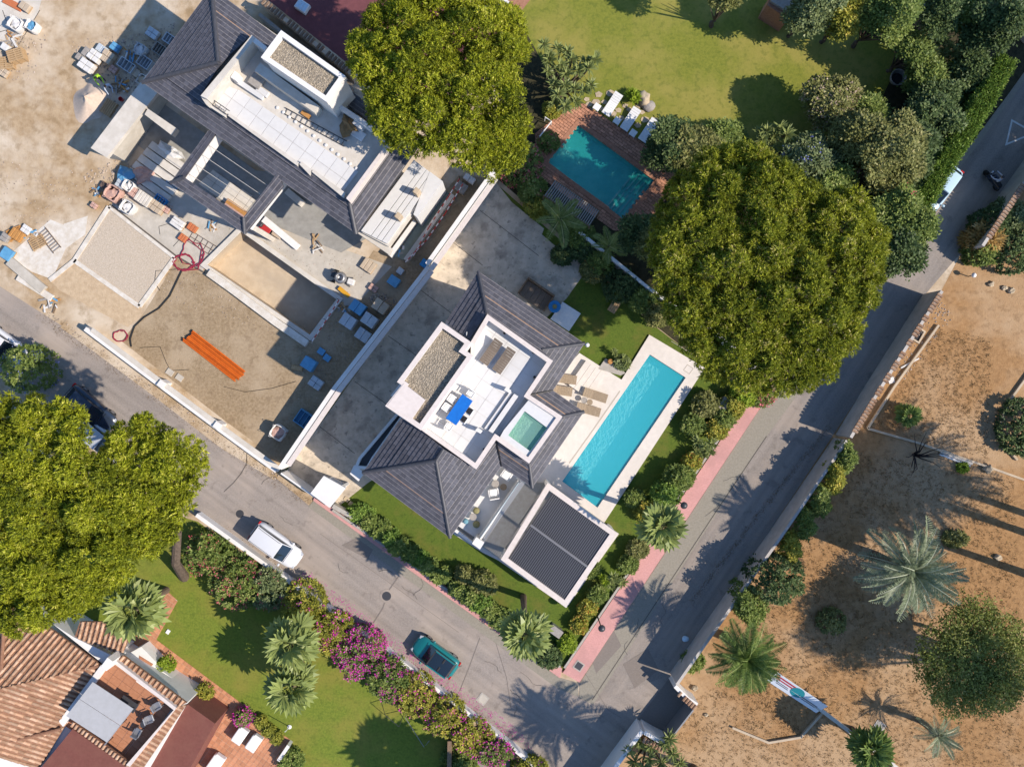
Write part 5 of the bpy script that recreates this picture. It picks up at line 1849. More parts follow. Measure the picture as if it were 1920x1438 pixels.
# tall palms outside the picture whose shadows cross the dry lot, street and lawn
for i, (gx, gy, zt, zb, r_, lb) in enumerate([(2040, 300, 7.5, 2.5, 95, 'unseen broad tree added beyond the right edge to shade the painted triangle'), (2110, 190, 8.5, 3.0, 110, 'unseen broad tree added beyond the top right corner to shade the side road'), (2015, 400, 6.0, 2.0, 80, 'unseen shade tree added beyond the right edge behind the dark thicket'), (2010, 215, 6.0, 1.5, 70, 'unseen shade tree added beyond the right edge next to the road bend')]):  # unseen trees added to throw shade on the upper side road
    b = W(gx, gy)
    zc = (zt + zb) / 2
    tree('offscreen_shade_tree', lb, (960 + b.x * F / (H - zc), 719 - b.y * F / (H - zc)), (r_, r_), zt, zb, 'leaf_dark', seed=90 + i, trunk_r=.25, shape=wob(gx, .3), **BL)
for i, (gx, gy, z, meshes, nf, s, lb) in enumerate([
        (2030, 1000, 12.0, FEAG, 64, 1.75, 'tall palm beyond the right edge whose crown shadow lies highest on the dry lot'),
        (1990, 1022, 12.0, FEAG, 60, 1.65, 'tall palm beyond the right edge whose shadow lies in the middle of the dry lot'),
        (1960, 1088, 14.2, FAN, 46, 1.7, 'tall palm beyond the right edge whose thin shadow reaches the creeper wall'),
        (1010, 1505, 9.5, FAN, 34, 1.7, 'tall fan palm below the picture that shades the lower lawn'),
        (1300, 1440, 9.0, FEAG, 44, 1.2, 'tall palm below the gateway that shades the junction')]):
    b = W(gx, gy)
    c = (b.x, b.y, z)
    px = 960 + b.x * F / (H - z)
    py = 719 - b.y * F / (H - z)
    palm('tall_palm', lb, (px, py), z, meshes, nf, s, 40 + i, dead=8, trunk_r=.26)

# street hedge of the modern plot
ORD = ['first', 'second', 'third', 'fourth', 'fifth', 'sixth', 'seventh', 'eighth', 'ninth', 'tenth', 'eleventh', 'twelfth', 'thirteenth', 'fourteenth', 'fifteenth', 'sixteenth', 'seventeenth', 'eighteenth']
for i in range(16):
    t = i / 15
    x, y = 672 + (955 - 672) * t, 965 + (1176 - 965) * t
    r = random.uniform(15, 22)
    if i == 9:
        continue
    shrub('hedge_shrub', f'{ORD[i]} shrub from the gate house in the leafy street hedge', (x + random.uniform(-3, 3), y + random.uniform(-4, 2)), (r, r * .85), random.uniform(1.1, 1.7), 'leaf_mid' if i % 3 else 'hedge_leaf', seed=200 + i, group='leafy hedge along the main street', L=.19, Wd=.12, k=12)
for i, (x, y, r, h, m, lb, fl) in enumerate([
        (905, 1095, 26, 1.8, 'leaf_olive', 'tall loose shrub in the middle of the street hedge beside the lawn', None),
        (870, 1078, 16, 1.6, 'leaf_olive', 'small twiggy shrub on the lawn side of the street hedge', None),
        (1030, 1232, 24, 1.5, 'leaf_dark', 'dark green shrub at the corner where the two pink pavements meet', None),
        (1063, 1208, 17, 1.2, 'leaf_bright', 'bright yellow-green shrub at the corner of the wide pink pavement', None),
        (1085, 1172, 15, 1.0, 'leaf_yellow', 'yellow shrub next above the bright corner shrub', ('flower_orange', 20, .1)),
        (1102, 1142, 17, 1.1, 'leaf_yellow', 'yellow-flowered shrub beside the lower street lamp', ('flower_orange', 30, .1)),
        (1120, 1115, 17, 1.1, 'leaf_mid', 'green shrub just below the low yucca pair', None),
        (1178, 1058, 18, 1.1, 'leaf_mid', 'green shrub just above the low yucca pair', None),
        (1196, 1030, 18, 1.2, 'leaf_olive', 'olive shrub below the pavement fan palm', None),
        (1215, 962, 22, 1.3, 'leaf_yellow', 'yellowish shrub just above the pavement fan palm', ('flower_orange', 20, .1)),
        (1252, 925, 28, 2.2, 'hedge_leaf', 'dense dark green round shrub beside the upper street lamp', None),
        (1275, 896, 27, 2.1, 'leaf_mid', 'dense green round shrub below the yucca rosettes', None),
        (1298, 866, 16, 1.2, 'leaf_yellow', 'small yellow shrub under the yucca rosettes', ('flower_orange', 30, .1)),
        (1345, 805, 20, 1.2, 'leaf_yellow', 'yellow shrub above the yucca rosettes', ('flower_orange', 14, .1)),
        (1358, 785, 20, 1.3, 'leaf_mid', 'green shrub in the row two above the yucca rosettes', None),
        (1375, 762, 22, 1.6, 'leaf_yellow', 'yellow-green shrub near the grey box by the pavement end', None),
        (1395, 742, 24, 1.8, 'leaf_bright', 'bright shrub at the upper end of the wide pink pavement', None),
        (1428, 742, 22, 1.6, 'leaf_mid', 'pink-flowered shrub at the tree end of the pavement', ('flower_pink', 50, .12)),
        (1300, 795, 22, 1.2, 'leaf_mid', 'soft feathery shrub on the lawn beside the pool, upper one', None),
        (1325, 758, 26, 1.4, 'leaf_olive', 'soft feathery shrub on the lawn nearest the pool corner', None),
        (1190, 935, 18, .8, 'leaf_mid', 'low leafy shrub on the lawn near the lower end of the pool', None),
        (1110, 1068, 14, .7, 'leaf_mid', 'low leafy shrub beside the right corner of the pergola', None),
        (975, 305, 46, 2.4, 'leaf_mid', 'pink oleander at the top end of the long white wall', ('flower_pink', 120, .12)),
        (1000, 355, 28, 1.8, 'leaf_mid', 'green bush between the oleander and the driveway', ('flower_pink', 14, .1)),
        (1055, 478, 20, .9, 'leaf_dark', 'dark low bush in the square bed of the driveway', None),
        (1115, 505, 26, 1.2, 'leaf_olive', 'olive bush at the right corner of the driveway', ('flower_orange', 20, .1)),
        (1095, 465, 28, 1.2, 'leaf_dark', 'dark bush in the bed above the driveway corner', None),
        (1165, 535, 34, 1.9, 'leaf_dark', 'dark bush at the white wall above the small lawn', None),
        (1205, 560, 26, 2.2, 'leaf_mid', 'green bush over the white wall above the small lawn', None),
        (1128, 492, 24, 2.2, 'leaf_mid', 'green bush at the upper end of the shrub-hidden white wall', None),
        (1235, 590, 24, 2.0, 'leaf_olive', 'olive bush at the lower end of the shrub-hidden white wall', None),
        (1090, 440, 26, 1.8, 'leaf_mid', 'green bush between the slatted shade roof and the driveway bed', None),
        (1010, 385, 26, 1.3, 'leaf_yellow', 'yellowish bush along the upper edge of the driveway', None),
        (1167, 680, 12, .6, 'leaf_grey', 'small grey bush in the stone bed by the pool', None),
        (1030, 265, 18, 1.0, 'leaf_mid', 'small flowering bush at the left end of the garden pool', ('flower_pink', 20, .1)),
        (1035, 205, 16, .9, 'leaf_yellow', 'small yellow bush under the dracaena clump', None),
        (45, 690, 48, 4.0, 'leaf_mid', 'violet-flowered bush above the huge pine beside the white car', ('flower_blue', 30, .12)),
        (690, 968, 13, .9, 'hedge_leaf', 'small clipped shrub by the stepping stones and gate house', None)]):
    shrub('garden_shrub', lb, (x, y), (r, r * .9), h, m, seed=300 + i, flowers=fl, L=.18, Wd=.1, k=12)

# bougainvillea and oleander row over the low street wall
for i, (x, y, rx, ry, h, m, fl, lb) in enumerate([
        (392, 1030, 46, 44, 2.4, 'leaf_mid', ('flower_pink', 60, .12), 'oleander with red flowers next to the huge pine'),
        (450, 1085, 56, 54, 2.6, 'leaf_mid', ('flower_pink', 90, .12), 'oleander with pink flowers beside the white car'),
        (510, 1098, 36, 44, 2.4, 'leaf_grey', ('flower_pink', 40, .12), 'greyish oleander next to the yellow bougainvillea'),
        (575, 1125, 46, 48, 2.4, 'leaf_yellow', ('flower_magenta', 26, .12), 'yellow-leaved bougainvillea at the upper end of the flowering row'),
        (630, 1180, 48, 46, 2.4, 'leaf_yellow', ('flower_magenta', 96, .13), 'bougainvillea half yellow leaves and half pink flowers'),
        (682, 1215, 52, 54, 2.6, 'leaf_mid', ('flower_magenta', 399, .13), 'densest magenta bougainvillea in the middle of the row'),
        (735, 1262, 44, 46, 2.4, 'leaf_mid', ('flower_magenta', 90, .13), 'dark-centred bougainvillea just below the teal car'),
        (785, 1295, 44, 44, 2.3, 'leaf_yellow', ('flower_magenta', 54, .13), 'yellow-green bougainvillea right of the dark-centred one'),
        (840, 1335, 46, 42, 2.2, 'leaf_yellow', ('flower_magenta', 48, .13), 'yellow-green bougainvillea opposite the square street drain'),
        (890, 1372, 44, 36, 2.1, 'leaf_yellow', ('flower_magenta', 72, .13), 'bougainvillea with pink tufts near the bottom edge'),
        (935, 1402, 36, 28, 2.0, 'leaf_mid', ('flower_magenta', 120, .13), 'magenta-flowered bougainvillea at the lower end of the row'),
        (1000, 1440, 40, 30, 1.6, 'leaf_yellow', ('flower_magenta', 20, .12), 'green bush behind the street wall at the bottom edge'),
        (870, 1415, 36, 36, 1.2, 'leaf_mid', None, 'leafy bush at the fence post on the bottom edge')]):
    shrub('flowering_bush', lb, (x - 8, y + 9), (rx * .92, ry * .9), h, m, seed=400 + i, flowers=fl, L=.2, Wd=.1, k=12)
# potted and bed plants round the terracotta house
for i, (x, y, r, h, m, fl, lb) in enumerate([
        (306, 1250, 15, 1.9, 'leaf_bright', None, 'lime green plant in the white planter of the terracotta house'),
        (380, 1300, 15, 1.6, 'leaf_yellow', None, 'golden bush at the corner of the white planter'),
        (455, 1345, 15, 1.2, 'leaf_mid', ('flower_magenta', 60, .14), 'red-flowered bush between patio and lower lawn'),
        (488, 1353, 9, .8, 'leaf_yellow', None, 'first small golden bush in the patio border'),
        (503, 1370, 9, .8, 'leaf_yellow', None, 'second small golden bush in the patio border'),
        (518, 1383, 9, .8, 'leaf_yellow', None, 'third small golden bush in the patio border'),
        (545, 1428, 22, 1.2, 'leaf_mid', None, 'spiky green bush at the bottom edge beside the patio wall')]):
    shrub('patio_plant', lb, (x, y), (r, r), h, m, seed=500 + i, flowers=fl, L=.16, Wd=.09, k=10)

# creeper and shrubs along and behind the white lot wall
for i, (x, y, rx, ry, h, m, lb) in enumerate([
        (1586, 858, 14, 30, 4.0, 'leaf_mid', 'uppermost creeper bush on the long white lot wall'),
        (1564, 898, 14, 30, 4.0, 'leaf_yellow', 'second creeper bush from the top on the lot wall'),
        (1538, 940, 14, 30, 4.0, 'leaf_mid', 'third creeper bush from the top on the lot wall'),
        (1511, 982, 14, 30, 4.0, 'leaf_mid', 'fourth creeper bush from the top on the lot wall'),
        (1484, 1026, 14, 30, 4.0, 'leaf_yellow', 'fifth creeper bush from the top on the lot wall'),
        (1456, 1088, 54, 44, 4.4, 'leaf_dark', 'large dark green bush behind the lot wall opposite the pergola'),
        (1412, 1140, 26, 32, 3.6, 'leaf_mid', 'green bush behind the lot wall above the date palm'),
        (1392, 1126, 16, 30, 3.8, 'leaf_mid', 'creeper bush over the lot wall above the white box'),
        (1300, 1240, 20, 18, 1.0, 'leaf_mid', 'low green bush beside the gateway wing wall'),
        (1560, 1165, 26, 24, .9, 'leaf_olive', 'olive bush in the shade between the two date palms'),
        (1845, 470, 32, 26, 2.2, 'leaf_mid', 'green banana-like bush at the corner of the dry lot'),
        (1870, 420, 48, 34, 2.6, 'leaf_dark', 'dark bush behind the tile-topped wall at the right edge'),
        (1905, 470, 38, 44, 2.4, 'leaf_dark', 'dark thicket at the right edge above the dry lot track'),
        (1895, 400, 34, 30, 2.8, 'leaf_grey', 'greyish bush at the right edge beside the tile wall'),
        (1915, 800, 40, 56, 1.6, 'leaf_dark', 'dark bush beyond the curved kerb at the right edge'),
        (1805, 876, 6, 6, .3, 'leaf_bright', 'tiny green tuft below the fallen plank on the dry lot'),
        (1790, 1010, 22, 14, .35, 'leaf_olive', 'low grassy tuft above the silvery date palm')]):
    shrub('lot_shrub', lb, (x, y), (rx, ry), h, m, seed=600 + i, L=.2, Wd=.11, k=11, flowers=None, lr=.3 if h < 1 else None, nl=9 if h < 1 else None)
shrub('dry_banana', 'dried yellow-brown banana plant at the corner of the dry lot', (1848, 448), (28, 26), 2.4, 'banana_dry', seed=640, L=.6, Wd=.16, k=8)
tree('open_tree', 'sparse open-crowned olive-green tree at the bottom right', (1818, 1230), (122, 128), 6.0, 3.0, 'leaf_open', seed=44, trunk_r=.16, stems=2, lr=.9, per=40, k=11, L=.22, Wd=.10, jit=.9, flat=.4, spread=.2, irr=.2, shape=wob(4, .35), quad=True, nl=64)
b_ = W(1975, 1305)
zc_ = 13.0
tree('tall_tree', 'tall loose tree beyond the right edge that dapples the lower dry lot', (960 + b_.x * F / (H - zc_), 719 - b_.y * F / (H - zc_)), (120, 120), 15.5, 10.5, 'leaf_olive', seed=61, trunk_r=.35, lr=.9, per=30, k=9, L=.24, Wd=.12, jit=.9, flat=.4, spread=.2, irr=.2, shape=wob(6, .35), quad=True, nl=46)
# bare little tree
rg = random.Random(5)
bt = thing('bare_tree', 'small leafless black tree in the palm shadow on the dry lot', 'tree', W(1712, 852))
mb = MB()
for i in range(13):
    a = rg.uniform(0, 6.28)
    p = [Vector((0, 0, 0)), Vector((math.cos(a) * .3, math.sin(a) * .3, .7)), Vector((math.cos(a + .3) * 1.0, math.sin(a + .3) * 1.0, 1.3)), Vector((math.cos(a + .2) * rg.uniform(1.2, 2.0), math.sin(a + .2) * rg.uniform(1.2, 2.0), 1.7))]
    mb.tube(p, [.08, .05, .03, .01], 5)
mat('bare_wood', (.03, .022, .02), rough=.95)
obj('branches', mb, 'bare_wood', bt, local=True)

mat('rubble_grit', (.36, .29, .23), (.26, .2, .15), 5, .95, tint=.4)
# dry grass, fallen petals and leaf litter
leafmat('straw', (.16, .095, .04), (.33, .22, .10), (.20, .19, .06), .3)
leafmat('litter', (.10, .06, .03), (.24, .16, .08), (.34, .26, .14), .3)


def scatter(name, polys, n, k, L, Wd, m, label, cat, seed, up=.8, z=.01, spread=.06):
    rng = np.random.default_rng(seed)
    pts = []
    for px, share in polys:
        pl = [(p.x, p.y) for p in WL(px)]
        a, b = min(p[0] for p in pl), max(p[0] for p in pl)
        c, d = min(p[1] for p in pl), max(p[1] for p in pl)
        need = int(n * share)
        while need > 0:
            x, y = rng.uniform(a, b), rng.uniform(c, d)
            if pip((x, y), pl):
                pts.append((x, y, z))
                need -= 1
    C = np.array(pts)
    D = np.tile(np.array([[0, 0, up]]), (len(C), 1))
    V, Fc, t = leaves(C, D, k, spread * np.array([1, 1, 0]), L, Wd, .7, None, rng, True)
    V[:, 2] = np.maximum(np.abs(V[:, 2] - z) * up + z, z)
    return np_mesh(name, V, Fc, t, m, label=label, cat=cat, kind='stuff')


scatter('dry_grass', [([(1480, 960), (1570, 840), (1900, 900), (1920, 1438), (1560, 1438), (1340, 1260)], .75), ([(1640, 800), (1760, 610), (1860, 640), (1850, 860)], .15), ([(1280, 1320), (1400, 1250), (1560, 1438), (1240, 1438)], .1)], 9000, 5, .16, .035, 'straw', 'thin dry grass scattered over the vacant lot', 'grass', 5)
scatter('fallen_petals', [([(560, 1080), (575, 1070), (980, 1375), (1000, 1410), (960, 1385)], 1.0)], 900, 2, .07, .06, 'flower_magenta', 'magenta petals fallen on the street below the bougainvillea', 'petals', 6, .2, .03, .1)
scatter('leaf_litter', [([(60, 592), (90, 585), (520, 895), (590, 935), (580, 950), (500, 905)], .4), ([(390, 968), (560, 1085), (980, 1390), (960, 1390), (540, 1092)], .3), ([(1300, 1130), (1430, 960), (1560, 800), (1550, 800), (1420, 960), (1290, 1130)], .3)], 2600, 2, .08, .05, 'litter', 'brown leaf litter along the street edges', 'litter', 7, .3, .03, .08)

pebbles(WL([(375, 972), (390, 968), (980, 1398), (965, 1405)]), .02, 500, .015, .045, 'grit', 'rubble_grit', label='grit along the foot of the low white garden wall', cat='grit')


# ------------------------------------------------------------------ vehicles
def carpaint(name, c, rough=.25):
    mat(name, c, rough=rough, spec=.5)
    b = MAT[name].node_tree.nodes['Principled BSDF']
    b.inputs['Coat Weight'].default_value = .6
    b.inputs['Coat Roughness'].default_value = .08


carpaint('paint_white', (.62, .62, .63))
carpaint('paint_teal', (.008, .15, .155))
carpaint('paint_navy', (.02, .03, .05))
carpaint('paint_silver', (.40, .42, .45))
carpaint('paint_skyblue', (.45, .60, .70))
glassmat('car_glass', (.012, .02, .03), .05)
mat('tyre', (.02, .02, .02), rough=.9)
mat('lamp_clear', (.38, .40, .43), rough=.15)
mat('lamp_red', (.4, .01, .01), rough=.2)
mat('seat_black', (.025, .025, .028), rough=.8)


def car(label, px, head, L, Wd, Hh, paint, style='hatch', zc=.8):
    """head: direction of travel in pixels."""
    p = W(px[0], px[1], zc)
    rz = math.atan2(-head[1], head[0])
    root = thing('parked_car', label, 'car', (p.x, p.y, .03), rz)
    hl, hw = L / 2, Wd / 2
    belt = .62 * Hh
    st = [(-hl, .56, .52, .60), (-hl + .07, .76, .34, .78), (-hl + .22, .9, .28, .9), (-hl + .5, .98, .24, .98), (-hl * .45, 1.0, .22, 1.0), (0, 1.0, .22, 1.0), (hl * .42, .99, .22, .97), (hl * .68, .97, .22, .90), (hl - .42, .92, .26, .83), (hl - .18, .78, .32, .74), (hl - .05, .60, .38, .66), (hl, .42, .45, .58)]
    mb = MB()
    n = 12
    for (x, w, zb, zt) in st:
        w *= hw
        t = belt * zt
        for (a, b) in ((-.80, 0), (-.97, .12), (-1, .45), (-.985, .78), (-.90, .96), (-.55, 1.03), (.55, 1.03), (.90, .96), (.985, .78), (1, .45), (.97, .12), (.80, 0)):
            mb.v.append((x, a * w, zb + (t - zb) * b))
    for i in range(len(st) - 1):
        for k in range(n):
            j = (k + 1) % n
            mb.f.append((i * n + k, i * n + n + k, i * n + n + j, i * n + j))
            mb.mi.append(0)
    mb.f.append(tuple(range(n)))
    mb.f.append(tuple(reversed(range((len(st) - 1) * n, len(st) * n))))
    mb.mi += [0, 0]
    obj('body', mb, paint, root, local=True, smooth=True)
    # cabin: base and roof outline
    if style == 'suv':
        xb, xrb, xrf, xf = -hl + .12, -hl + .30, hl * .20, hl * .54
    elif style == 'cabrio':
        xb, xrb, xrf, xf = -hl + .28, -hl + .52, hl * .16, hl * .44
    else:
        xb, xrb, xrf, xf = -hl + .30, -hl + .75, hl * .10, hl * .52
    wb, wr = hw * .90, hw * .74
    zb, zr = belt * .99, Hh
    zm = zr - .06
    cb = MB()
    base = [(xb, -wb * .80), (xf, -wb * .86), (xf, wb * .86), (xb, wb * .80)]
    top = [(xrb, -wr), (xrf, -wr), (xrf, wr), (xrb, wr)]
    vs = [(x, y, zb) for x, y in base] + [(x, y, zm) for x, y in top]
    cb.add(vs, [(0, 1, 5, 4), (1, 2, 6, 5), (2, 3, 7, 6), (3, 0, 4, 7), (4, 5, 6, 7)])
    obj('cabin', cb, paint, root, local=True)

    def pane(name, q, ins=.07, off=.012, m='car_glass'):
        q = [Vector(p) for p in q]
        c = sum(q, Vector()) / 4
        nr = (q[1] - q[0]).cross(q[2] - q[0]).normalized()
        if nr.z < 0 and abs(nr.z) > .05:
            nr = -nr
        q2 = [p + (c - p).normalized() * ins + nr * off for p in q]
        obj(name, MB().add(q2 + [p - nr * .03 for p in q2], [(0, 1, 2, 3), (0, 4, 5, 1), (1, 5, 6, 2), (2, 6, 7, 3), (3, 7, 4, 0)]), m, root, local=True)
    pane('windscreen', [vs[1], vs[2], vs[6], vs[5]], .05)
    pane('rear_window', [vs[3], vs[0], vs[4], vs[7]], .06)
    pane('side_window', [vs[0], vs[1], vs[5], vs[4]], .09)
    pane('side_window', [vs[2], vs[3], vs[7], vs[6]], .09)
    rf = MB()
    nx = 6
    for i in range(nx + 1):
        x = xrb + (xrf - xrb) * i / nx
        crown = .05 * math.sin(math.pi * (i + .6) / (nx + 1.2))
        for yy, zz in ((-1.02, 0), (-.8, .035), (0, .06), (.8, .035), (1.02, 0)):
            rf.v.append((x, yy * wr, zm + zz * .7 + crown))
    for i in range(nx):
        for k in range(4):
            rf.f.append((i * 5 + k, i * 5 + 5 + k, i * 5 + 6 + k, i * 5 + 1 + k))
            rf.mi.append(0)
    ro = obj('roof', rf, 'car_glass' if style == 'cabrio' else paint, root, local=True, smooth=True)
    if style == 'cabrio':
        for s in (-1, 1):
            obj('roof_rail', MB().box(((xrb + xrf) / 2, s * wr, zm + .04), (xrf - xrb + .1, .09, .08)), paint, root, local=True)
        obj('roof_bar', MB().box((xrf, 0, zm + .05), (.1, wr * 2, .06)), 'seat_black', root, local=True)
        for s in (-1, 1):
            obj('seat_back', MB().bbox((xrb + .75, s * .33, zm + .03), (.16, .4, .18), .05), 'seat_black', root, local=True)
    if style == 'suv':
        for s in (-1, 1):
            obj('roof_rail', MB().tube([(xrb + .1, s * wr * .9, zm + .05), (xrb + .25, s * wr * .9, zm + .12), (xrf - .25, s * wr * .9, zm + .12), (xrf - .1, s * wr * .9, zm + .05)], .022, 6), 'metal_grey', root, local=True)
    for sx in (-.62, .62):
        for s in (-1, 1):
            w = MB()
            c = Vector((sx * hl, s * (hw - .12), .33))
            prof = [(.0, -.11), (.2, -.11), (.31, -.10), (.34, -.05), (.34, .05), (.31, .10), (.2, .11), (0, .11)]
            vv, ff = [], []
            for r, y in prof:
                for k in range(14):
                    t = 6.2832 * k / 14
                    vv.append((c.x + r * math.cos(t), c.y + y, c.z + r * math.sin(t)))
            for i in range(len(prof) - 1):
                for k in range(14):
                    j = (k + 1) % 14
                    ff.append((i * 14 + k, i * 14 + j, i * 14 + 14 + j, i * 14 + 14 + k))
            w.add(vv, ff)
            wo = obj('wheel', w, 'tyre', root, local=True, smooth=True)
            obj('rim', MB().lathe([(.02, 0), (.2, 0)], 10).v and MB().box((c.x, c.y + s * .10, c.z), (.3, .05, .3)), 'metal_grey', wo, local=True)
    for s in (-1, 1):
        obj('headlight', MB().bbox((hl - .20, s * hw * .66, belt * .66), (.30, .26, .14), .06, s * -.35), 'lamp_clear', root, local=True)
        obj('tail_light', MB().bbox((-hl + .10, s * hw * .74, belt * .74), (.12, .3, .2), .03), 'lamp_red', root, local=True)
        obj('mirror', MB().bbox((xf - .12, s * (hw + .08), belt + .03), (.16, .2, .13), .05), paint, root, local=True)
    obj('bonnet_seam', MB().box((hl * .56, 0, belt * .965 + .002), (.015, hw * 1.5, .02)), 'black_metal', root, local=True)
    return root


car('white estate car driving down the main street', (517, 1023), (82, 60), 4.15, 1.74, 1.55, 'paint_white', 'suv')
car('teal open-topped hatchback parked at the flowering wall', (816, 1232), (-80, -58), 3.75, 1.68, 1.45, 'paint_teal', 'cabrio')
car('white car cut off by the left picture edge', (4, 648), (80, 58), 4.3, 1.78, 1.5, 'paint_white')
car('dark car parked against the huge pine', (166, 768), (72, 62), 4.3, 1.78, 1.45, 'paint_navy')
car('silver car mostly hidden under the two left pines', (188, 826), (72, 60), 4.0, 1.7, 1.42, 'paint_silver')
car('white car in the shade under the tall hedge on the side road', (1762, 353), (-52, 70), 4.2, 1.75, 1.45, 'paint_skyblue')  # blue shade of the white car is put into its paint colour

# ------------------------------------------------------------------ people
def person(label, loc, rz, joints, cols, hair, group=None):
    """One continuous skinned body. joints: list of (name, parent, (x,y,z), radius)."""
    root = thing('person', label, 'person', loc, rz, group)
    idx = {j[0]: i for i, j in enumerate(joints)}
    me = bpy.data.meshes.new('body')
    me.from_pydata([j[2] for j in joints], [(idx[j[1]], idx[j[0]]) for j in joints if j[1]], [])
    o = link('body', me, None, root)
    sk = o.modifiers.new('skin', 'SKIN')
    ly = me.skin_vertices[0].data if me.skin_vertices else None
    if ly is None:
        bpy.context.view_layer.objects.active = o
        bpy.ops.mesh.customdata_skin_add()
        ly = me.skin_vertices[0].data
    for i, j in enumerate(joints):
        ly[i].radius = (j[3], j[3])
        ly[i].use_root = (i == 0)
    sb = o.modifiers.new('smooth', 'SUBSURF')
    sb.levels = sb.render_levels = 1
    nm = 'clothes_' + str(len(bpy.data.materials))
    m, nt, b = _bsdf(nm)
    N, Lk = nt.nodes, nt.links
    tc = N.new('ShaderNodeTexCoord')
    sp = N.new('ShaderNodeSeparateXYZ')
    Lk.new(tc.outputs['Object'], sp.inputs[0])
    mr = N.new('ShaderNodeMapRange')
    mr.inputs['From Max'].default_value = 2.0
    Lk.new(sp.outputs['Z'], mr.inputs['Value'])
    cr = N.new('ShaderNodeValToRGB')
    cr.color_ramp.interpolation = 'CONSTANT'
    e = cr.color_ramp.elements
    zs = [0, cols[0][1], cols[1][1], cols[2][1]]
    e[0].position = 0
    e[0].color = (.03, .025, .02, 1)
    e[1].position = .05
    e[1].color = (*cols[0][0], 1)
    x = e.new(cols[1][1] / 2)
    x.color = (*cols[1][0], 1)
    x = e.new(cols[2][1] / 2)
    x.color = (*cols[2][0], 1)
    Lk.new(mr.outputs[0], cr.inputs[0])
    Lk.new(cr.outputs[0], b.inputs['Base Color'])
    b.inputs['Roughness'].default_value = .8
    me.materials.append(m)
    hp = joints[idx['head']][2]
    obj('hair', MB().blob((hp[0] - .015, hp[1], hp[2] + .05), (.115, .1, .10), 1, .05, 10, 6), hair, root, local=True, smooth=True)
    obj('nose', MB().blob((hp[0] + .11, hp[1], hp[2] - .01), (.02, .015, .025), 2, .05, 6, 4), m, root, local=True)
    return root


def standing(bend=0.0, reach=.3):
    b = bend
    sx = math.sin(b)
    cz = math.cos(b)
    S = lambda t: (sx * t, cz * t + .95)
    ch = S(.42)
    nk = S(.56)
    hd = S(.74)
    J = [('pelvis', None, (0, 0, .95), .15), ('waist', 'pelvis', (S(.2)[0], 0, S(.2)[1]), .13), ('chest', 'waist', (ch[0], 0, ch[1]), .16), ('neck', 'chest', (nk[0], 0, nk[1]), .06), ('head', 'neck', (hd[0], 0, hd[1]), .10)]
    for s, n in ((1, 'l'), (-1, 'r')):
        J += [('sh' + n, 'chest', (ch[0], s * .19, ch[1] + .04), .07), ('el' + n, 'sh' + n, (ch[0] + .12, s * .27, ch[1] - .2), .048), ('wr' + n, 'el' + n, (ch[0] + .12 + reach, s * .2, ch[1] - .24), .036), ('hand' + n, 'wr' + n, (ch[0] + .2 + reach, s * .19, ch[1] - .26), .036),
              ('fing' + n, 'hand' + n, (ch[0] + .28 + reach, s * .185, ch[1] - .29), .022),
              ('hip' + n, 'pelvis', (0, s * .1, .88), .10), ('kn' + n, 'hip' + n, (.04 + s * .06, s * .12, .5), .07), ('an' + n, 'kn' + n, (s * .08, s * .13, .09), .045), ('toe' + n, 'an' + n, (.17 + s * .08, s * .14, .045), .04)]
    return J


mat('hair_dark', (.02, .015, .012), rough=.8)
mat('helmet_white', (.75, .75, .72), rough=.4)
mat('helmet_dark', (.06, .05, .05), rough=.3)
SKIN = (.38, .22, .15)
person('worker in a lime-green shirt bending between the material stacks', W(193, 150), math.radians(-60), standing(.75, .3), [((.03, .04, .07), .1), ((.35, .62, .02), .98), (SKIN, 1.52)], 'hair_dark')
person('worker in pale blue clothes beside the sand mound', W(214, 168), math.radians(-70), standing(.55, .25), [((.12, .14, .18), .1), ((.42, .48, .58), .98), (SKIN, 1.58)], 'hair_dark')
# motorcycle with rider
mc = W(1862, 338, .5)
mrz = math.atan2(60, -45)
M_ = thing('motor_scooter', 'dark scooter on the shaded side road at the right edge', 'scooter', (mc.x, mc.y, .02), math.radians(125))
for x in (-.62, .65):
    obj('wheel', MB().tube([(x, -.06, .28), (x, .06, .28)], .28, 14), 'tyre', M_, local=True)
obj('body', MB().bbox((-.32, 0, .58), (.95, .34, .4), .1), 'paint_navy', M_, local=True)
obj('seat', MB().bbox((-.28, 0, .82), (.8, .3, .12), .05), 'seat_black', M_, local=True)
obj('footboard', MB().box((.2, 0, .3), (.5, .3, .08)), 'metal_dark', M_, local=True)
obj('leg_shield', MB().bbox((.5, 0, .62), (.12, .46, .65), .05), 'paint_navy', M_, local=True)
obj('handlebar', MB().tube([(.45, -.34, 1.02), (.5, -.1, 1.06), (.5, .1, 1.06), (.45, .34, 1.02)], .022, 6), 'metal_dark', M_, local=True)
obj('headlight', MB().bbox((.58, 0, .98), (.14, .2, .16), .05), 'lamp_clear', M_, local=True)
RJ = [('pelvis', None, (-.22, 0, .95), .15), ('waist', 'pelvis', (-.2, 0, 1.12), .13), ('chest', 'waist', (-.14, 0, 1.34), .16), ('neck', 'chest', (-.1, 0, 1.48), .06), ('head', 'neck', (-.06, 0, 1.64), .11)]
for s, n in ((1, 'l'), (-1, 'r')):
    RJ += [('sh' + n, 'chest', (-.13, s * .2, 1.36), .07), ('el' + n, 'sh' + n, (.12, s * .3, 1.16), .05), ('wr' + n, 'el' + n, (.38, s * .3, 1.06), .036), ('hand' + n, 'wr' + n, (.46, s * .29, 1.05), .036), ('hip' + n, 'pelvis', (-.15, s * .11, .92), .1), ('kn' + n, 'hip' + n, (.26, s * .17, .82), .075), ('an' + n, 'kn' + n, (.26, s * .15, .42), .05), ('toe' + n, 'an' + n, (.42, s * .15, .37), .04)]
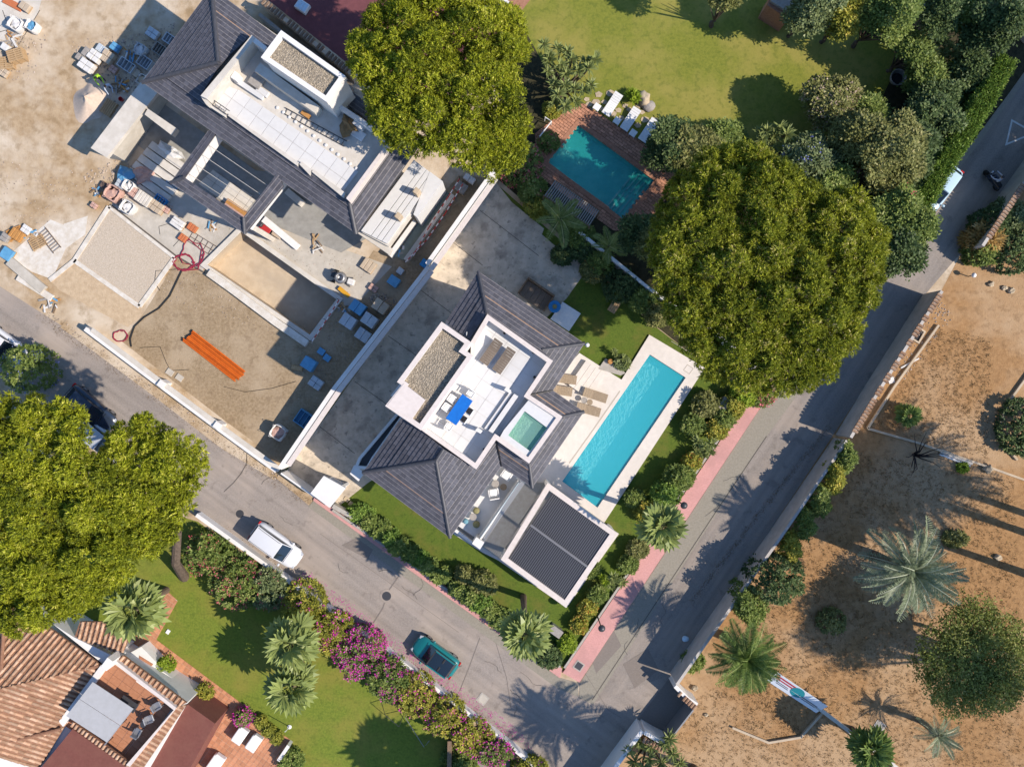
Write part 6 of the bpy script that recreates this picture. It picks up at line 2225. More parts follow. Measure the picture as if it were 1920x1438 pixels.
person('rider in a pale shirt sitting on the scooter in the shaded road', (mc.x, mc.y, .02), math.radians(125), RJ, [((.05, .06, .10), .1), ((.55, .52, .56), 1.0), (SKIN, 1.5)], 'helmet_dark')

# ------------------------------------------------------------------ furniture
mat('rattan', (.34, .26, .18), (.24, .18, .12), 18, .85, .4, 40)
mat('rattan_dark', (.19, .15, .115), (.14, .11, .085), 18, .85, .4, 40)
mat('cushion_white', (.74, .73, .71), (.68, .67, .65), 6, .9, .15, 20)
mat('blue_cloth', (.0, .12, .46), (.0, .10, .40), 5, .75, .1, 30)
mat('plastic_blue', (.03, .22, .50), (.025, .18, .43), 5, .5, .1, 20)
mat('wood_pale', (.46, .31, .17), (.36, .235, .12), 8, .85, .3, 25)
mat('wood_orange', (.48, .24, .075), (.38, .18, .055), 8, .85, .3, 25)
mat('wood_brown', (.22, .145, .09), (.15, .10, .06), 8, .85, .3, 25)
mat('olive_fabric', (.25, .23, .11), (.19, .175, .08), 14, .9, .4, 40)
mat('teal_fabric', (.16, .32, .38), (.12, .26, .32), 14, .9, .4, 40)
mat('stone_grey', (.33, .30, .27), (.26, .235, .21), 6, .85, .2, 30)
ANG = math.radians(-34.5)


def lounger(label, px, z, rz, m='rattan', back=.35, group='sun loungers', L=1.85, Wd=.68):
    p = W(px[0], px[1], z + .3)
    r = thing('sun_lounger', label, 'sun lounger', (p.x, p.y, z), rz, group)
    for i in range(7):
        x = -L / 2 + L * .62 * (i + .5) / 7
        obj('slat', MB().box((x, 0, .30), (L * .62 / 7 - .008, Wd, .05)), m, r, local=True)
    ob = MB()
    for i in range(4):
        a = L * .12 + L * .38 * i / 4
        b = a + L * .38 / 4 - .015
        za, zb_ = .30 + (a - L * .12) * back, .30 + (b - L * .12) * back
        ob.add([(a, -Wd / 2, za), (b, -Wd / 2, zb_), (b, Wd / 2, zb_), (a, Wd / 2, za), (a, -Wd / 2, za + .05), (b, -Wd / 2, zb_ + .05), (b, Wd / 2, zb_ + .05), (a, Wd / 2, za + .05)], [(0, 3, 2, 1), (4, 5, 6, 7), (0, 1, 5, 4), (1, 2, 6, 5), (2, 3, 7, 6), (3, 0, 4, 7)])
    obj('backrest', ob, m, r, local=True)
    for x in (-L * .42, L * .32):
        for s in (-1, 1):
            obj('leg', MB().box((x, s * (Wd / 2 - .05), .14), (.06, .06, .28)), 'metal_grey', r, local=True)
    return r


def chair(label, px, z, rz, m, cush=None, w=.5, group=None, name='chair'):
    p = W(px[0], px[1], z + .45)
    r = thing(name, label, 'chair', (p.x, p.y, z), rz, group)
    obj('seat', MB().bbox((0, 0, .42), (w, w, .1), .04), m, r, local=True)
    obj('backrest', MB().bbox((-w / 2 - .01, 0, .65), (.08, w, .5), .03), m, r, local=True)
    for x in (-1, 1):
        for s in (-1, 1):
            obj('leg', MB().box((x * (w / 2 - .04), s * (w / 2 - .04), .18), (.04, .04, .37)), 'metal_grey', r, local=True)
    for s in (-1, 1):
        obj('armrest', MB().box((0, s * (w / 2), .6), (w * .9, .05, .04)), m, r, local=True)
    if cush:
        obj('cushion', MB().bbox((.02, 0, .50), (w * .86, w * .86, .1), .05), cush, r, local=True)
    return r


def round_table(label, px, z, r_, h, m, name='side_table', cat='table', group=None):
    p = W(px[0], px[1], z + h)
    r = thing(name, label, cat, (p.x, p.y, z), 0, group)
    obj('table_top', MB().lathe([(r_ * .98, h - .04), (r_, h - .02), (r_ * .98, h)], 20), m, r, local=True)
    obj('leg', MB().lathe([(r_ * .5, 0), (.05, .04), (.05, h - .04)], 10), 'metal_grey', r, local=True)
    return r


def pouf(label, px, z, r_, h, m):
    p = W(px[0], px[1], z + h)
    return obj('pouf', MB().lathe([(r_ * .85, 0), (r_, h * .3), (r_ * 1.0, h * .65), (r_ * .8, h * .95), (r_ * .3, h)], 18, (p.x, p.y, z)), m, smooth=True, label=label, cat='pouf', group='poufs on the front terrace')


ZT_ = TF + .03
lounger('rattan sun lounger on the roof terrace nearer the stair tower', (921, 660), ZT_, math.radians(55), 'rattan_dark')
lounger('rattan sun lounger on the roof terrace nearer the hot tub', (945, 676), ZT_, math.radians(55), 'rattan_dark')
lounger('striped rattan lounger beside the long pool, upper one', (1116, 741), .14, math.radians(162), 'rattan', .25)
lounger('striped rattan lounger beside the long pool, lower one', (1103, 768), .14, math.radians(165), 'rattan', .25)
lounger('lounger half under the eaves beside the pool steps, upper one', (1058, 710), .14, math.radians(172), 'rattan', .25)
lounger('lounger half under the eaves beside the pool steps, lower one', (1050, 732), .14, math.radians(172), 'rattan', .25)
round_table('grey round side table between the pool loungers', (1095, 750), .14, .22, .4, 'stone_grey')
round_table('pale round side table between the pool loungers', (1106, 754), .14, .22, .38, 'rattan')
lounger('white sun lounger on the flagstones, first from the dracaena', (1148, 196), .05, math.radians(56), 'cushion_white', .2, 'white loungers by the garden pool')
lounger('white sun lounger on the flagstones, second from the dracaena', (1182, 224), .05, math.radians(56), 'cushion_white', .2, 'white loungers by the garden pool')
lounger('white sun lounger on the flagstones, third from the dracaena', (1216, 245), .05, math.radians(56), 'cushion_white', .2, 'white loungers by the garden pool')
for i, (x, y) in enumerate([(1119, 201), (1157, 227), (1187, 250)]):
    p = W(x, y, .4)
    r = thing('side_table', f"{['first', 'second', 'third'][i]} small white side table beside the garden pool loungers", 'table', (p.x, p.y, .05), ANG, 'white side tables by the garden pool')
    obj('table_top', MB().bbox((0, 0, .38), (.5, .5, .06), .02), 'cushion_white', r, local=True)
    for sx in (-1, 1):
        for sy in (-1, 1):
            obj('leg', MB().box((sx * .2, sy * .2, .17), (.04, .04, .35)), 'cushion_white', r, local=True)
# blue dining table with chairs on the roof terrace
p = W(861, 768, ZT_ + .75)
DT = thing('dining_table', 'dining table under a bright blue cloth on the roof terrace', 'table', (p.x, p.y, ZT_), math.radians(55.5))
tb_ = obj('table_top', MB().bbox((0, 0, .70), (1.9, .78, .05), .01), 'wood_pale', DT, local=True)
mb = MB()
mb.bbox((0, 0, .745), (1.96, .84, .03), .02)
obj('blue_cloth', mb, 'blue_cloth', DT, local=True)
for sx in (-1, 1):
    for sy in (-1, 1):
        obj('leg', MB().box((sx * .85, sy * .32, .34), (.07, .07, .68)), 'metal_grey', DT, local=True)
for i, (x, y, rz, lb) in enumerate([(848, 748, -35, 'upper of two chairs on the tower side of the blue table'), (838, 764, -35, 'lower of two chairs on the tower side of the blue table'), (880, 770, 145, 'upper of two chairs on the hot tub side of the blue table'), (869, 785, 145, 'lower of two chairs on the hot tub side of the blue table'),
                                    (883, 738, 235, 'chair at the upper head of the blue table'), (842, 800, 55, 'chair at the lower head of the blue table')]):
    chair('white ' + lb, (x, y), ZT_, math.radians(rz), 'cushion_white', 'rattan_dark' if i in (2, 3) else 'cushion_white', .48, 'chairs round the blue table')
# front terrace seating
chair('white cushioned armchair at the upper end of the front terrace', (950, 890), .62, math.radians(-125), 'cushion_white', 'cushion_white', .72, None, 'armchair')
chair('white cushioned armchair in the middle of the front terrace', (926, 925), .62, math.radians(100), 'cushion_white', 'cushion_white', .72, None, 'armchair')
round_table('grey round coffee table between the front terrace armchairs', (929, 907), .62, .28, .4, 'stone_grey')
round_table('brown round coffee table between the front terrace armchairs', (944, 913), .62, .25, .36, 'rattan')
round_table('grey round coffee table among the olive poufs', (887, 969), .62, .27, .4, 'stone_grey')
pouf('olive pouf above the grey coffee table', (893, 958), .62, .24, .42, 'olive_fabric')
pouf('teal pouf left of the grey coffee table', (873, 978), .62, .2, .4, 'teal_fabric')
pouf('large olive pouf with a dark button right of the grey coffee table', (893, 984), .62, .26, .44, 'olive_fabric')
# slatted sofa, blue table, white platform, bench
p = W(1005, 553, .4)
S_ = thing('garden_sofa', 'brown slatted wooden sofa at the house wall facing the driveway', 'sofa', (p.x, p.y, .02), ANG)
for i in range(5):
    obj('seat_plank', MB().bbox((-.88 + .44 * i, -.06, .36), (.42, 1.25, .08), .01), 'rattan_dark', S_, local=True)
obj('backrest', MB().bbox((0, .66, .5), (2.4, .14, .75), .03), 'wood_brown', S_, local=True)
for s in (-1, 1):
    obj('armrest', MB().bbox((s * 1.16, 0, .42), (.12, 1.3, .5), .03), 'wood_brown', S_, local=True)
BT = round_table('round blue table with a bowl of fruit at the sofa end', (1040, 575), .02, .46, .72, 'plastic_blue', 'round_table')
p = W(1040, 575, .78)
obj('fruit_bowl', MB().lathe([(.06, 0), (.16, .06), (.18, .1), (.13, .09)], 12, (p.x, p.y, .745)), 'olive_fabric', label='small bowl of fruit on the round blue table', cat='bowl')
obj('stone_platform', MB().prism(WL([(1055, 566), (1089, 588), (1067, 621), (1032, 598)], .35), 0, .35), 'cushion_white', label='square white stone platform on the small lawn', cat='platform')
p = W(1152, 574, .4)
B_2 = thing('garden_bench', 'small wooden bench standing alone on the small lawn', 'bench', (p.x, p.y, .01), math.radians(57))
for i in range(4):
    obj('seat_plank', MB().bbox((0, -.24 + .16 * i, .38), (1.0, .14, .05), .01), 'wood_pale', B_2, local=True)
for s in (-1, 1):
    obj('leg', MB().box((s * .4, 0, .17), (.08, .5, .35)), 'wood_brown', B_2, local=True)
obj('yellow_pot', MB().lathe([(.1, 0), (.2, .08), (.21, .2), (.15, .28)], 14, (W(1143, 678).x, W(1143, 678).y, .15)), 'wood_orange', label='round yellow pot on the grey stone bed', cat='pot')
for i, (x, y, lb) in enumerate([(1358, 757, 'grey metal unit in the shrubs at the upper end of the pink pavement'), (1042, 1183, 'grey metal unit beside the corner fan palm')]):
    p = W(x, y, .7)
    r = thing('service_box', lb, 'service box', (p.x, p.y, 0), math.radians(56 if i == 0 else -36))
    obj('casing', MB().bbox((0, 0, .4), (.95, .55, .8), .03), 'metal_grey', r, local=True)
    obj('lid', MB().bbox((0, 0, .83), (.99, .6, .06), .02), 'stone_grey', r, local=True)
for i, (x, y) in enumerate([(650, 936), (659, 945), (671, 951)]):
    p = W(x, y)
    obj('stepping_stone', MB().bbox((p.x, p.y, .04), (.42, .34, .08), .02, ANG), 'flagstone', label=f"{['first', 'second', 'third'][i]} stepping stone from the gate house on the front lawn", cat='stone', group='stepping stones by the gate house')
for i, (x, y, lb) in enumerate([(1282, 947, 'black globe-topped street lamp beside the pavement fan palm'), (1128, 1177, 'black globe-topped street lamp near the street corner')]):
    p = W(x, y, 3.0)
    r = thing('street_lamp', lb, 'street lamp', (p.x, p.y, .1))
    obj('post', MB().tube([(0, 0, 0), (0, 0, 2.8)], [.06, .035], 8), 'black_metal', r, local=True)
    obj('lantern', MB().lathe([(.08, 2.7), (.2, 2.8), (.26, 3.0), (.2, 3.12), (.05, 3.2)], 14), 'metal_dark', r, local=True, smooth=True)
# manholes and drains
for i, (x, y, r_, lb) in enumerate([(725, 1117, .34, 'round manhole cover in the middle of the main street'), (450, 963, .3, 'dark round cover in the street beside the white car')]):
    p = W(x, y)
    r = thing('manhole', lb, 'manhole', (p.x, p.y, .012), kind='structure')
    obj('surround', MB().lathe([(r_ * 1.5, 0), (r_ * 1.5, .02)], 20), 'asphalt', r, local=True)
    obj('cover', MB().lathe([(r_, 0), (r_, .028)], 20), 'metal_dark', r, local=True)
for i, (x, y, s, m, lb) in enumerate([(905, 1310, .55, 'concrete', 'square concrete drain near the bougainvillea wall'), (1085, 1247, .5, 'metal_dark', 'dark square cover in the wide pink pavement'), (1648, 1362, .6, 'concrete_grey', 'square grey slab on the earth beside the open tree')]):
    p = W(x, y)
    r = thing('drain_cover', lb, 'drain', (p.x, p.y, .01 if i != 1 else .128), ANG if i else math.radians(-38), kind='structure')
    obj('surround', MB().box((0, 0, .012), (s * 1.35, s * 1.35, .024)), 'kerb', r, local=True)
    obj('cover', MB().box((0, 0, .017), (s, s, .034)), m, r, local=True)

# slatted shade roofs by the garden pool
for (nm, corners, z, n, lb) in [('shade_pergola', [(1040, 338), (1124, 396), (1106, 424), (1020, 366)], 2.5, 24, 'dark slatted shade roof below the garden pool'), ('shade_pergola', [(1258, 398), (1275, 410), (1245, 448), (1232, 436)], 2.4, 9, 'small slatted shade roof beside the largest pine')]:
    q = [Vector(W(*c, z)) for c in corners]
    r = thing(nm, lb, 'pergola', (q[0].x, q[0].y, 0))
    for i in range(n):
        t = (i + .5) / n
        a, b = q[0].lerp(q[1], t), q[3].lerp(q[2], t)
        if n < 12:
            a, b = q[0].lerp(q[3], t), q[1].lerp(q[2], t)
        c = (a + b) / 2
        d = (b - a)
        obj('slat', MB().box(c[:], (d.length, .075, .06), math.atan2(d.y, d.x)), 'stone_grey', r)
    for a, b in ((0, 1), (3, 2)) if n > 12 else ((0, 3), (1, 2)):
        c = (q[a] + q[b]) / 2 - Vector((0, 0, .09))
        d = q[b] - q[a]
        obj('beam', MB().box(c[:], (d.length, .1, .1), math.atan2(d.y, d.x)), 'wood_brown', r)
    for p in q:
        obj('post', MB().box((p.x, p.y, z / 2 - .08), (.1, .1, z - .16)), 'wood_brown', r)
# white tube frame, boulder, box
p = [W(1022, 220, .9), W(1034, 228, .9), W(1012, 256, .9)]
fr = thing('tube_frame', 'white tubular rail on the brick patio by the pine', 'rail', W(1022, 235))
obj('rail', MB().tube(p, .045, 6), 'cushion_white', fr)
for q in p:
    obj('post', MB().tube([(q.x, q.y, 0), q], .035, 6), 'cushion_white', fr)
obj('boulder', MB().blob(W(1208, 186, .25)[:], (.45, .6, .42), 4, .25, 12, 7), 'flagstone', smooth=True, label='pale boulder beside the lime rosette bush', cat='boulder')
obj('boulder', MB().blob(W(1216, 200, .15)[:], (.5, .42, .28), 6, .3, 12, 7), 'stone_grey', smooth=True, label='flat grey boulder below the pale one', cat='boulder')
p = W(566, 11, .4)
r = thing('skylight', 'pale blue framed skylight box on the purple court', 'skylight', (p.x, p.y, 0), ANG)
obj('frame', MB().bbox((0, 0, .2), (.95, .75, .4), .03), 'cushion_white', r, local=True)
for i in range(3):
    obj('pane', MB().box((-.28 + .28 * i, 0, .41), (.24, .6, .03)), 'paint_skyblue', r, local=True)
for i, (x, y, lb) in enumerate([(934, 18, 'white lounger on the salmon paving at the top edge, lower one'), (914, 2, 'white lounger on the salmon paving at the top edge, upper one')]):
    lounger(lb, (x, y), .02, math.radians(50), 'cushion_white', .2, 'loungers at the top edge')
# garden hut and neighbouring building at the top right
hu = thing('garden_hut', 'small brick hut with a blue-grey roof at the top edge', 'hut', W(1462, 18))
obj('wall', MB().prism(WL([(1448, -12), (1492, 14), (1478, 36), (1438, 10)], 2.2), 0, 2.2), 'brick_paving', hu)
obj('roof', MB().prism(WL([(1452, -20), (1498, 8), (1488, 28), (1446, 2)], 2.5), 2.21, 2.45), 'stone_grey', hu)
nb = thing('neighbour_building', 'grey-brown flat-roofed building cut off at the top right', 'building', W(1740, 10))
obj('wall', MB().prism(WL([(1705, -30), (1780, 2), (1768, 36), (1700, 8)], 2.8), 0, 2.8), 'beige_wall', nb)
obj('roof', MB().prism(WL([(1700, -40), (1786, -2), (1772, 40), (1696, 10)], 3.0), 2.81, 3.0), 'grey_slab', nb)
wall('garden_wall', [(1850, -10), (1885, 35), (1922, 80)], 2.2, .3, 'white_wall', 'white garden wall with a brown coping at the top right corner', coping=('wood_brown', .05, .06))
wall('garden_wall', [(1083, 442), (1130, 480), (1210, 545), (1260, 580)], 1.6, .22, 'white_wall', 'white garden wall hidden in shrubs between pool garden and small lawn')
wall('garden_wall', [(1290, 600), (1345, 640), (1400, 690)], 2.2, .25, 'white_wall', 'white garden wall showing through the largest pine')
p = W(1684, 146, .6)
hc = thing('garden_chair', 'dark round wicker chair in the shade by the upper lawn', 'chair', (p.x, p.y, 0), 0)
obj('shell', MB().lathe([(.3, .1), (.5, .3), (.62, .7), (.56, .72), (.4, .35)], 16), 'stone_grey', hc, local=True)
obj('cushion', MB().lathe([(.1, .3), (.4, .34), (.38, .46), (.1, .5)], 14), 'seat_black', hc, local=True)

# ------------------------------------------------------------------ building-site materials
mat('sack_white', (.66, .64, .61), (.55, .53, .50), 4, .9, .4, 12)
mat('wrap_blue', (.12, .32, .50), (.09, .26, .43), 3, .5, .3, 8)
mat('wrap_pale', (.46, .50, .53), (.38, .42, .45), 3, .5, .3, 8)
mat('pinkish_block', (.52, .33, .27), (.42, .26, .21), 5, .9, .4, 16)
mat('carton', (.47, .38, .28), (.40, .32, .235), 4, .9, .1, 20)
mat('pipe_orange', (.56, .12, .012), (.48, .095, .01), 3, .5, rnd=.2)
mat('hose_red', (.28, .02, .05), rough=.6)
mat('cable_black', (.015, .015, .016), rough=.7)
mat('brick_orange', (.50, .16, .07), (.42, .13, .05), 8, .85, .3, 25)
mat('tape_white', (.7, .65, .65), rough=.6)
mat('tarp_brown', (.24, .155, .075), (.17, .11, .05), 3, .85, .5, 5)
mat('rebar', (.12, .085, .07), rough=.8)
mat('machine_yellow', (.55, .28, .02), rough=.5)
mat('red_plastic', (.42, .03, .03), rough=.5)


def pallet(parent, m='wood_pale', z=0.0, l=1.15, w=.9):
    for i in range(6):
        obj('pallet_slat', MB().box((0, -w / 2 + .06 + (w - .12) * i / 5, z + .12), (l, .1, .025)), m, parent, local=True)
    for s in (-1, 0, 1):
        obj('pallet_bearer', MB().box((s * (l / 2 - .06), 0, z + .055), (.1, w, .10)), m, parent, local=True)


def stack(label, px, s, m, rz=ANG, rows=(2, 2), z0=0.0, cat='stack', name='material_stack', pal=True):
    """Goods on a pallet: a block made of separate pieces."""
    h = s[2]
    p = W(px[0], px[1], h * .9 + z0)
    r = thing(name, label, cat, (p.x, p.y, z0 + .01), rz)
    if pal:
        pallet(r, l=s[0], w=s[1])
    b = .14 if pal else 0
    rg = random.Random(px[0] * 31 + px[1])
    for i in range(rows[0]):
        for j in range(rows[1]):
            sx, sy = s[0] / rows[0], s[1] / rows[1]
            hh = (h - b) * rg.uniform(.86, 1.0)
            obj('load', MB().bbox((-s[0] / 2 + sx * (i + .5), -s[1] / 2 + sy * (j + .5), b + hh / 2), (sx * .96, sy * .96, hh), .035, rg.uniform(-.03, .03)), m, r, local=True)
    return r


def bag(label, px, s, h, m, fill='sand', rz=ANG, z0=0.0):
    """Open builder's bag with its fill."""
    p = W(px[0], px[1], h * .9 + z0)
    r = thing('builders_bag', label, 'bag', (p.x, p.y, z0 + .01), rz)
    rg = random.Random(px[0] + px[1] * 7)
    n = 16
    mb = MB()
    rings = [(.92, 0), (1.05, h * .35), (1.0, h * .75), (.95, h), (.86, h * .97), (.8, h * .7)]
    for q, z in rings:
        for k in range(n):
            t = 6.2832 * k / n
            c, sn = math.cos(t), math.sin(t)
            sq = 1 / max(abs(c), abs(sn)) ** .7
            wv = 1 + rg.uniform(-.06, .06)
            mb.v.append((c * sq * s / 2 * q * wv, sn * sq * s / 2 * q * wv, z + (rg.uniform(-.05, .06) if z > h * .8 else 0)))
    for i in range(len(rings) - 1):
        for k in range(n):
            j = (k + 1) % n
            mb.f.append((i * n + k, i * n + j, i * n + n + j, i * n + n + k))
            mb.mi.append(0)
    obj('sack', mb, m, r, local=True, smooth=True)
    obj('fill', MB().blob((0, 0, h * .66), (s * .44, s * .44, h * .22), px[0], .35, 12, 6), fill, r, local=True)
    for k in range(4):
        t = .785 + 1.571 * k
        obj('strap', MB().tube([(math.cos(t) * s * .52, math.sin(t) * s * .52, h), (math.cos(t + .2) * s * .62, math.sin(t + .2) * s * .62, h + .12), (math.cos(t + .4) * s * .52, math.sin(t + .4) * s * .52, h)], .02, 5), m, r, local=True)
    return r


def crate(label, px, s, m, rz=ANG, items=3):
    p = W(px[0], px[1], s[2])
    r = thing('crate', label, 'crate', (p.x, p.y, .01), rz)
    poly = [(-s[0] / 2, -s[1] / 2), (s[0] / 2, -s[1] / 2), (s[0] / 2, s[1] / 2), (-s[0] / 2, s[1] / 2)]
    obj('frame', MB().ring(poly, .05, 0, s[2]), m, r, local=True)
    obj('floor', MB().box((0, 0, .03), (s[0] - .1, s[1] - .1, .05)), m, r, local=True)
    for i in range(items):
        obj('divider', MB().box((-s[0] / 2 + s[0] * (i + 1) / (items + 1), 0, s[2] * .45), (.03, s[1] - .1, s[2] * .8)), m, r, local=True)
    return r


for a in [((28, 44), .95, .8, 'sack_white', 'sack_white', 'white builder bag at the top left beside the blue-topped one'), ((58, 48), .8, .75, 'sack_white', 'wrap_blue', 'builder bag with blue contents at the top left'),
          ((238, 388), .95, .85, 'sack_white', 'sack_white', 'white builder bag beside the stone pad corner'), ((210, 362), 1.1, .8, 'pinkish_block', 'pinkish_block', 'pink rubble bag at the left of the material row'),
          ((240, 348), .8, .7, 'sack_white', 'sack_white', 'white crumpled sack behind the pink rubble bag'), ((520, 811), 1.05, .9, 'sack_white', 'pinkish_block', 'bag of broken tiles at the lower corner of the gravel yard'), ((262, 92), .8, .7, 'wrap_pale', 'sack_white', 'pale sack in the shade of the slate eaves'),
          ((1012 - 745, 150), .8, .6, 'sack_white', 'sand', 'small pale sack by the slate roof corner')]:
    bag(a[5], a[0], a[1], a[2], a[3], a[4])
for a in [((165, 100), (.9, .7, .6), 'stone_grey', (2, 1), 'dark stack at the end of the material row near the worker'), ((176, 104), (.9, .8, .7), 'sack_white', (2, 2), 'white bagged stack beside the dark stack'), ((160, 122), (1.1, .8, .7), 'sack_white', (2, 2), 'stack of white sacks nearest the sand mound'),
          ((200, 106), (.9, .9, .6), 'carton', (2, 2), 'carton stack between the white sacks and the blue crate'), ((268, 372), (1.2, .9, .7), 'concrete_pale', (5, 1), 'stack of pale slabs on edge in the material row'), ((290, 386), (1.2, .8, .6), 'carton', (3, 2), 'mixed carton stack at the right of the material row'),
          ((252, 362), (.8, .7, .6), 'pinkish_block', (2, 2), 'stack of pinkish blocks behind the slab stack'), ((332, 418), (1.0, .7, .5), 'sack_white', (1, 3), 'white block stack with dark slots on the forecourt'), ((175, 385), (.5, .4, .4), 'pinkish_block', (2, 2), 'small heap of blocks above the stone pad'),
          ((360, 427), (.75, .55, .3), 'brick_orange', (3, 1), 'upper of two orange brick stacks on the forecourt'), ((342, 446), (.6, .55, .3), 'brick_orange', (3, 1), 'lower of two orange brick stacks on the forecourt'), ((690, 498), (1.0, .9, .35), 'carton', (3, 1), 'flat pale carton on the forecourt near the site corner'),
          ((738, 527), (.85, .75, .7), 'wrap_blue', (1, 1), 'blue wrapped box in the shade of the long white wall'), ((750, 508), (.5, .5, .45), 'wrap_pale', (1, 1), 'small pale bundle above the blue wrapped box'), ((796, 494), (.6, .6, .8), 'plastic_blue', (1, 1), 'blue bin against the long white wall'),
          ((670, 576), (1.1, .9, .9), 'wrap_blue', (2, 1), 'topmost of the five wrapped pallets by the wall'), ((652, 602), (1.1, .95, .9), 'wrap_pale', (2, 1), 'leftmost of the five wrapped pallets by the wall'), ((692, 600), (1.1, .9, .95), 'wrap_pale', (2, 1), 'middle one of the five wrapped pallets by the wall'),
          ((713, 574), (1.1, .9, 1.0), 'carton', (2, 1), 'sunlit carton pallet at the upper right of the wrapped pallets'), ((680, 628), (1.05, .9, .7), 'wrap_pale', (2, 1), 'lowest of the five wrapped pallets by the wall'), ((578, 682), (1.0, .9, 1.0), 'wrap_blue', (1, 1), 'blue wrapped cube standing in the shaded gravel yard'),
          ((602, 659), (.55, .5, .35), 'wrap_blue', (1, 1), 'upper of two small blue boxes in the shaded gravel yard'), ((613, 671), (.55, .5, .35), 'wrap_blue', (1, 1), 'lower of two small blue boxes in the shaded gravel yard'), ((592, 718), (1.0, .8, .6), 'wrap_pale', (2, 2), 'pallet with blue tarp below the blue wrapped cube'),
          ((30, 440), (1.0, .8, .4), 'wood_orange', (4, 1), 'orange timber stack at the left edge of the site'), ((12, 476), (.9, .9, .4), 'wrap_blue', (1, 1), 'blue tarp-covered stack at the left edge of the site'), ((880, 335), (.9, .5, .5), 'sack_white', (2, 1), 'pale block stack under the pine beside the white wall'),
          ((865, 352), (.85, .8, .4), 'stone_grey', (1, 1), 'dark grey slab stack beside the site fence'), ((8, 88), (.6, .5, .5), 'sack_white', (1, 1), 'white bundle above the pallets at the left edge')]:
    stack(a[4], a[0], a[1], a[2], rows=a[3])
for a in [((236, 122), (1.25, .75, .5), 'wrap_pale', 'large blue-grey crate with dividers in the shade'), ((270, 116), (1.0, .8, .5), 'wrap_pale', 'crate with scraps beside the slate eaves'), ((298, 92), (.9, .8, .4), 'concrete_grey', 'mesh crate under the slate eaves'), ((318, 74), (1.0, .7, .4), 'wrap_pale', 'uppermost crate under the slate eaves'),
          ((300, 375), (.9, .6, .4), 'plastic_blue', 'blue crate behind the carton stack'), ((572, 788), (1.5, 1.1, .6), 'wrap_blue', 'blue tarp-lined skip against the long white wall')]:
    crate(a[3], a[0], a[1], a[2])
for i, (x, y, rz, k, m, lb) in enumerate([(28, 103, .3, 5, 'wood_pale', 'stack of wooden pallets at the left edge'), (10, 118, .1, 3, 'wood_pale', 'low stack of pallets cut off by the left edge'), (70, 455, .5, 1, 'wood_pale', 'single pallet on the white mortar slab'), (203, 202, 1.0, 2, 'wood_pale', 'two pallets at the foot of the sand mound'), (28, 438, .4, 1, 'wood_orange', 'orange pallet behind the timber stack')]):
    p = W(x, y, .14 * k)
    r = thing('pallet_stack', lb, 'pallet', (p.x, p.y, .03), rz)
    for q in range(k):
        pallet(r, m, .145 * q)
# sand mound
rg = random.Random(9)
n, mrings = 28, 8
mb = MB()
c = W(172, 190)
for i in range(mrings + 1):
    f = i / mrings
    for k in range(n):
        t = 6.2832 * k / n
        rr = (1.35 + .25 * math.sin(2 * t + .5) + .1 * math.sin(5 * t)) * f
        z = 1.0 * (1 - f) ** 1.15 * (1 + .1 * math.sin(3 * t)) + rg.uniform(-.02, .02) * (1 - f)
        mb.v.append((c.x + rr * math.cos(t) * .95, c.y + rr * math.sin(t) * 1.25, max(.005, z)))
for i in range(mrings):
    for k in range(n):
        j = (k + 1) % n
        mb.f.append((i * n + k, i * n + n + k, i * n + n + j, i * n + j))
        mb.mi.append(0)
mat('pale_sand', (.56, .45, .36), (.49, .39, .31), 6, .95, .5, 20)
obj('sand_mound', mb, 'pale_sand', smooth=True, label='mound of pale pinkish sand at the site entrance', cat='sand heap')
# rubble
mat('rubble', (.42, .35, .29), (.30, .24, .19), 5, .95, .4, 12, tint=.4)
pebbles(WL([(150, 330), (215, 390), (330, 400), (300, 330), (220, 300)]), .01, 500, .03, .12, 'rubble', 'rubble', label='scattered rubble between the material stacks', cat='rubble')
pebbles(WL([(0, 300), (190, 330), (90, 420), (0, 430)]), .01, 220, .02, .07, 'rubble', 'rubble', label='loose stones on the bare earth at the left', cat='rubble')
pebbles(WL([(100, 590), (530, 892), (515, 900), (100, 612)]), .03, 700, .02, .09, 'rubble', 'rubble', label='crumbled rubble along the foot of the site wall', cat='rubble')
pebbles(WL([(250, 130), (330, 40), (300, 200), (180, 210)]), .01, 200, .03, .12, 'rubble', 'rubble', label='debris in the shade beside the slate roof', cat='rubble')
pebbles(WL([(700, 545), (745, 560), (720, 600), (690, 560)]), .02, 120, .03, .12, 'rubble', 'rubble', label='debris between the wrapped pallets and the wall', cat='rubble')
pebbles(WL([(1650, 690), (1760, 560), (1790, 590), (1690, 720)]), .01, 260, .03, .10, 'rubble', 'rubble', label='broken tile debris along the tile-topped lot wall', cat='rubble')
# orange pipes
for i in range(9):
    t = i / 8
    a = W(342 + 26 * t * .8, 638 - 16 * t, .1)
    b = W(440 + 26 * t * .8, 714 - 16 * t, .1)
    o = random.uniform(-.25, .25)
    d = (b - a).normalized()
    zz = .09
    r = thing('orange_pipe', f"{ORD[i]} orange plastic pipe from the street side of the row", 'pipe', (a + d * o)[:2] + (0,), 0, 'orange pipes on the gravel yard')
    s0 = a + d * o
    e0 = b + d * o
    obj('tube', MB().tube([(s0.x, s0.y, zz), (e0.x, e0.y, zz)], .058, 8), 'pipe_orange', r)
    obj('socket', MB().tube([(s0.x, s0.y, zz), (s0.x - d.x * .1, s0.y - d.y * .1, zz)], .068, 8), 'cable_black', r)
# hoses and cables
def hose(label, pts, r_, m, z=.05, cat='hose', name='hose'):
    obj(name, MB().tube([W(x, y, z) for x, y in pts], r_, 5), m, label=label, cat=cat)


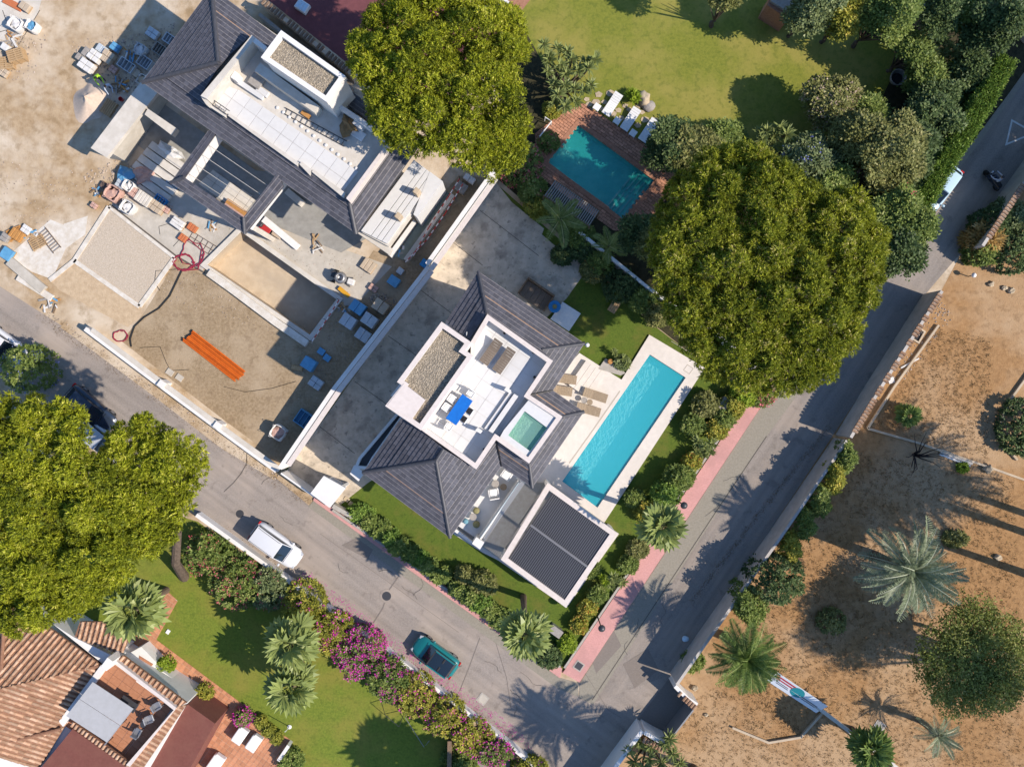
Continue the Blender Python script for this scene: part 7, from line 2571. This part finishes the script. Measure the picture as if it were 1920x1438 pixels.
def coil(cx, cy, r_, n, seed, sq=.8):
    rg = random.Random(seed)
    return [(cx + r_ * rg.uniform(.75, 1.1) * math.cos(.35 * i), cy + r_ * sq * rg.uniform(.75, 1.1) * math.sin(.35 * i)) for i in range(n)]


hose('tangled red hose coil between stone pad and pit', coil(345, 492, 20, 60, 1) + [(372, 505), (378, 470), (352, 446)], .035, 'hose_red', .08)
hose('red hose loop beside the tangled coil', coil(360, 475, 22, 22, 2, 1.2), .035, 'hose_red', .12)
hose('red hose coil beside the low site wall', coil(226, 630, 14, 40, 3), .03, 'hose_red', .08)
hose('thick black cable bundle across the gravel yard', [(342, 505), (330, 530), (318, 555), (298, 578), (270, 595), (252, 612), (244, 635), (246, 650)], .06, 'cable_black', .06, 'cable', 'cable')
hose('thin black cable looping on the stone pad', [(330, 505), (292, 508), (290, 530), (300, 545)], .018, 'cable_black', .05, 'cable', 'cable')
hose('thin black cable beside the concrete slabs on the yard', [(262, 652), (300, 650), (312, 680), (320, 695), (355, 693)], .016, 'cable_black', .03, 'cable', 'cable')
hose('thin black cable on the yard beside the blue cube', [(420, 725), (460, 735), (510, 728), (555, 715)], .016, 'cable_black', .03, 'cable', 'cable')
hose('black cable curving over the forecourt', [(300, 440), (298, 425), (315, 420), (345, 440), (325, 462)], .016, 'cable_black', .03, 'cable', 'cable')
# two concrete slabs on the yard
for i, (x, y) in enumerate([(319, 698), (337, 708)]):
    p = W(x, y)
    obj('loose_slab', MB().bbox((p.x, p.y, .04), (.55, .45, .08), .01, ANG), 'concrete', label=['upper of two loose concrete slabs on the gravel yard', 'lower of two loose concrete slabs on the gravel yard'][i], cat='slab')
# plank frames, steel mesh, boards
def ladder(label, a, b, w, n, z, m, name='ladder', cat='ladder'):
    A, B = W(*a, z), W(*b, z)
    d = (B - A).normalized()
    s = Vector((-d.y, d.x, 0)) * w / 2
    r = thing(name, label, cat, A[:])
    for q in (-1, 1):
        obj('rail', MB().tube([A + s * q, B + s * q], .03, 5), m, r)
    for i in range(n):
        p = A.lerp(B, (i + .5) / n)
        obj('rung', MB().tube([p - s, p + s], .02, 5), m, r)


ladder('long aluminium ladder lying on the unfinished roof terrace', (532, 207), (648, 270), .38, 12, TAF + .08, 'metal_dark')
ladder('short plank frame beside the unfinished terrace parapet', (396, 190), (428, 212), .3, 3, TAF + .5, 'metal_dark', 'frame', 'frame')
ladder('wooden ladder frame on the white mortar slab', (78, 432), (108, 470), .7, 8, .15, 'wood_brown')
mp = thing('steel_mesh', 'rusty steel mesh lying on the forecourt beside the orange stacks', 'mesh', W(378, 452))
for i in range(6):
    t = i / 5
    obj('bar', MB().tube([W(362 + 48 * t, 435 + 30 * t, .06), W(352 + 48 * t, 452 + 30 * t, .06)], .02, 4), 'rebar', mp)
for i in range(3):
    t = i / 2
    obj('bar', MB().tube([W(362 - 10 * t, 435 + 17 * t, .08), W(410 - 10 * t, 465 + 17 * t, .08)], .02, 4), 'rebar', mp)
for i, (a, b, w, h, z0, m, lb) in enumerate([((547, 688), (568, 692), .35, .1, 0, 'wood_pale', 'short plank beside the blue wrapped cube'), ((1762, 845), (1822, 868), .28, .2, 0, 'concrete_pale', 'upper of two pale beams lying on the dry lot'), ((1760, 851), (1818, 873), .16, .15, 0, 'sack_white', 'lower of two pale beams lying on the dry lot'),
                                             ((1688, 690), (1722, 672), .12, .1, 0, 'sack_white', 'white broken board on the dry lot kerb'), ((1697, 652), (1706, 626), .1, .08, 0, 'sack_white', 'white stick beside the dark hole in the lot'), ((1600, 808), (1632, 752), .3, .2, 0, 'pinkish_coping', 'fallen pinkish slab along the lot wall'),
                                             ((8, 0), (42, 18), .5, .12, 0, 'brick_orange', 'orange plank at the top left corner'), ((636, 540), (655, 556), .3, .25, 0, 'machine_yellow', 'yellow steel beam at the corner of the pit'), ((496, 412), (560, 465), .5, .35, 0, 'white_wall', 'long white wall stub at the edge of the forecourt'),
                                             ((20, 490), (85, 545), .7, .3, 0, 'concrete', 'concrete ramp slab at the left of the site'), ((35, 520), (100, 560), .5, .2, 0, 'white_dust', 'white dusty slab beside the concrete ramp'), ((540, 360), (570, 385), .5, .45, 0, 'concrete_pale', 'low concrete block at the foot of the unfinished house')]):
    A, B = W(*a, z0), W(*b, z0)
    d = B - A
    c = (A + B) / 2
    obj('beam' if h > .15 else 'plank', MB().bbox((c.x, c.y, z0 + h / 2 + .01), (d.length, w, h), .02, math.atan2(d.y, d.x)), m, label=lb, cat='beam' if h > .15 else 'plank')
# timber and panels in the open court
tc = thing('timber_stack', 'stack of orange timber and pink boards in the open court', 'timber', W(440, 378))
for i in range(7):
    a, b = Vector((425 + 2.6 * i * .6 - 8, 372 - 2.8 * i + 18)), Vector((468 + 2.6 * i * .6 - 8, 402 - 2.8 * i + 18))
    A, B = W(a.x, a.y, .5), W(b.x, b.y, .5)
    d = B - A
    c = (A + B) / 2
    obj('board', MB().bbox((c.x, c.y, .3), (d.length, .12, .5), .02, math.atan2(d.y, d.x)), 'pinkish_block' if i < 4 else 'wood_orange', tc)
# concrete mixer
p = W(640, 522, .6)
cm = thing('concrete_mixer', 'grey concrete mixer at the corner of the forecourt', 'mixer', (p.x, p.y, .02), math.radians(-20))
obj('drum', MB().lathe([(.15, .45), (.42, .6), (.46, .85), (.3, 1.15), (.24, 1.15), (.36, .85)], 16), 'metal_grey', cm, local=True, smooth=True)
obj('frame', MB().tube([(-.7, -.35, .05), (0, 0, .5), (.7, .35, .05)], .05, 6).tube([(-.7, .35, .05), (0, 0, .5), (.7, -.35, .05)], .05, 6), 'metal_dark', cm, local=True)
obj('motor_box', MB().bbox((.75, 0, .5), (.5, .45, .5), .05), 'sack_white', cm, local=True)
obj('hopper', MB().bbox((-.55, .1, .6), (.5, .5, .25), .05), 'metal_dark', cm, local=True)
for s in (-1, 1):
    obj('wheel', MB().tube([(-.6, s * .4, .2), (-.6, s * .5, .2)], .2, 12), 'tyre', cm, local=True)
# tile cutter and heap of off-cuts on the forecourt
tcu = thing('tile_saw', 'red tile saw with pale boards at the end of the wing', 'saw', W(500, 432), ANG)
obj('table', MB().bbox((0, 0, .5), (.9, .5, .08), .02), 'red_plastic', tcu, local=True)
for s in (-1, 1):
    obj('leg', MB().box((s * .35, 0, .23), (.06, .4, .46)), 'metal_dark', tcu, local=True)
obj('motor', MB().bbox((-.4, .1, .7), (.35, .3, .3), .05), 'metal_dark', tcu, local=True)
stack('pale boards leaning by the red tile saw', (520, 438), (.8, .6, .25), 'carton', rows=(1, 2), pal=False)
oc = thing('offcut_heap', 'heap of timber off-cuts on the pale forecourt', 'timber', W(592, 456))
for i in range(12):
    p = W(592 + random.uniform(-9, 9), 456 + random.uniform(-14, 14), .05)
    obj('offcut', MB().box((p.x, p.y, .05 + .02 * i), (random.uniform(.3, .8), .09, .05), random.uniform(0, 3)), random.choice(['wood_pale', 'sack_white', 'wood_brown']), oc)
# basin, tarps, bucket
p = W(323, 346, .4)
obj('wash_basin', MB().lathe([(.25, 0), (.45, .3), (.5, .42), (.45, .42), (.38, .2), (.1, .12)], 18, (p.x, p.y, .01)), 'plastic_blue', label='round blue basin under the wing eaves', cat='basin')
p = W(226, 186, .3)
obj('bucket', MB().lathe([(.12, 0), (.17, .32), (.15, .32), (.11, .06)], 14, (p.x, p.y, .01)), 'red_plastic', label='red bucket at the foot of the sand mound', cat='bucket')
obj('tarp_heap', MB().blob(W(655, 235, TAF + .3)[:], (.6, .7, .35), 12, .45, 12, 7), 'tarp_brown', label='crumpled brown tarp sack on the unfinished terrace', cat='tarp')
for i, (x, y, s, z, m, lb) in enumerate([(674, 230, (.75, .65, .6), TAF, 'sack_white', 'white carton by the right parapet of the unfinished terrace'), (672, 252, (.9, .6, .15), TAF, 'cushion_white', 'flat white panel on the unfinished terrace'), (480, 152, (.9, .8, .3), TAF, 'stone_grey', 'dark heap of bags by the tower on the terrace'), (492, 172, (.9, .4, .2), TAF, 'white_tile', 'pale slab pile below the tower on the terrace'),
                                         (573, 215, (.7, .3, .15), TAF, 'wood_orange', 'orange board pile beside the ladder')]):
    p = W(x, y, z + s[2])
    obj('site_box', MB().bbox((p.x, p.y, z + s[2] / 2 + .045), s, .04, ANG), m, label=lb, cat='box')
obj('tarp_heap', MB().blob(W(318, 285, .6)[:], (.8, .6, .35), 22, .5, 12, 7), 'sack_white', label='crumpled white sheet on the entrance steps', cat='tarp')
obj('tarp_heap', MB().blob(W(238, 328, .3)[:], (.7, .6, .35), 25, .5, 12, 7), 'wrap_blue', label='crumpled blue tarp at the foot of the steps', cat='tarp')
obj('block_heap', MB().blob(W(272, 330, .3)[:], (.8, .6, .35), 28, .5, 14, 8), 'pinkish_block', label='reddish heap of blocks at the foot of the steps', cat='heap')
# striped barrier tape on stakes
for k, (path, lb) in enumerate([([(862, 335), (840, 370), (805, 425), (775, 480)], 'red and white barrier tape along the earth strip beside the trough'), ([(868, 345), (835, 400), (800, 450), (760, 492)], 'second barrier tape nearer the white wall on the earth strip'), ([(636, 562), (612, 600), (585, 640)], 'red and white barrier tape beside the open pit')]):
    r = thing('barrier_tape', lb, 'barrier tape', W(*path[0]))
    for (x, y) in path:
        p = W(x, y)
        obj('stake', MB().tube([(p.x, p.y, 0), (p.x, p.y, 1.0)], .02, 5), 'rebar', r)
    tot = 0
    for i in range(len(path) - 1):
        A, B = W(*path[i], .92), W(*path[i + 1], .92)
        n = int((B - A).length / .28)
        for j in range(n):
            a, b = A.lerp(B, j / n), A.lerp(B, (j + 1) / n)
            obj('tape_band', MB().tube([a, b], .04, 4), 'tape_white' if j % 2 else 'red_plastic', r)

# ------------------------------------------------------------------ vacant lot things
bn = thing('banner', 'tipped white advertising banner with red lines and a teal disc', 'banner', W(1502, 1296), 0)
q = [W(1457, 1260, 1.0), W(1552, 1324, 1.0), W(1530, 1336, .1), W(1438, 1276, .1)]
mat('banner_white', (.66, .70, .75), rough=.6)
mat('banner_red', (.42, .04, .06), rough=.6)
mat('banner_teal', (.02, .24, .28), rough=.6)
mat('banner_ink', (.10, .10, .14), rough=.6)
nrm = (q[1] - q[0]).cross(q[3] - q[0]).normalized()
if nrm.z < 0:
    nrm = -nrm


def on(u, v, o=0):
    return q[0].lerp(q[1], u).lerp(q[3].lerp(q[2], u), v) + nrm * o


obj('sheet', MB().add([on(0, 0), on(1, 0), on(1, 1), on(0, 1), on(0, 0, -.03), on(1, 0, -.03), on(1, 1, -.03), on(0, 1, -.03)], [(0, 1, 2, 3), (7, 6, 5, 4), (0, 4, 5, 1), (1, 5, 6, 2), (2, 6, 7, 3), (3, 7, 4, 0)]), 'banner_white', bn)
for (u0, v0, u1, v1, m) in [(.04, .14, .42, .26, 'banner_red'), (.06, .34, .40, .44, 'banner_red'), (.10, .56, .34, .62, 'banner_ink'), (.12, .68, .36, .74, 'banner_ink'), (.60, .5, .92, .56, 'banner_ink'), (.62, .66, .9, .71, 'banner_ink')]:
    obj('print_line', MB().add([on(u0, v0, .006), on(u1, v0, .006), on(u1, v1, .006), on(u0, v1, .006)], [(0, 1, 2, 3)]), m, bn)
obj('print_disc', MB().add([on(.50 + .12 * math.cos(.3927 * k), .45 + .42 * math.sin(.3927 * k), .008) for k in range(16)], [tuple(range(16))]), 'banner_teal', bn)
for u in (.1, .9):
    a = on(u, 0)
    obj('stake', MB().tube([(a.x, a.y, 0), a], .03, 6), 'wood_brown', bn)
obj('rubbish_bag', MB().blob(W(1285, 1197, .2)[:], (.28, .24, .22), 3, .2, 12, 7, .9), 'paint_skyblue', smooth=True, label='pale blue rubbish bag on the shaded road by the lot wall', cat='bag')
obj('plywood_sheet', MB().bbox(W(1671, 713, .03)[:], (.45, .45, .06), .01, .3), 'sack_white', label='square white panel lying by the dry lot kerb', cat='sheet')
hp_ = thing('inspection_hole', 'inspection hole with its inner shade painted black beside the tile-topped wall', 'hole', W(1722, 628))
obj('rim', MB().ring(WL([(1718, 610), (1735, 622), (1722, 645), (1705, 634)]), .12, 0, .12), 'concrete_beige', hp_)
obj('floor', MB().prism(WL([(1718, 610), (1735, 622), (1722, 645), (1705, 634)]), 0, .015), 'seat_black', hp_)  # flat black sheet paints the darkness inside the hole
for i, (x, y, r_, lb) in enumerate([(1896, 545, .3, 'pale rock at the right edge of the dry lot track'), (1884, 540, .22, 'small pale rock beside the edge rock'), (1858, 533, .25, 'grey rock below the dark thicket'), (1852, 880, .4, 'square pale block beside the kerb on the dry lot'), (1872, 1045, .3, 'white stone heap in the palm shadows'), (1302, 1290, .28, 'pale rock at the gateway wing wall'), (1324, 1340, .18, 'small white rock near the gate')]):
    obj('rock', MB().blob(W(x, y, r_ * .4)[:], (r_, r_ * .8, r_ * .6), 50 + i, .3, 10, 6), 'flagstone', smooth=False, label=lb, cat='rock')
p = W(1822, 517, .5)
lp = thing('bollard_lamp', 'white globe lamp on a low post at the dry lot corner', 'lamp', (p.x, p.y, 0))
obj('post', MB().tube([(0, 0, 0), (0, 0, .6)], .04, 8), 'metal_dark', lp, local=True)
obj('globe', MB().lathe([(.05, .6), (.16, .7), (.18, .82), (.1, .95)], 14), 'cushion_white', lp, local=True, smooth=True)
# ------------------------------------------------------------------ lower garden things
sw = thing('swing_set', 'thin dark tubular swing frame standing on the lower lawn', 'swing', W(745, 1350))
obj('tube', MB().tube([W(714, 1312, .05), W(722, 1340, 1.2), W(748, 1362, 1.2), W(760, 1330, .05)], .025, 6), 'metal_dark', sw)
obj('tube', MB().tube([W(714, 1312, .05), W(760, 1330, .05)], .025, 6), 'metal_dark', sw)
obj('tube', MB().tube([W(760, 1345, .4), W(795, 1400, .4), W(805, 1388, .4)], .025, 6), 'metal_grey', sw)
p = W(543, 1362)
pl = thing('clothes_pole', 'white pole with a round foot on the lower lawn', 'pole', (p.x, p.y, 0))
obj('post', MB().tube([(0, 0, 0), (.1, .3, 1.6)], .03, 6), 'cushion_white', pl, local=True)
obj('foot', MB().lathe([(.16, 0), (.16, .06), (.05, .1)], 14), 'cushion_white', pl, local=True)
obj('white_hatch', MB().bbox(W(315, 1184, .05)[:], (.26, .32, .08), .01, ANG), 'cushion_white', label='small white hatch in the lower lawn beside the path', cat='hatch')
for i, (x, y, rz, m, lb) in enumerate([(295, 1323, 30, 'metal_grey', 'uppermost grey chair on the tiled roof terrace'), (281, 1347, 20, 'metal_grey', 'middle grey chair on the tiled roof terrace'), (258, 1372, 60, 'metal_grey', 'lowest grey chair on the tiled roof terrace')]):
    chair(lb, (x, y), TBF + .04, math.radians(rz), m, None, .5, 'grey chairs on the roof terrace')
p = W(240, 1320, TBF + .8)
tt_ = thing('terrace_table', 'dark table half under the grey awning', 'table', (p.x, p.y, TBF + .04), ANG)
obj('table_top', MB().bbox((0, 0, .72), (1.3, .7, .05), .02), 'metal_dark', tt_, local=True)
for sx in (-1, 1):
    obj('leg', MB().box((sx * .5, 0, .35), (.06, .5, .7)), 'metal_dark', tt_, local=True)
round_table('small dark coffee table on the tiled roof terrace', (268, 1358), TBF + .04, .22, .45, 'metal_dark')
for i, (x, y, s, lb) in enumerate([(452, 1378, (1.1, .7, .45), 'upper white sofa on the terracotta patio'), (478, 1392, (1.1, .7, .45), 'lower white sofa on the terracotta patio'), (405, 1432, (1.4, .8, .45), 'white daybed on the patio at the bottom edge')]):
    p = W(x, y, .4)
    r = thing('patio_sofa', lb, 'sofa', (p.x, p.y, .04), math.radians(55))
    obj('seat', MB().bbox((0, 0, .25), s, .06), 'cushion_white', r, local=True)
    obj('backrest', MB().bbox((0, s[1] / 2, .5), (s[0], .2, .5), .06), 'cushion_white', r, local=True)
    for q in (-1, 1):
        obj('armrest', MB().bbox((q * s[0] / 2, 0, .4), (.16, s[1], .4), .05), 'cushion_white', r, local=True)
wall('patio_wall', [(547, 1388), (528, 1416)], .9, .25, 'white_wall', 'short white wall at the corner of the patio')
wall('fence_post', [(846, 1372), (844, 1460)], 1.6, .3, 'wood_brown', 'brown timber fence at the end of the lower lawn', cat='fence')
sheet('corner_paving', [(890, 1425), (940, 1400), (965, 1440), (930, 1470)], .03, 'gutter_concrete', label='grey paved corner behind the bougainvillea at the bottom edge', cat='paving')

# more site clutter
for a in [((150, 108), (.7, .5, .5), 'stone_grey', (2, 1), 'dark bundle at the very end of the material row'), ((190, 92), (.8, .6, .4), 'wrap_pale', (2, 1), 'pale wrapped stack above the carton stack'), ((215, 88), (.7, .6, .5), 'wrap_blue', (1, 2), 'blue wrapped stack in the shade of the roof'),
          ((252, 135), (.8, .6, .35), 'carton', (2, 1), 'flat carton stack below the large crate'), ((285, 62), (.9, .7, .5), 'wrap_pale', (2, 2), 'pale stack high up beside the slate eaves'), ((212, 130), (.6, .5, .3), 'pinkish_block', (2, 2), 'pinkish block stack beside the worker'),
          ((225, 345), (.7, .6, .5), 'wrap_pale', (1, 2), 'pale wrapped stack behind the pink rubble bag'), ((310, 392), (.6, .5, .35), 'pinkish_block', (2, 2), 'small pinkish stack at the end of the material row'), ((195, 348), (.6, .5, .3), 'rebar', (3, 1), 'rusty bundle at the left end of the material row'),
          ((45, 12), (.8, .6, .4), 'carton', (2, 1), 'carton stack at the top left corner'), ((5, 135), (.7, .6, .4), 'carton', (2, 2), 'carton stack below the pallets at the left edge'), ((48, 430), (.7, .6, .3), 'sack_white', (2, 2), 'white sacks beside the orange timber stack'), ((8, 445), (.6, .6, .5), 'stone_grey', (1, 2), 'dark stack at the left edge beside the blue tarp'),
          ((700, 540), (.7, .5, .3), 'pinkish_block', (2, 2), 'pinkish stack near the yellow beam'), ((742, 590), (.5, .5, .4), 'carton', (1, 1), 'small carton by the wall above the wrapped pallets')]:
    stack(a[4], a[0], a[1], a[2], rows=a[3])
sheet('concrete_slab', [(-60, -60), (95, -60), (70, 30), (25, 80), (-60, 60)], .012, 'concrete_pale', label='pale concrete floor at the top left corner of the site', cat='paving')
for i, (pp, lb) in enumerate([([(12, 40), (5, 20)], 'upper joint'), ([(35, 85), (75, 20)], 'right joint'), ([(-5, 62), (55, 45)], 'lower joint')]):
    stroke('slab_joint', pp, .05, .02, 'crack', lb + ' line in the concrete floor at the top left', 'joint', kind='structure')
pebbles(WL([(140, 90), (330, 50), (250, 170), (160, 140)]), .01, 260, .03, .14, 'rubble', 'rubble', label='rubble among the shaded crates', cat='rubble')
pebbles(WL([(-20, 60), (90, 60), (60, 150), (-20, 160)]), .012, 160, .03, .1, 'rubble', 'rubble', label='rubble round the pallets at the left edge', cat='rubble')
pebbles(WL([(330, 470), (520, 600), (560, 640), (300, 560)]), .012, 240, .02, .06, 'rubble', 'rubble', label='stones strewn over the gravel yard', cat='rubble')
# cracks in the asphalt
rg = random.Random(21)
ck = MB()
for i in range(17):
    if i < 12:
        t = rg.uniform(.05, .98)
        x, y = 400 + (1040 - 400) * t, 880 + (1360 - 880) * t
        x += rg.uniform(-50, 50)
        y += rg.uniform(-40, 40) * .6
    else:
        t = rg.uniform(0, 1)
        x, y = 1150 + (1420 - 1150) * t + rg.uniform(0, 60), 1240 - (1240 - 830) * t
    a = rg.uniform(0, 6.28)
    pts = [(x, y)]
    for k in range(rg.randint(3, 6)):
        a += rg.uniform(-.7, .7)
        pts.append((pts[-1][0] + math.cos(a) * 9, pts[-1][1] + math.sin(a) * 7))
    wp = [tuple(W(q[0], q[1])[:2]) for q in pts]
    L_, R_ = path_strip(wp, .022)
    for k in range(len(wp) - 1):
        ck.prism([L_[k], L_[k + 1], R_[k + 1], R_[k]], .03, .034)
obj('road_cracks', ck, 'crack', label='fine dark cracks across the asphalt', cat='cracks', kind='stuff')


def offcuts(label, px, n, sp, seed):
    rg = random.Random(seed)
    r = thing('offcut_heap', label, 'timber', W(*px))
    for i in range(n):
        p = W(px[0] + rg.uniform(-sp, sp), px[1] + rg.uniform(-sp, sp) * .8, .05)
        obj('offcut', MB().box((p.x, p.y, .04 + .012 * i), (rg.uniform(.25, .9), rg.uniform(.06, .16), .04), rg.uniform(0, 3.1)), rg.choice(['wood_pale', 'sack_white', 'wood_brown', 'wood_orange', 'wrap_blue', 'stone_grey']), r)


offcuts('scraps of timber and sheet between the shaded crates', (250, 105), 16, 14, 1)
offcuts('scraps of board beside the two workers', (225, 160), 14, 14, 2)
offcuts('scraps around the pallets at the left edge', (22, 70), 14, 18, 3)
offcuts('broken boards left of the material row', (180, 360), 12, 10, 4)
offcuts('scraps of board between wrapped pallets and pit', (640, 575), 10, 9, 5)
offcuts('scraps beside the white mortar slab', (60, 440), 12, 14, 6)
offcuts('strips of board on the forecourt near the steel mesh', (400, 425), 9, 9, 7)
offcuts('broken boards along the earth strip by the white wall', (755, 470), 9, 9, 8)
offcuts('scraps at the foot of the low site wall near the ramp', (95, 570), 12, 14, 9)
pebbles(WL([(130, 80), (340, 40), (260, 175), (150, 150)]), .01, 600, .015, .06, 'rubble', 'rubble', label='fine crumbs of rubble in the shade by the slate eaves', cat='rubble')
pebbles(WL([(330, 420), (440, 420), (640, 480), (720, 500), (640, 560), (470, 440)]), .02, 450, .012, .05, 'rubble', 'rubble', label='fine crumbs of rubble on the pale forecourt', cat='rubble')
pebbles(WL([(560, 640), (640, 560), (720, 560), (640, 700), (560, 800)]), .02, 350, .012, .06, 'rubble', 'rubble', label='fine crumbs of rubble in the shade of the long wall', cat='rubble')
